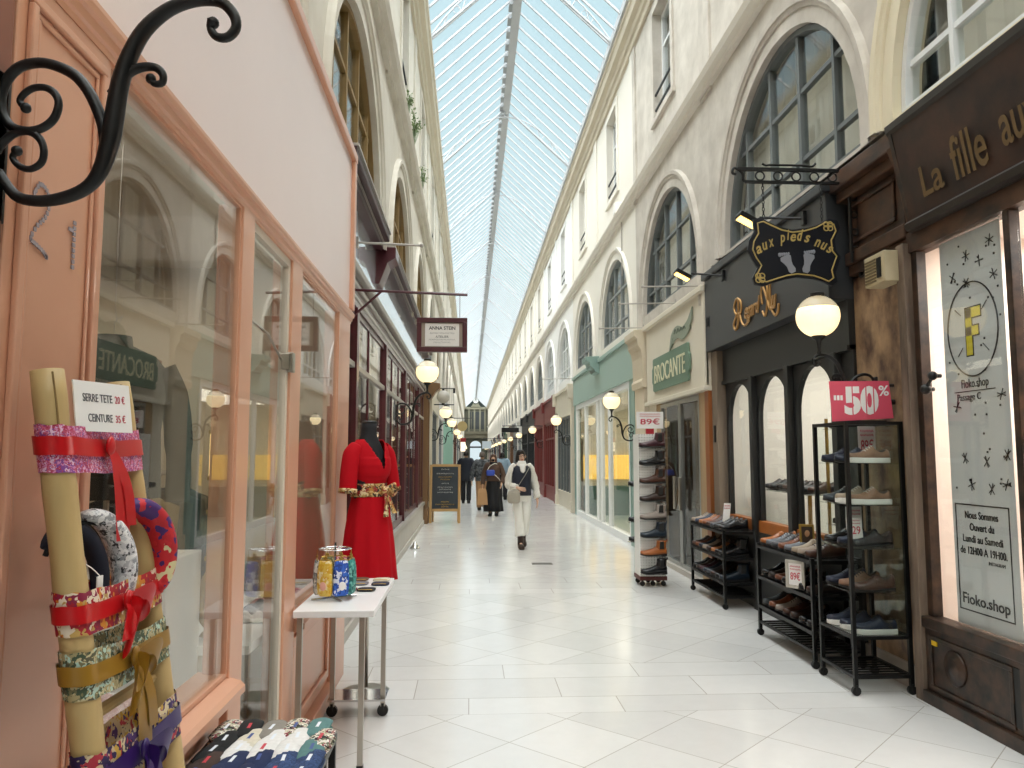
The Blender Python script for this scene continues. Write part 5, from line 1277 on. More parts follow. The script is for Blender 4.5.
price_card('framed_price_card', 'pale grey framed price card hung under the top shelf of the middle rack', (2.585, 6.1, .655), .12, .17, '89€', (0, 0, 1), (.55, -.83, 0), frame=.025)
price_card('price_card', 'small tilted white price card standing among the shoes atop the far rack', (2.78, 8.3, .98), .075, .2, None, (.12, 0, 1), (.8, -.6, 0))
t = thing('picture_card', 'small gilt framed portrait card among the shoes atop the middle rack', 'picture', (2.76, 6.2, .82))
M = Matrix.Rotation(radians(-12), 3, 'Z') @ Matrix.Rotation(radians(-10), 3, 'X')
b = MB(); b.obox((2.78, 6.3, .945), (.12, .012, .17), M); b.build('frame', BRASS, t, bevel=.004)
b = MB(); b.obox((2.7785, 6.2935, .945), (.085, .004, .13), M); b.build('picture_ground', mat('dark_picture', '3a2718', .5), t)
b = MB(); b.ball((2.778, 6.29, .955), .022, 10, 8, (1, .2, 1.3)); b.build('portrait_head', mat('portrait_skin', 'c99a72', .6), t)

# boot tower
PEG = mat('white_pegboard', 'e9e8e4', .5)
def peg_holes(m):
    nt = m.node_tree; N = nt.nodes; L = nt.links
    tc = N.new('ShaderNodeTexCoord'); vm_ = N.new('ShaderNodeVectorMath'); vm_.operation = 'SCALE'; vm_.inputs[3].default_value = 30
    fr = N.new('ShaderNodeVectorMath'); fr.operation = 'FRACTION'; sb = N.new('ShaderNodeVectorMath'); sb.operation = 'SUBTRACT'; sb.inputs[1].default_value = (.5, .5, .5)
    ml = N.new('ShaderNodeVectorMath'); ml.operation = 'MULTIPLY'; ml.inputs[1].default_value = (1, 0, 1); ln = N.new('ShaderNodeVectorMath'); ln.operation = 'LENGTH'
    lt_ = N.new('ShaderNodeMath'); lt_.operation = 'LESS_THAN'; lt_.inputs[1].default_value = .2
    mx = N.new('ShaderNodeMix'); mx.data_type = 'RGBA'; mx.inputs[6].default_value = lin('e9e8e4'); mx.inputs[7].default_value = lin('77756f')
    L.new(tc.outputs['Object'], vm_.inputs[0]); L.new(vm_.outputs[0], fr.inputs[0]); L.new(fr.outputs[0], sb.inputs[0]); L.new(sb.outputs[0], ml.inputs[0]); L.new(ml.outputs[0], ln.inputs[0])
    L.new(ln.outputs['Value'], lt_.inputs[0]); L.new(lt_.outputs[0], mx.inputs[0]); L.new(mx.outputs[2], N['Principled BSDF'].inputs['Base Color'])
peg_holes(PEG)
tx0, tx1, ty0, ty1 = 2.09, 2.41, 9.5, 9.82
tw = thing('boot_tower', 'tall white pegboard tower of ankle boots standing in the passage', 'display tower', (2.25, 9.66, 0))
b = MB(); b.box(tx0, tx1, ty0, ty1, .12, 1.86); b.build('pegboard_column', PEG, tw, bevel=.004)
b = MB(); b.box(tx0 - .01, tx1 + .01, ty0 - .01, ty1 + .01, .07, .12); b.build('plinth_board', mat('red_brown_plinth', '5a2620', .5), tw, bevel=.004)
for x in (tx0 + .03, (tx0 + tx1) / 2, tx1 - .03):
    for y in (ty0 + .03, ty1 - .03): b = MB(); caster(b, x, y, .03); b.build('caster', BLACKP, tw)
BT = [('burgundy', 1.73), ('black', 1.50), ('burgundy', 1.265), ('brown', .965), ('mouse', .70), ('blueblack', .43), ('cognac', .175 + .0), ('black', -.05)]
zs = [1.665, 1.43, 1.20, .93, .66, .39, .385, .13]
zs = [1.675, 1.445, 1.21, .93, .67, .41, .36, .13]
zs = [1.68, 1.46, 1.235, .965, .72, .47, .235 + .08, .10 + .03]
zs = [1.68, 1.46, 1.235, .97, .735, .50, .285, .13]
zs = [1.68, 1.46, 1.235, .965, .70, .455, .24 + .0, .0]
NB_ = 8
zs = [1.69 - i * (1.69 - .155) / 7 for i in range(8)]
for i, c in enumerate(('burgundy', 'black', 'brown', 'darkbrown', 'mouse', 'blueblack', 'cognac', 'black')):
    b = MB(); b.box(2.14, 2.38, 9.41, 9.5, zs[i] - .006, zs[i]); b.build('peg_shelf', CLR, tw)
    put_shoe('boot', c, (2.405, 9.452, zs[i]), pi, '%s ankle boot, %s from the top on the white pegboard tower' % (c.replace('darkbrown', 'dark brown').replace('blueblack', 'blue-black').replace('mouse', 'mouse-grey'), ORD[i]), 'boots on the tower')
for i, z in ((0, 1.2), (1, .75), (2, .5)):
    b = MB(); b.box(2.02, 2.3, 9.82, 9.91, z - .006, z); b.build('peg_shelf', CLR, tw)
    put_shoe('boot', 'black', (2.35, 9.868, z), pi, 'black ankle boot poking out behind the tower, %s from the top' % ORD[i], 'boots behind the tower')
b = MB(); b.box(2.2, 2.3, 9.55, 9.58, 1.86, 1.93); b.build('red_card_holder', mat('deep_red', 'a8202c', .5), tw)
price_card('price_sign', 'white price sign with red figures on top of the pegboard tower', (2.25, 9.545, 2.035), .34, .21, '89€')
tw2 = None
# shoes and fittings inside the black shop
tb = thing('glass_display_table', 'low glass-topped table of shoes inside the black shop behind the far arch', 'table', (3.6, 8.4, 0))
for x in (3.35, 3.85):
    for y in (7.5, 8.9): b = MB(); b.box(x - .015, x + .015, y - .015, y + .015, 0, 1.2); b.build('leg', BRASS, tb)
b = MB(); b.box(3.33, 3.87, 7.48, 8.92, 1.2, 1.215); b.build('table_top', CLR, tb); b = MB(); b.box(3.33, 3.87, 7.48, 8.92, .6, .615); b.build('lower_shelf', CLR, tb)
for i in range(8): put_shoe('lace', ('grey', 'slate', 'black', 'brown', 'grey', 'black', 'slate', 'brown')[i], (3.7, 8.8 - i * .16, 1.216), pi, '%s lace-up shoe, %s along the glass table inside the shop' % (('grey', 'slate', 'black', 'brown', 'grey', 'black', 'slate', 'brown')[i], ORD[i]), 'shoes on the inside table')
sh = thing('wall_shelving', 'tiered glass shelving of shoes inside the black shop', 'shelving', (3.5, 6.3, 0))
for y in (5.5, 7.3):
    for x in (3.45, 3.8): b = MB(); b.box(x - .012, x + .012, y - .012, y + .012, 0, 1.95); b.build('post', BRASS, sh)
for zi, z in enumerate((.95, 1.25, 1.55, 1.85)):
    b = MB(); b.box(3.42, 3.82, 5.48, 7.32, z - .01, z); b.build('glass_shelf', CLR, sh)
    for i in range(9):
        c = ('black', 'slate', 'brown', 'navy', 'grey')[(i * 2 + zi) % 5]
        put_shoe('lace', c, (3.72, 7.2 - i * .2, z), pi, '%s lace-up shoe, %s along the %s shelf level inside the black shop' % (c, ORD[i], ('lowest', 'second', 'third', 'top')[zi]), 'shoes on the inside shelving')
# ------------------------------------------------------------------ bamboo display of headbands and belts
BAM = mat('dry_bamboo', 'c9ad77', .5, var=.35, scale=3, col2='9c7f4a', stretch=(6, 6, .6))
BAMR = mat('bamboo_node', '8f7243', .6, var=.4, scale=20)
A0, A1 = Vector((-.83, 1.55, 1.765)), Vector((-.711, 1.55, 1.014))
C0, C1 = Vector((-.838, 1.86, 1.768)), Vector((-.676, 1.86, .892))
def pole_pt(p0, p1, z): return p0 + (p1 - p0) * ((z - p0.z) / (p1.z - p0.z))
bf = thing('bamboo_stand', 'leaning two-pole bamboo stand wrapped in ribbons and belts against the pink panel', 'display stand', (-.75, 1.7, 0))
bf.location = (-.75, 1.7, 0); ORG[bf.name] = Vector(bf.location)
for p0, p1, r in ((A0, A1, .030), (C0, C1, .031)):
    foot = pole_pt(p0, p1, 0.0)
    n = 30; pts = [p0.lerp(foot, i / n) for i in range(n + 1)]
    b = MB(); b.tube(pts, [r * (1 + .03 * sin(i * 1.9)) for i in range(n + 1)], 18, cap=True); po = b.build('bamboo_pole', BAM, bf, smooth=True)
    for z in (1.30, .98, .62, .3):
        q = pole_pt(p0, p1, z); d = (foot - p0).normalized()
        b = MB(); b.tube([q - d * .018, q - d * .006, q, q + d * .006, q + d * .018], [r * 1.0, r * 1.03, r * 1.06, r * 1.03, r * 1.0], 18, cap=False); b.build('node_ring', BAMR, po, smooth=True)
    b = MB(); b.tube([p0 - (foot - p0).normalized() * .001, p0 - (foot - p0).normalized() * .0015], r * .6, 14); b.build('hollow_end', mat('hollow_bamboo', '4a3a22', .8), po)
    b = MB(); s0 = p0 + Vector((r * .72, -r * .72, -.004)); s1 = pole_pt(p0, p1, 1.63) + Vector((r * .72, -r * .72, 0)); b.tube([s0, s0.lerp(s1, .5) + Vector((.001, 0, 0)), s1], .0022, 4); b.build('split_crack', mat('dark_crack', '8a6f42', .8), po)
for z in (.2, 1.1):
    b = MB(); b.bar(pole_pt(A0, A1, z), pole_pt(C0, C1, z), .012); b.build('rung', BAM, bf)
AXD = (A1 - A0).normalized()
def fabric(name, cols, scale, rough=.6):
    """Printed silk: large blots of several colours."""
    if name in MATS: return MATS[name]
    m = mat(name, cols[0], rough); nt = m.node_tree; N = nt.nodes; L = nt.links
    tc = N.new('ShaderNodeTexCoord'); vo = N.new('ShaderNodeTexVoronoi'); vo.inputs['Scale'].default_value = scale
    nz = N.new('ShaderNodeTexNoise'); nz.inputs['Scale'].default_value = scale * .8
    mx = N.new('ShaderNodeMix'); mx.data_type = 'VECTOR'; mx.inputs[0].default_value = .12
    L.new(tc.outputs['Object'], nz.inputs['Vector']); L.new(tc.outputs['Object'], mx.inputs[4]); L.new(nz.outputs['Color'], mx.inputs[5]); L.new(mx.outputs[1], vo.inputs['Vector'])
    sp = N.new('ShaderNodeSeparateColor'); L.new(vo.outputs['Color'], sp.inputs[0])
    rp = N.new('ShaderNodeValToRGB'); rp.color_ramp.interpolation = 'CONSTANT'
    for i, c in enumerate(cols):
        e = rp.color_ramp.elements[i] if i < 2 else rp.color_ramp.elements.new(i / len(cols))
        e.position = i / len(cols); e.color = lin(c)
    L.new(sp.outputs[0], rp.inputs[0]); L.new(rp.outputs[0], N['Principled BSDF'].inputs['Base Color'])
    return m
def wrap(z_a, z_c, hgt, off, n=10):
    """Closed strip of cloth round both poles; z_a, z_c are its middle height at each pole; returns front and back loops as rings."""
    loop = []
    ra = .031 + off; rc = .032 + off
    def P(p, z): return pole_pt(A0, A1, z) if p == 0 else pole_pt(C0, C1, z)
    pa, pc_ = P(0, z_a), P(1, z_c)
    # plane of the band: along y; front is +x
    seq = []
    for i in range(n + 1): a = -pi / 2 + pi * i / n; seq.append((0, -sin(-a + 0), cos(a), a))
    out = []
    for i in range(n + 1):      # round the first pole: from the back (-x) over -y to the front (+x)
        a = pi + pi * i / n
        out.append((pa.x + ra * cos(a + 0), pa.y + ra * sin(a), z_a))
    m = 8
    for i in range(1, m):
        t = i / m; x = lerp(pa.x + ra, pc_.x + rc, t); out.append((x, lerp(pa.y, pc_.y, t), lerp(z_a, z_c, t) - .004 * sin(pi * t)))
    for i in range(n + 1):
        a = pi * i / n
        out.append((pc_.x + rc * cos(a), pc_.y + rc * sin(a), z_c))
    for i in range(1, m):
        t = i / m; out.append((lerp(pc_.x - rc, pa.x - ra, t), lerp(pc_.y, pa.y, t), lerp(z_c, z_a, t)))
    return out
def strip(loop, h, wav=0., seed=0, lean=None):
    """Cloth strip of height h along a loop; follows the lean of the poles."""
    q = random.Random(seed); rings = []
    lean = lean or Vector((AXD.x / AXD.z, 0, 1))
    for i, p in enumerate(loop):
        e = wav * sin(i * 1.7 + seed); p = Vector(p)
        up = p + lean * (h / 2 + e); dn = p - lean * (h / 2 - e * .5)
        rings.append((up, p + Vector((e * .5, 0, 0)), dn))
    b = MB(); n = len(rings); vs = [v for r in rings for v in r]; fs = []
    for i in range(n):
        j = (i + 1) % n
        for k in range(2): fs.append((i * 3 + k, j * 3 + k, j * 3 + k + 1, i * 3 + k + 1))
    b.add(vs, fs); return b
def ribbon_strip(path, w_, wid, seed=0):
    """Flat ribbon along a path, w_ = its width direction."""
    b = MB(); vs = []; fs = []; q = random.Random(seed)
    for i, p in enumerate(path):
        ww = wid(i / (len(path) - 1)) if callable(wid) else wid; W = Vector(w_)
        vs += [Vector(p) - W * ww / 2, Vector(p) + W * ww / 2]
    for i in range(len(path) - 1): fs.append((2 * i, 2 * i + 1, 2 * i + 3, 2 * i + 2))
    b.add(vs, fs); return b
REDR = mat('red_satin', 'c4161c', .3, spec=.6); GOLDR = mat('gold_satin', '9c7426', .3, spec=.6); PURR = mat('purple_satin', '32195e', .3, spec=.6)
def mid(z_a, z_c, t, off):
    pa, pc_ = pole_pt(A0, A1, z_a), pole_pt(C0, C1, z_c); p = pa.lerp(pc_, t); p.x += .032 + off; return p
def belt(name, label, cat, z_a, z_c, hgt, fab, rib, rib_h, bow_t, tails, loops=True, off=.003, rshift=0., seed=1):
    t = thing(name, label, cat, (-.75, 1.7, 0))
    strip(wrap(z_a, z_c, hgt, off), hgt, .002, seed).build('cloth_band', fab, t, smooth=True)
    strip(wrap(z_a + rshift, z_c + rshift, rib_h, off + .005), rib_h, .001, seed + 3).build('ribbon', rib, t, smooth=True)
    k = mid(z_a + rshift, z_c + rshift, bow_t, off + .014)
    b = MB(); b.ball(k, .017, 12, 8, (.5, .85, 1.25)); b.build('bow_knot', rib, t, smooth=True)
    if loops:
        for s, ln, dz in ((1, .05, -.01), (-1, .035, -.065)):
            pts = spline([k, k + Vector((.03, s * ln * .5, dz * .5 + .02)), k + Vector((.03, s * ln, dz)), k + Vector((.012, s * ln * .95, dz - .02)), k + Vector((.01, s * ln * .4, dz * .4 - .008)), k], 5)
            ribbon_strip(pts, Vector((.25, 0, 1)).normalized(), lambda u: .018 + .032 * sin(pi * u)).build('bow_loop', rib, t, smooth=True)
    for i, (dy, ln, wd) in enumerate(tails):
        pts = spline([k, k + Vector((.016, dy * .3, -ln * .25)), k + Vector((.02 + .006 * i, dy * .7, -ln * .6)), k + Vector((.022 + .006 * i, dy, -ln))], 6)
        ribbon_strip(pts, Vector((.2, 1, 0)).normalized(), lambda u: wd * (.45 + .55 * min(1, u * 2.5))).build('ribbon_tail', rib, t, smooth=True)
    return t
# heights measured at the two poles
belt('floral_belt', 'pink floral belt tied with a red satin bow, highest on the bamboo', 'belt', 1.612, 1.612, .092, fabric('pink_floral', ('c04a6a', 'd98bb8', 'b02a4c', 'e7c4dc', '8a4a9a', 'd56a8a'), 90), REDR, .036, .42, ((.03, .2, .045), (.055, .17, .032)), False, .002, .006, 1)
belt('kimono_belt', 'red kimono cloth belt tied with a drooping red satin bow, second down the bamboo', 'belt', 1.30, 1.30, .080, fabric('red_kimono', ('b3162a', 'd88a2c', '8c1a40', 'c9a45c', 'a8142a', 'efe0c8'), 44), REDR, .034, .40, ((-.045, .07, .04),), True, .002, .0, 2)
belt('brocade_belt', 'green and gold brocade belt tied with a gold satin bow, third down the bamboo', 'belt', 1.187, 1.182, .088, fabric('gold_brocade', ('7e7a56', 'a99c70', '43553f', 'c9bd93', 'b7d2c4', '5c5a44'), 60), GOLDR, .036, .40, ((.02, .22, .045), (.04, .15, .03)), True, .002, .002, 3)
belt('purple_belt', 'patterned belt tied with a dark purple satin bow, lowest on the bamboo', 'belt', 1.0, 1.012, .092, fabric('purple_print', ('c9b28c', '4a2a6a', 'b03040', 'd8c7a0', '2a1a4c', 'c9a040'), 44), PURR, .038, .38, ((.03, .12, .04), (-.02, .1, .035)), True, .002, .0, 4)
# padded headbands hung between the poles
def headband(label, c, axis_dir, m, rad, tk, a0, a1, flat, seed):
    t = thing('headband', label, 'headband', c)
    c = Vector(c); D = Vector(axis_dir).normalized(); U = Vector((-.12, 0, 1)).normalized(); W = D.cross(U)
    b = MB(); n = 26; rings = []
    for i in range(n + 1):
        a = lerp(a0, a1, i / n); ctr = c + D * (rad * .82 * cos(a)) + U * (rad * 1.1 * sin(a)); rd = (D * cos(a) + U * sin(a)).normalized()
        th = tk * (.35 + .65 * max(0, sin(pi * i / n)) ** .6); wd = flat * (.35 + .65 * max(0, sin(pi * i / n)) ** .6)
        rings.append([ctr + rd * (th * cos(k * pi / 6)) + W * (wd * sin(k * pi / 6)) for k in range(12)])
    b.loft(rings); b.build('padded_band', m, t, smooth=True)
    b = MB(); rs = []
    for i in range(n + 1):
        a = lerp(a0 - .1, a1 + .1, i / n); rs.append(c + D * (rad * .72 * cos(a)) + U * (rad * .98 * sin(a)))
    b.tube(rs, .006, 6); b.build('inner_band', mat('black_velvet', '151518', .9), t, smooth=True)
    return t
SILK = fabric('silver_print', ('d9dadd', '9ea2a8', 'eceef0', '3c3e44', 'c6c8cc', 'f4f4f4'), 60, .35)
headband('silver and black printed headband hung between the bamboo poles', (-.775, 1.655, 1.36), (.35, .94, 0), SILK, .105, .022, -.9, 1.75, .034, 1)
headband('red flowered padded headband with a purple heart hung beside the far bamboo pole', (-.745, 1.80, 1.375), (.3, .95, 0), fabric('red_flower', ('b81a24', 'c8242c', 'b81a24', 'd9cfa0', '46206a', 'c01c28'), 34), .10, .026, -.9, 1.9, .04, 2)
headband('dark navy padded headband hanging behind the near bamboo pole', (-.80, 1.62, 1.35), (.3, .95, 0), mat('navy_velvet', '1c2030', .8), .095, .018, -1.2, 2.4, .022, 3)
t = thing('paper_tag', 'small white paper tag on a string beside the near bamboo pole', 'tag', (-.74, 1.62, 1.3))
b = MB(); b.obox((-.735, 1.605, 1.335), (.003, .022, .05)); b.build('tag_card', CARD, t)
b = MB(); b.tube(spline([(-.735, 1.605, 1.36), (-.75, 1.58, 1.385), (-.79, 1.56, 1.40)], 4), .0012, 4); b.build('string', CARD, t)
t = thing('price_card', 'white printed price card standing between the tops of the two bamboo poles', 'sign', (-.79, 1.7, 1.62))
Rr = Vector((.30, .95, 0)).normalized(); U = Vector((-.16, 0, 1)).normalized(); U = (U - Rr * U.dot(Rr)).normalized(); c = Vector((-.772, 1.665, 1.70)); Nn = Rr.cross(U)
b = MB(); b.obox(c, (.155, .003, .105), Matrix((Rr, -Nn, U)).transposed()); b.build('card_sheet', CARD, t)
GRT = mat('grey_print', '55545a', .6)
lettering('card_text', 'SERRE TETE', c + U * .018 - Rr * .016 + Nn * .002, Rr, U, GRT, t, width=.08, height=.017, extrude=.0006)
lettering('card_text', '20 €', c + U * .018 + Rr * .046 + Nn * .002, Rr, U, REDT, t, width=.028, height=.017, extrude=.0006)
lettering('card_text', 'CEINTURE', c - U * .024 - Rr * .012 + Nn * .002, Rr, U, GRT, t, width=.066, height=.017, extrude=.0006)
lettering('card_text', '35 €', c - U * .024 + Rr * .044 + Nn * .002, Rr, U, REDT, t, width=.028, height=.017, extrude=.0006)

# ------------------------------------------------------------------ black table of folded socks
st = thing('sock_table', 'low black metal table covered in folded socks beneath the salmon shop sill', 'table', (-.7, 2.5, 0))
SX0, SX1, SY0, SY1, STZ = -.915, -.475, 2.0, 2.93, .60
b = MB(); b.box(SX0, SX1, SY0, SY1, STZ - .03, STZ); b.build('table_top', mat('grey_black_top', '3a3c3e', .4), st, bevel=.004)
for x in (SX0 + .015, SX1 - .015):
    for y in (SY0 + .015, SY1 - .015, SY1 - .2 if x > -.6 else SY0 + .4): b = MB(); b.box(x - .012, x + .012, y - .012, y + .012, 0, STZ - .03); b.build('leg', RM, st)
b = MB(); b.box(SX1 - .027, SX1 - .003, SY0, SY1, .1, .12); b.build('stretcher', RM, st)
def sock(loc, rz, m, label, band):
    t = thing('sock_pair', label, 'socks', loc, rz, 'folded socks on the black table'); t.scale = (1.22, 1.15, 1.2)
    b = MB()
    for dz in (0, .017):
        rs = []
        for x, w_, h in ((-.075, .022, .010), (-.06, .034, .017), (-.01, .037, .018), (.03, .036, .018), (.06, .034, .017), (.078, .018, .009)):
            rs.append([(x + .004 * (dz > 0), w_ * cos(a), .0095 + dz + h * .55 * sin(a)) for a in [2 * pi * i / 14 for i in range(14)]])
        b.loft(rs)
    b.build('knit_body', m, t, smooth=True, world=False)
    b = MB()
    b.add([(x, w_, z + .0345) for x in (-.012, .03) for w_, z in ((-.022, -.002), (-.011, .0012), (0, .002), (.011, .0012), (.022, -.002))], [(i, i + 1, i + 6, i + 5) for i in range(4)])
    b.build('paper_label', band, t, world=False)
    return t
cols = [('charcoal', '34343a'), ('navy', '1f2c50'), ('black', '1a1a1c'), ('denim', '3c4e74'), ('brown', '40302a'), ('white', 'e6e4e2'), ('cream', 'd8d0bd'), ('speckled', '8d8880'), ('teal', '5d8483'), ('floral', 'c9bfb0')]
LAB = mat('pale_label', 'dfe4ec', .6); LABR = mat('red_label', 'c23a48', .6); LABB = mat('blue_label', '3a4f8c', .6)
FANCY = fabric('sock_floral', ('d8d2c8', '8d3a44', '2a2a2c', 'c9c2a8', '6d7a5c', 'efe9e0'), 60, .9); SPK = fabric('sock_speckle', ('2c4068', '3a5280', '24365a', '30466e'), 80, .9)
rows = [(2.86, ['floral', 'black', 'speckled', 'floral', 'teal'], -.02), (2.76, ['black', 'cream', 'white', 'white', 'floral'], .01), (2.665, ['black', 'white', 'white', 'white', 'teal'], 0), (2.57, ['brown', 'navy', 'navy', 'denim', 'denim'], .01), (2.47, ['brown', 'navy', 'navy', 'denim', 'denim'], 0), (2.37, ['black', 'teal', 'navy', 'denim', 'white'], 0), (2.26, ['brown', 'black', 'charcoal', 'navy', 'teal'], 0)]
for ri, (y, items, dx) in enumerate(rows):
    for i, c in enumerate(items):
        cc_ = dict(cols)[c]; m = FANCY if c == 'floral' else SPK if c == 'denim' else mat('sock_' + c, cc_, .95, var=.3, scale=60)
        sock((-.865 + i * .08 + dx + .03, y + RND.uniform(-.008, .008), STZ + .001), pi / 2 + RND.uniform(-.12, .12), m, 'folded %s sock pair, %s row from the far edge, %s out from the wall' % (c, ORD[ri], ORD[i]), (LAB, LABR, LAB, LABB, LAB)[(i + ri * 2) % 5])
t = thing('price_strip', 'small white price strip lying on the outer edge of the sock table', 'sign', (-.5, 2.62, STZ)); b = MB(); b.box(-.53, -.48, 2.6, 2.7, STZ + .001, STZ + .004); b.build('card_sheet', CARD, t)

# ------------------------------------------------------------------ white table with thin steel legs
wt = thing('white_table', 'narrow white-topped table on thin steel legs beside the salmon shop', 'table', (-.7, 4.65, 0))
TX0, TX1, TY0, TY1, TZ = -.905, -.49, 4.1, 5.16, .80
b = MB(); b.box(TX0, TX1, TY0, TY1, TZ - .035, TZ); b.build('table_top', mat('white_laminate', 'eeeeee', .35), wt, bevel=.004)
for x, y in ((-.875, 4.14), (-.555, 4.14), (-.84, 4.95), (-.53, 4.95)):
    b = MB(); b.box(x - .014, x + .014, y - .014, y + .014, .06 if y > 4.5 else .0, TZ - .035); b.build('leg', STEEL, wt)
b = MB(); b.box(-.86, -.51, 4.9, 5.12, .10, .112); b.build('base_plate', CHROME, wt)
for x in (-.84, -.53): b = MB(); caster(b, x, 4.95, .034); b.build('caster', BLACKP, wt)
for x in (-.875, -.555): b = MB(); b.box(x - .016, x + .016, 4.124, 4.156, 0, .02); b.build('foot_cap', BLACKP, wt)
# revolving stand of little purses
cr = thing('purse_stand', 'small chrome revolving stand hung with printed purses on the white table', 'stand', (-.76, 4.45, TZ))
cx_, cy_ = -.755, 4.45
b = MB(); b.bar((cx_, cy_, TZ), (cx_, cy_, TZ + .31), .006); b.build('spindle', CHROME, cr)
b = MB()
for a in range(4): b.bar((cx_, cy_, TZ + .008), (cx_ + .13 * cos(a * pi / 2 + .5), cy_ + .13 * sin(a * pi / 2 + .5), TZ + .006), .005)
b.build('cross_foot', CHROME, cr)
b = MB(); b.tube([(cx_ + .09 * cos(a), cy_ + .09 * sin(a), TZ + .275) for a in [i * pi / 12 for i in range(24)]], .003, 5, closed=True)
for a in range(4): b.bar((cx_, cy_, TZ + .275), (cx_ + .09 * cos(a * pi / 2), cy_ + .09 * sin(a * pi / 2), TZ + .275), .003, 5)
b.build('hook_ring', CHROME, cr)
PUR = [('yellow', fabric('purse_yellow', ('e0b840', 'e6c65c', 'dba92c', 'f0e0b0'), 40), -1.95), ('blue', fabric('purse_blue', ('1f4fb0', '2a62c8', '173c8c', 'd8dfee'), 40), -1.05), ('grey', fabric('purse_grey', ('b9b5ae', '8d8a84', 'd8d4cc', '5c5a58'), 40), -2.9), ('teal', fabric('purse_teal', ('3f9a90', '2a7a74', '7cc0b4', '1d5c58'), 40), -.25),
       ('black', fabric('purse_black', ('1c1c22', '33343c', '55565c', 'a03038'), 40), .6), ('rose', fabric('purse_rose', ('c05a6a', 'd98a94', 'a03a4c', 'f0d0c8'), 40), 1.4), ('olive', fabric('purse_olive', ('6d6a3c', '8d8a5c', '4c4a2a', 'c9c49a'), 40), 2.2)]
for nm_, m_, a in PUR:
    c = Vector((cx_ + .098 * cos(a), cy_ + .098 * sin(a), TZ + .165)); 
    t = thing('coin_purse', '%s printed coin purse hanging from the chrome revolving stand' % nm_, 'purse', c, a + pi / 2)
    t.scale = (.98, 1.0, 1.25); t.location.z -= .03
    b = MB(); rs = []
    for z, w_, d in ((-.085, .03, .008), (-.075, .045, .016), (-.02, .047, .022), (.03, .044, .018), (.06, .040, .012), (.068, .036, .006)): rs.append(ell((0, 0, z), w_, d, 16, None, .6))
    b.loft(rs); b.build('pouch', m_, t, smooth=True, world=False)
    b = MB(); b.tube([(-.037, 0, .066), (0, 0, .072), (.037, 0, .066)], .005, 6); b.build('clasp_frame', BRASS, t, world=False)
    b = MB(); b.ball((-.006, 0, .08), .006, 8, 6); b.ball((.006, 0, .082), .006, 8, 6); b.bar((0, 0, .07), (0, -.0, .108), .0018, 5); b.build('clasp', BRASS, t, world=False)
    if nm_ in ('yellow', 'blue'):
        b = MB(); b.ball((0, -.021, -.04), .02, 12, 8, (1, .12, 1)); b.build('round_badge', CARD if nm_ == 'blue' else mat('pink_badge', 'e8b0a0', .6), t, world=False, smooth=True)
for i, (nm_, x, y, c) in enumerate((('pink', -.80, 4.72, 'd8a0a8'), ('dark red', -.72, 4.70, '7a2a34'), ('black', -.61, 4.70, '26242a'), ('white', -.82, 4.98, 'dedad6'), ('grey', -.68, 4.92, '77757a'), ('cream', -.56, 5.06, 'd8cdb8'), ('navy', -.55, 4.90, '2a3048'), ('brown', -.70, 5.08, '6a4c3c'))):
    t = thing('flat_pouch', '%s flat cloth pouch lying on the white table behind the purse stand' % nm_, 'pouch', (x, y, TZ))
    b = MB(); b.loft([ell((x, y, TZ + z), w_, d, 18, None, .5) for z, w_, d in ((.001, .045, .05), (.004, .054, .06), (.009, .054, .06), (.012, .045, .05))]); b.build('pouch_body', mat('pouch_' + nm_.replace(' ', '_'), c, .9, var=.4, scale=30), t, smooth=True)
    b = MB(); b.tube([(x - .04, y - .05, TZ + .0125), (x, y - .052, TZ + .0135), (x + .04, y - .05, TZ + .0125)], .002, 5); b.build('zip', BRASS, t)

# ------------------------------------------------------------------ dress form in the red dress
DRESS = mat('red_crepe', 'b70c1b', .8, var=.06, scale=3, spec=.15); SCARF = fabric('scarf_print', ('c9a86a', '8a5a2c', 'e3cfa0', '3c2a1c', 'b3823c', 'a03028'), 38)
mq = thing('dressed_mannequin', 'black dress form wearing a red dress with patterned sash, beyond the white table', 'mannequin', (-.70, 5.45, 0), radians(52))
def P_(z, rx, ry, cx=0, cy=0, n=28, p=1): return ell((cx, cy, z), rx, ry, n, None, p)
b = MB(); b.loft([P_(1.0, .12, .1), P_(1.2, .125, .1), P_(1.38, .135, .1), P_(1.5, .14, .1), P_(1.6, .125, .085), P_(1.68, .09, .07, 0, .01), P_(1.72, .062, .06, 0, .012), P_(1.78, .052, .054, 0, .012), P_(1.82, .052, .054, 0, .01)]); b.build('torso_form', mat('black_jersey', '15151a', .8), mq, smooth=True, world=False)
b = MB(); b.lathe([(.052, 1.82), (.054, 1.828), (.045, 1.838), (.01, 1.84)], (0, .01, 0)); b.build('neck_cap', BLACKP, mq, smooth=True, world=False)
b = MB(); b.bar((0, 0, .02), (0, 0, 1.05), .014); b.lathe([(.16, 0), (.16, .010), (.02, .014), (.014, .03)]); b.build('stand', STEEL, mq, smooth=True, world=False)
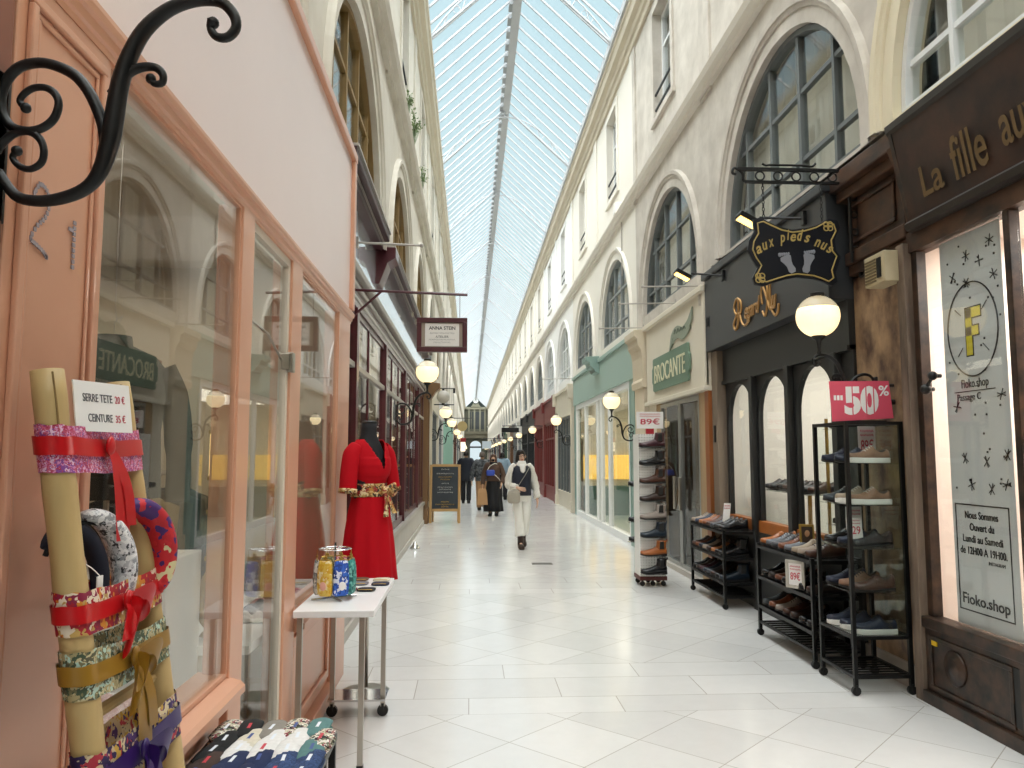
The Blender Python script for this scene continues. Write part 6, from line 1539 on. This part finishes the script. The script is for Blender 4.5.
# bodice with a V neck (front is -y)
def bodice():
    b = MB(); n = 120; rows = []
    prof = [(1.36, .118, .095), (1.42, .128, .105), (1.48, .15, .122), (1.53, .158, .125), (1.58, .158, .112), (1.63, .155, .095), (1.67, .14, .08), (1.705, .105, .07)]
    z_ = [p[0] for p in prof]; prof = [(z, interp([(p[0], p[1]) for p in prof], z), interp([(p[0], p[2]) for p in prof], z)) for z in [1.36 + i * .345 / 40 for i in range(41)]]
    for z, rx, ry in prof:
        row = []
        for k in range(n):
            a = 2 * pi * k / n; x = rx * cos(a); y_ = ry * sin(a); row.append(Vector((x, y_ - (.012 if sin(a) < 0 and 1.45 < z < 1.58 else 0) * abs(sin(a)), z)))
        rows.append(row)
    vs = [p for r in rows for p in r]; fs = []
    for i in range(len(rows) - 1):
        for k in range(n):
            k2 = (k + 1) % n; quad = (i * n + k, i * n + k2, (i + 1) * n + k2, (i + 1) * n + k)
            c = sum((vs[j] for j in quad), Vector()) / 4
            if c.y < 0 and abs(c.x) < (c.z - 1.50) * .45: continue
            if c.y >= 0 and abs(c.x) < .065 and c.z > 1.69: continue
            fs.append(quad)
    b.add(vs, fs); return b
bodice().build('bodice', DRESS, mq, smooth=True, world=False, solid=.006)
b = MB(); rows = []; n = 72
for z, r, fl in ((1.37, .118, 0), (1.30, .13, .002), (1.22, .148, .004), (1.1, .168, .007), (.95, .185, .010), (.80, .198, .013), (.74, .204, .015)):
    rows.append([((r + fl * cos(9 * 2 * pi * k / n)) * cos(2 * pi * k / n), (r * .86 + fl * cos(9 * 2 * pi * k / n)) * sin(2 * pi * k / n), z) for k in range(n)])
b.loft(rows, cap=False); b.build('skirt', DRESS, mq, smooth=True, world=False, solid=.005)
for s in (-1, 1):
    b = MB(); pts = spline([(s * .125, .0, 1.655), (s * .168, 0, 1.6), (s * .192, -.005, 1.5), (s * .205, -.01, 1.42), (s * .212, -.015, 1.355)], 5); b.tube(pts, [interp([(0, .045), (.25, .058), (1, .056)], i / (len(pts) - 1)) for i in range(len(pts))], 18, cap=False); b.build('sleeve', DRESS, mq, smooth=True, world=False, solid=.005)
    b = MB(); pts = [(s * .2105, -.0145, 1.372), (s * .214, -.016, 1.345)]; b.tube(pts, .0605, 18, cap=False); b.build('printed_cuff', SCARF, mq, smooth=True, world=False, solid=.004)
b = MB(); b.loft([P_(1.315, .135, .112), P_(1.34, .13, .107), P_(1.375, .127, .103), P_(1.405, .132, .106)], cap=False); b.build('sash', SCARF, mq, smooth=True, world=False, solid=.008)
b = MB(); b.ball((.035, -.118, 1.355), .034, 12, 8, (1, .6, 1)); b.build('sash_knot', SCARF, mq, smooth=True, world=False)
for dx, ln, wd in ((-.025, .17, .06), (.03, .15, .055)):
    pts = spline([Vector((.035, -.125, 1.35)), Vector((.035 + dx * .6, -.15, 1.29)), Vector((.035 + dx * 1.3, -.165, 1.22)), Vector((.035 + dx * 1.6, -.17, 1.35 - ln))], 5)
    ribbon_strip(pts, (1, .15, 0), lambda u: wd * (.5 + .5 * u)).build('sash_tail', SCARF, mq, smooth=True, world=False, solid=.003)
ribbon_strip(spline([Vector((.035, -.125, 1.355)), Vector((.09, -.16, 1.385)), Vector((.125, -.14, 1.36)), Vector((.08, -.14, 1.335)), Vector((.035, -.125, 1.35))], 5), (0, .2, 1), .05).build('sash_loop', SCARF, mq, smooth=True, world=False, solid=.003)

# ------------------------------------------------------------------ chalkboard
cbn = thing('chalkboard', 'wooden A-frame chalkboard with chalk writing standing on the marble floor', 'chalkboard', (-.58, 18.3, 0))
WD = mat('light_frame_wood', 'b08a54', .5, var=.3, scale=6)
M = Matrix.Rotation(radians(-9), 3, 'X')
def cbp(x, z, d=0): return Vector((-.585 + x, 18.3, 0)) + M @ Vector((0, d, 0)) + Vector((0, z * math.tan(radians(9)), z))
b = MB(); b.obox(cbp(0, .83), (.62, .012, 1.0), M); b.build('slate', mat('slate_black', '232a30', .6), cbn)
for x in (-.335, .335): b = MB(); b.obox(cbp(x, .69), (.06, .03, 1.38), M); b.build('frame_post', WD, cbn, bevel=.004)
for z in (1.35, .31): b = MB(); b.obox(cbp(0, z), (.62, .03, .06), M); b.build('frame_rail', WD, cbn, bevel=.004)
for x in (-.3, .3): b = MB(); b.bar((-.585 + x, 18.55, 1.3), (-.585 + x, 18.85, 0.0), .02, 6); b.build('rear_leg', WD, cbn)
for i, (z, w_, col) in enumerate(((1.26, .18, 'w'), (1.16, .4, 'w'), (1.08, .3, 'y'), (1.02, .22, 'y'), (.93, .16, 'w'), (.84, .34, 'w'), (.79, .26, 'w'), (.72, .36, 'w'), (.5, .18, 'y'), (.44, .44, 'y'), (.39, .16, 'y'))):
    b = MB(); squiggle(b, cbp(0, z, -.011), (1, 0, 0), (0, .15, 1), w_, .035, int(w_ * 50), .0042, i); b.build('chalk_writing', mat('white_chalk', 'd9d9d4', .9) if col == 'w' else mat('yellow_chalk', 'cfa84a', .9), cbn)
t = thing('floor_grating', 'small dark metal slot set in the marble floor of the passage', 'grating', (1.05, 11.6, 0)); b = MB(); b.box(.92, 1.22, 11.45, 11.62, .0, .004); b.build('slot_plate', mat('dark_grating', '55534f', .5, metal=.5), t)
t = thing('door_stop', 'polished steel door stop on the floor at the plinth of the maroon shop', 'door stop', (-.93, 13.2, 0)); b = MB(); b.lathe([(.09, 0), (.085, .03), (.05, .06), (.03, .1), (.02, .13)], (-.93, 13.4, 0)); b.build('steel_dome', CHROME, t, smooth=True)
# ------------------------------------------------------------------ people
SKIN = mat('skin', 'd2a688', .55); SKIN2 = mat('skin_fair', 'd8b096', .55)
def skin_body(t, m, J, R_, E, root='pelvis'):
    names = list(J); me = bpy.data.meshes.new('body'); me.from_pydata([J[n] for n in names], [(names.index(a), names.index(b)) for a, b in E], [])
    o = bpy.data.objects.new('body', me); COL.objects.link(o); o.parent = t
    o.modifiers.new('skin', 'SKIN'); me.materials.append(m)
    if not me.skin_vertices: 
        bpy.context.view_layer.update()
    for i, n in enumerate(names):
        r = R_[n]; me.skin_vertices[0].data[i].radius = (r if isinstance(r, tuple) else (r, r))
        me.skin_vertices[0].data[i].use_root = (n == root)
    md = o.modifiers.new('sub', 'SUBSURF'); md.levels = 1; md.render_levels = 1
    return o
def V(*a): return Vector(a)
def person(label, loc, rz, S_, pose, skin=SKIN):
    """Faces -y. pose gives elbow/wrist/hand for (r: -x side, l: +x side) and knee/ankle."""
    t = thing('person', label, 'person', loc, rz)
    t.scale = (S_, S_, S_)
    J = {'pelvis': V(0, 0, .93), 'spine': V(0, .005, 1.08), 'chest': V(0, .0, 1.27), 'collar': V(0, .012, 1.40), 'neck': V(0, .008, 1.47), 'skull_base': V(0, -.005, 1.535), 'crown': V(0, .0, 1.63)}
    R_ = {'pelvis': (.145, .105), 'spine': (.122, .09), 'chest': (.135, .10), 'collar': (.075, .065), 'neck': .05, 'skull_base': (.068, .082), 'crown': (.068, .08)}
    E = [('pelvis', 'spine'), ('spine', 'chest'), ('chest', 'collar'), ('collar', 'neck'), ('neck', 'skull_base'), ('skull_base', 'crown')]
    for sd, s in (('r', -1), ('l', 1)):
        p = pose[sd]
        J['shoulder' + sd] = V(s * .175, .01, 1.375); J['elbow' + sd] = V(*p['elbow']); J['wrist' + sd] = V(*p['wrist'])
        R_['shoulder' + sd] = .055; R_['elbow' + sd] = .04; R_['wrist' + sd] = .027
        E += [('collar', 'shoulder' + sd), ('shoulder' + sd, 'elbow' + sd), ('elbow' + sd, 'wrist' + sd)]
        w_ = J['wrist' + sd]; d = V(*p['hand']).normalized(); side = d.cross(V(s, 0, .2)).normalized()
        J['palm' + sd] = w_ + d * .075; R_['palm' + sd] = (.036, .018); E.append(('wrist' + sd, 'palm' + sd))
        for k in range(4):
            b0 = J['palm' + sd] + side * (.027 - .018 * k) + d * .02; l = (.068, .078, .072, .055)[k]
            cv = V(-s * .012, 0, 0)
            J['knuckle%s%d' % (sd, k)] = b0; J['tip%s%d' % (sd, k)] = b0 + d * l * .95 + cv * 1.5; R_['knuckle%s%d' % (sd, k)] = .0095; R_['tip%s%d' % (sd, k)] = .0075
            E += [('palm' + sd, 'knuckle%s%d' % (sd, k)), ('knuckle%s%d' % (sd, k), 'tip%s%d' % (sd, k))]
        J['thumb' + sd] = w_ + d * .035 + side * .042; J['thumbtip' + sd] = w_ + d * .085 + side * .06; R_['thumb' + sd] = .011; R_['thumbtip' + sd] = .0085
        E += [('palm' + sd, 'thumb' + sd), ('thumb' + sd, 'thumbtip' + sd)]
        J['hip' + sd] = V(s * .095, 0, .89); J['knee' + sd] = V(*p['knee']); J['ankle' + sd] = V(*p['ankle']); J['toe' + sd] = V(*p['toe'])
        R_['hip' + sd] = .085; R_['knee' + sd] = .058; R_['ankle' + sd] = .038; R_['toe' + sd] = (.035, .022)
        E += [('pelvis', 'hip' + sd), ('hip' + sd, 'knee' + sd), ('knee' + sd, 'ankle' + sd), ('ankle' + sd, 'toe' + sd)]
    skin_body(t, skin, J, R_, E)
    # face
    b = MB(); b.loft([ell((0, -.083, 1.585), .009, .008, 8), ell((0, -.098, 1.558), .015, .014, 8), ell((0, -.085, 1.548), .011, .008, 8)]); b.build('nose', skin, t, smooth=True, world=False)
    b = MB()
    for s in (-1, 1): b.ball((s * .03, -.078, 1.588), .010, 8, 6, (1.2, .6, .8))
    b.build('eyes', mat('dark_eye', '2a1f1a', .3), t, smooth=True, world=False)
    b = MB(); b.ball((0, -.082, 1.522), .02, 10, 6, (1.1, .4, .38)); b.build('mouth', mat('lips', 'a8584c', .5), t, smooth=True, world=False)
    b = MB()
    for s in (-1, 1): b.ball((s * .077, .0, 1.575), .024, 8, 6, (.4, .7, 1.2))
    b.build('ears', skin, t, smooth=True, world=False)
    return t, J
def sleeve(t, J, sd, m, k=1.0, name='sleeve', r=(.075, .06, .048), upto=.95, puff=0):
    a, e, w_ = J['shoulder' + sd], J['elbow' + sd], J['wrist' + sd]; a2 = a.lerp(J['collar'], .25)
    pts = spline([a2, a, e, e.lerp(w_, upto)], 6); n = len(pts)
    rad = [interp([(0, r[0]), (.3, r[0]), (.66, r[1]), (1, r[2])], i / (n - 1)) * (1 + puff * (sin(i * 2.1) * .5 + .5)) for i in range(n)]
    b = MB(); b.tube(pts, rad, 14); return b.build(name, m, t, smooth=True, world=False)
def torso(t, m, rows, name, solid=.0, cap=True):
    b = MB(); b.loft([ell((c[0], c[1], z), rx, ry, 24, None, .85) for z, rx, ry, c in rows], cap=cap); return b.build(name, m, t, smooth=True, world=False, solid=solid)
def trousers(t, J, m, hem=1.0, r=(.10, .085, .085), nm='trousers'):
    b = MB(); b.loft([ell((0, 0, z), rx, ry, 22, None, .85) for z, rx, ry in ((.80, .16, .115), (.90, .172, .125), (.98, .158, .115), (1.05, .142, .105))])
    for sd in 'rl':
        h, k, a = J['hip' + sd], J['knee' + sd], J['ankle' + sd]
        pts = spline([h + V(0, 0, .03), h.lerp(k, .3), k, k.lerp(a, hem)], 5); n = len(pts)
        b.tube(pts, [interp([(0, r[0]), (.33, r[0] * .98), (.66, r[1]), (1, r[2])], i / (n - 1)) for i in range(n)], 16)
    return b.build(nm, m, t, smooth=True, world=False)
def shoes_on(t, J, m, boot=.0):
    for sd in 'rl':
        a, to = J['ankle' + sd], J['toe' + sd]; d = (to - a); d.z = 0; d = d.normalized() if d.length > .01 else V(0, -1, 0)
        up = V(0, 0, 1); b = MB(); base = V(a.x, a.y, 0) ; tilt = a.z - .08
        pts = [a + V(0, 0, .02 + boot), a + V(0, 0, -.02), a - V(0, 0, .055) + d * .03, to + d * .0 + V(0, 0, .0), to + d * .05 - V(0, 0, .012)]
        b.tube(spline(pts, 4), [interp([(0, .056), (.3, .056), (.55, .056), (.8, .054), (1, .034)], i / 16) for i in range(17)], 12)
        b.build('boot' if boot else 'shoe', m, t, smooth=True, world=False)
        b = MB(); b.obox(a + V(0, 0, -.085) - d * .02, (.06, .06, .05)); b.build('shoe_heel', BLACKP, t, world=False)
def hair(t, m, back, front=.0, nm='hair', low=1.5, vol=.1, side=.0):
    b = MB(); rows = []
    for i in range(9):
        a = pi * .5 * i / 8; z = lerp(low, 1.7, sin(a) ** .9); q = cos(a) ** .6 if i < 8 else .05
        rows.append(ell((side, .022 + .0 * i, z), (vol + .0) * max(q, .08), (vol + .012) * max(q, .08) - .0, 20))
    b.loft(rows)
    # fringe line is kept off the face
    vs = b.v; 
    b.v = [(x, max(y_, -.03 if z < 1.625 else -.03 - 1.2 * (z - 1.625)) if z < 1.68 else y_, z) for x, y_, z in vs]
    o = b.build(nm, m, t, smooth=True, world=False)
    return o
HAIRD = mat('dark_hair', '1d1613', .45, var=.3, scale=30); HAIRB = mat('brown_hair', '5a3a26', .5, var=.4, scale=30)
# 1: walking woman in white trousers, quilted vest and shaggy knit sleeves
IV = mat('ivory_trousers', 'e9e6de', .8, var=.06, scale=8); KNIT = mat('shaggy_white_knit', 'e3ded4', .95, var=.2, scale=30, bump=.8, bscale=60); VEST = mat('navy_quilted_vest', '1a1e2e', .6); SCF = mat('white_wool_scarf', 'ece8e2', .95)
pose = {'r': dict(elbow=(-.255, .01, 1.10), wrist=(-.12, -.20, 1.04), hand=(.8, -.5, -.2), knee=(-.07, -.10, .50), ankle=(-.05, -.16, .10), toe=(-.05, -.29, .035)),
        'l': dict(elbow=(.27, .05, 1.09), wrist=(.30, .0, .84), hand=(0, -.2, -1), knee=(.075, -.02, .50), ankle=(.055, .16, .16), toe=(.055, .05, .06))}
w1, J = person('person walking towards the viewer in ivory trousers, navy quilted vest, white scarf and glasses', (.90, 13.5, 0), radians(6), 1.0, pose, SKIN2)
trousers(w1, J, IV, .72, (.096, .08, .088))
w1.scale = (.93, .96, 1.0)
torso(w1, VEST, [(.90, .185, .135, (0, 0)), (1.0, .18, .13, (0, 0)), (1.12, .175, .128, (0, 0)), (1.28, .185, .135, (0, 0)), (1.38, .175, .11, (0, .005)), (1.43, .10, .085, (0, .01))], 'quilted_vest')
for sd in 'rl': sleeve(w1, J, sd, KNIT, r=(.056, .062, .054), puff=.22)
b = MB(); b.loft([ell((0, 0, z), rx, ry, 22) for z, rx, ry in ((1.40, .12, .10), (1.43, .105, .095), (1.47, .085, .09), (1.50, .075, .08))]); b.build('white_scarf', SCF, w1, smooth=True, world=False)
b = MB(); b.loft([ell((0, -.118 - .01 * k, z), w_, .03, 12) for k, (z, w_) in enumerate(((1.44, .05), (1.38, .055), (1.32, .045), (1.29, .015)))]); b.build('scarf_end', SCF, w1, smooth=True, world=False)
hair(w1, HAIRD, .1, low=1.47, vol=.098, side=-.018)
b = MB()
for s in (-1, 1): b.tube([(s * .033 + .026 * cos(a), -.093, 1.587 + .02 * sin(a)) for a in [i * pi / 6 for i in range(12)]], .004, 5, closed=True); b.bar((s * .058, -.09, 1.59), (s * .08, .0, 1.585), .003, 4)
b.bar((-.01, -.095, 1.59), (.01, -.095, 1.59), .003, 4); b.build('glasses', mat('brown_glasses', '4a2c20', .4), w1, world=False)
shoes_on(w1, J, mat('dark_brown_boots', '33221a', .4), .10)
bag = thing('handbag', 'taupe shoulder handbag held at the hip of the person in ivory trousers', 'handbag', (.75, 13.25, .82)); BAGM = mat('taupe_leather', 'a79f90', .45)
b = MB(); b.loft([ell((.75, 13.26, z), w_, d, 20, None, .6) for z, w_, d in ((.78, .08, .04), (.80, .105, .06), (.88, .115, .065), (.97, .10, .05), (1.0, .085, .035))]); b.build('bag_body', BAGM, bag, smooth=True)
b = MB(); b.tube(spline([(.67, 13.27, .99), (.69, 13.3, 1.15), (.74, 13.42, 1.38), (.78, 13.5, 1.44), (.80, 13.58, 1.3)], 6), .010, 6, flat=.5); b.tube(spline([(.68, 13.25, .97), (.71, 13.22, 1.02), (.79, 13.22, 1.02), (.82, 13.25, .97)], 5), .008, 6); b.build('strap', mat('pale_strap', 'd8d2c4', .6), bag)
b = MB(); b.box(.70, .80, 13.19, 13.205, .9, .97); b.build('front_flap', BAGM, bag, bevel=.01)
b = MB(); b.tube(spline([(1.03, 13.36, 1.39), (.95, 13.36, 1.25), (.84, 13.34, 1.08), (.80, 13.3, .98)], 5), .007, 6); b.build('chain_strap', STEEL, bag)
# 2: woman in a long black skirt and brown jacket
pose = {'r': dict(elbow=(-.27, .03, 1.1), wrist=(-.29, -.06, .84), hand=(0, -.1, -1), knee=(-.08, -.04, .5), ankle=(-.08, -.02, .09), toe=(-.085, -.14, .035)), 'l': dict(elbow=(.28, .0, 1.1), wrist=(.24, -.14, .9), hand=(-.1, -.4, -.9), knee=(.09, .02, .5), ankle=(.09, .04, .09), toe=(.095, -.08, .035))}
w2, J = person('person in a long black skirt and brown jacket carrying a paper bag', (.62, 20.5, 0), radians(-8), .96, pose)
BRJ = mat('brown_jacket', '4c372b', .85); BKS = mat('black_skirt', '111114', .9)
torso(w2, BRJ, [(.95, .19, .15, (0, 0)), (1.1, .185, .14, (0, 0)), (1.28, .19, .14, (0, 0)), (1.38, .18, .11, (0, .005)), (1.45, .08, .075, (0, .01))], 'brown_jacket')
for sd in 'rl': sleeve(w2, J, sd, BRJ, r=(.08, .07, .055))
b = MB(); b.loft([[(( r_ + f_ * cos(7 * 2 * pi * k / 56)) * cos(2 * pi * k / 56), (r_ * .8 + f_ * cos(7 * 2 * pi * k / 56)) * sin(2 * pi * k / 56), z) for k in range(56)] for z, r_, f_ in ((1.05, .155, 0), (.9, .19, .004), (.6, .225, .012), (.3, .25, .018), (.13, .265, .022))]); b.build('long_skirt', BKS, w2, smooth=True, world=False)
hair(w2, HAIRB, .1, low=1.40, vol=.105)
b = MB(); b.tube([(.075 * cos(a), .09 * sin(a) * .9, 1.445) for a in [i * pi / 8 for i in range(16)]], .035, 8, closed=True); b.build('black_scarf', BKS, w2, smooth=True, world=False)
b = MB(); b.ball((0, -.075, 1.53), .045, 10, 8, (1, .6, .8)); b.build('black_face_mask', BKS, w2, smooth=True, world=False)
shoes_on(w2, J, BLACKP)
bl = thing('crossbody_bag', 'bright blue small bag worn across the chest of the person in the black skirt', 'bag', (.55, 20.33, 1.1))
b = MB(); b.loft([ell((.54, 20.31, z), w_, d, 16, None, .6) for z, w_, d in ((1.06, .09, .03), (1.09, .11, .05), (1.18, .11, .05), (1.21, .09, .03))]); b.build('bag_body', mat('blue_nylon', '2742a0', .5), bl, smooth=True)
b = MB(); b.tube(spline([(.45, 20.34, 1.18), (.52, 20.37, 1.3), (.64, 20.38, 1.37), (.73, 20.45, 1.36)], 5), .010, 6); b.tube(spline([(.63, 20.33, 1.1), (.74, 20.36, 1.0), (.80, 20.42, .92)], 5), .009, 6); b.build('strap', mat('pale_strap', 'd8d2c4', .6), bl)
pb = thing('paper_bag', 'tall tan kraft paper bag carried beside the long black skirt', 'bag', (.33, 20.4, .3)); KR = mat('kraft_paper', 'a9825a', .8)
b = MB(); b.loft([[(.33 + sx * w_, 20.40 + sy * d, z) for sx, sy in ((-1, -1), (1, -1), (1, 1), (-1, 1))] for z, w_, d in ((.30, .14, .06), (.33, .14, .06), (.62, .115, .045), (.72, .09, .012))]); b.build('bag_body', KR, pb)
b = MB(); b.tube(spline([(.28, 20.4, .72), (.30, 20.4, .82), (.34, 20.4, .84), (.37, 20.4, .82), (.39, 20.4, .72)], 5), .005, 5); b.build('bag_handle', KR, pb)
# 3: dark-clad person walking away
pose = {'r': dict(elbow=(-.29, .06, 1.1), wrist=(-.30, -.02, .85), hand=(0, -.1, -1), knee=(-.09, -.05, .5), ankle=(-.09, .05, .09), toe=(-.095, -.08, .035)), 'l': dict(elbow=(.29, .0, 1.1), wrist=(.32, -.08, .86), hand=(0, -.1, -1), knee=(.09, .04, .5), ankle=(.09, -.04, .09), toe=(.095, -.16, .035))}
m3, J = person('person in a dark navy coat and black trousers walking away past the chalkboard', (-.13, 26, 0), radians(176), 1.02, pose)
DC = mat('dark_navy_coat', '161a26', .8); BT_ = mat('black_trousers', '15151a', .85)
trousers(m3, J, BT_, .97, (.1, .085, .08)); torso(m3, DC, [(.72, .21, .15, (0, 0)), (.95, .2, .15, (0, 0)), (1.15, .2, .145, (0, 0)), (1.32, .21, .145, (0, 0)), (1.41, .18, .11, (0, .005)), (1.48, .08, .075, (0, .01))], 'dark_coat')
for sd in 'rl': sleeve(m3, J, sd, DC, r=(.085, .075, .062))
hair(m3, HAIRD, .1, low=1.54, vol=.09); shoes_on(m3, J, BLACKP)
# 4: person in a plaid jacket and tan trousers
p4, J = person('person in a dark plaid jacket and tan trousers behind the paper bag', (.36, 22.6, 0), radians(172), 1.0, pose)
trousers(p4, J, mat('tan_trousers', '9a7450', .8), .97, (.1, .085, .08)); PLD = fabric('plaid_wool', ('3a3c40', '55585c', '2a2c30', '6a6c6e'), 22, .9)
torso(p4, PLD, [(.85, .2, .15, (0, 0)), (1.0, .2, .145, (0, 0)), (1.2, .2, .145, (0, 0)), (1.34, .205, .14, (0, 0)), (1.42, .17, .11, (0, .005)), (1.48, .08, .075, (0, .01))], 'plaid_jacket')
for sd in 'rl': sleeve(p4, J, sd, PLD, r=(.085, .075, .06))
hair(p4, mat('grey_brown_hair', '5c5048', .6), .1, low=1.54, vol=.092); shoes_on(p4, J, BLACKP)
# 5: person in pale denim further off
p5, J = person('person in a pale denim jacket half hidden behind the brown jacket, far along', (1.18, 28, 0), radians(170), 1.0, pose)
trousers(p5, J, BT_, .97, (.1, .085, .08)); DNM = mat('pale_denim', '8ea3b2', .8)
torso(p5, DNM, [(.9, .2, .15, (0, 0)), (1.0, .2, .145, (0, 0)), (1.2, .2, .145, (0, 0)), (1.34, .205, .14, (0, 0)), (1.42, .17, .11, (0, .005)), (1.48, .08, .075, (0, .01))], 'denim_jacket')
for sd in 'rl': sleeve(p5, J, sd, DNM, r=(.085, .075, .06))
hair(p5, HAIRD, .1, low=1.5, vol=.095); shoes_on(p5, J, BLACKP)
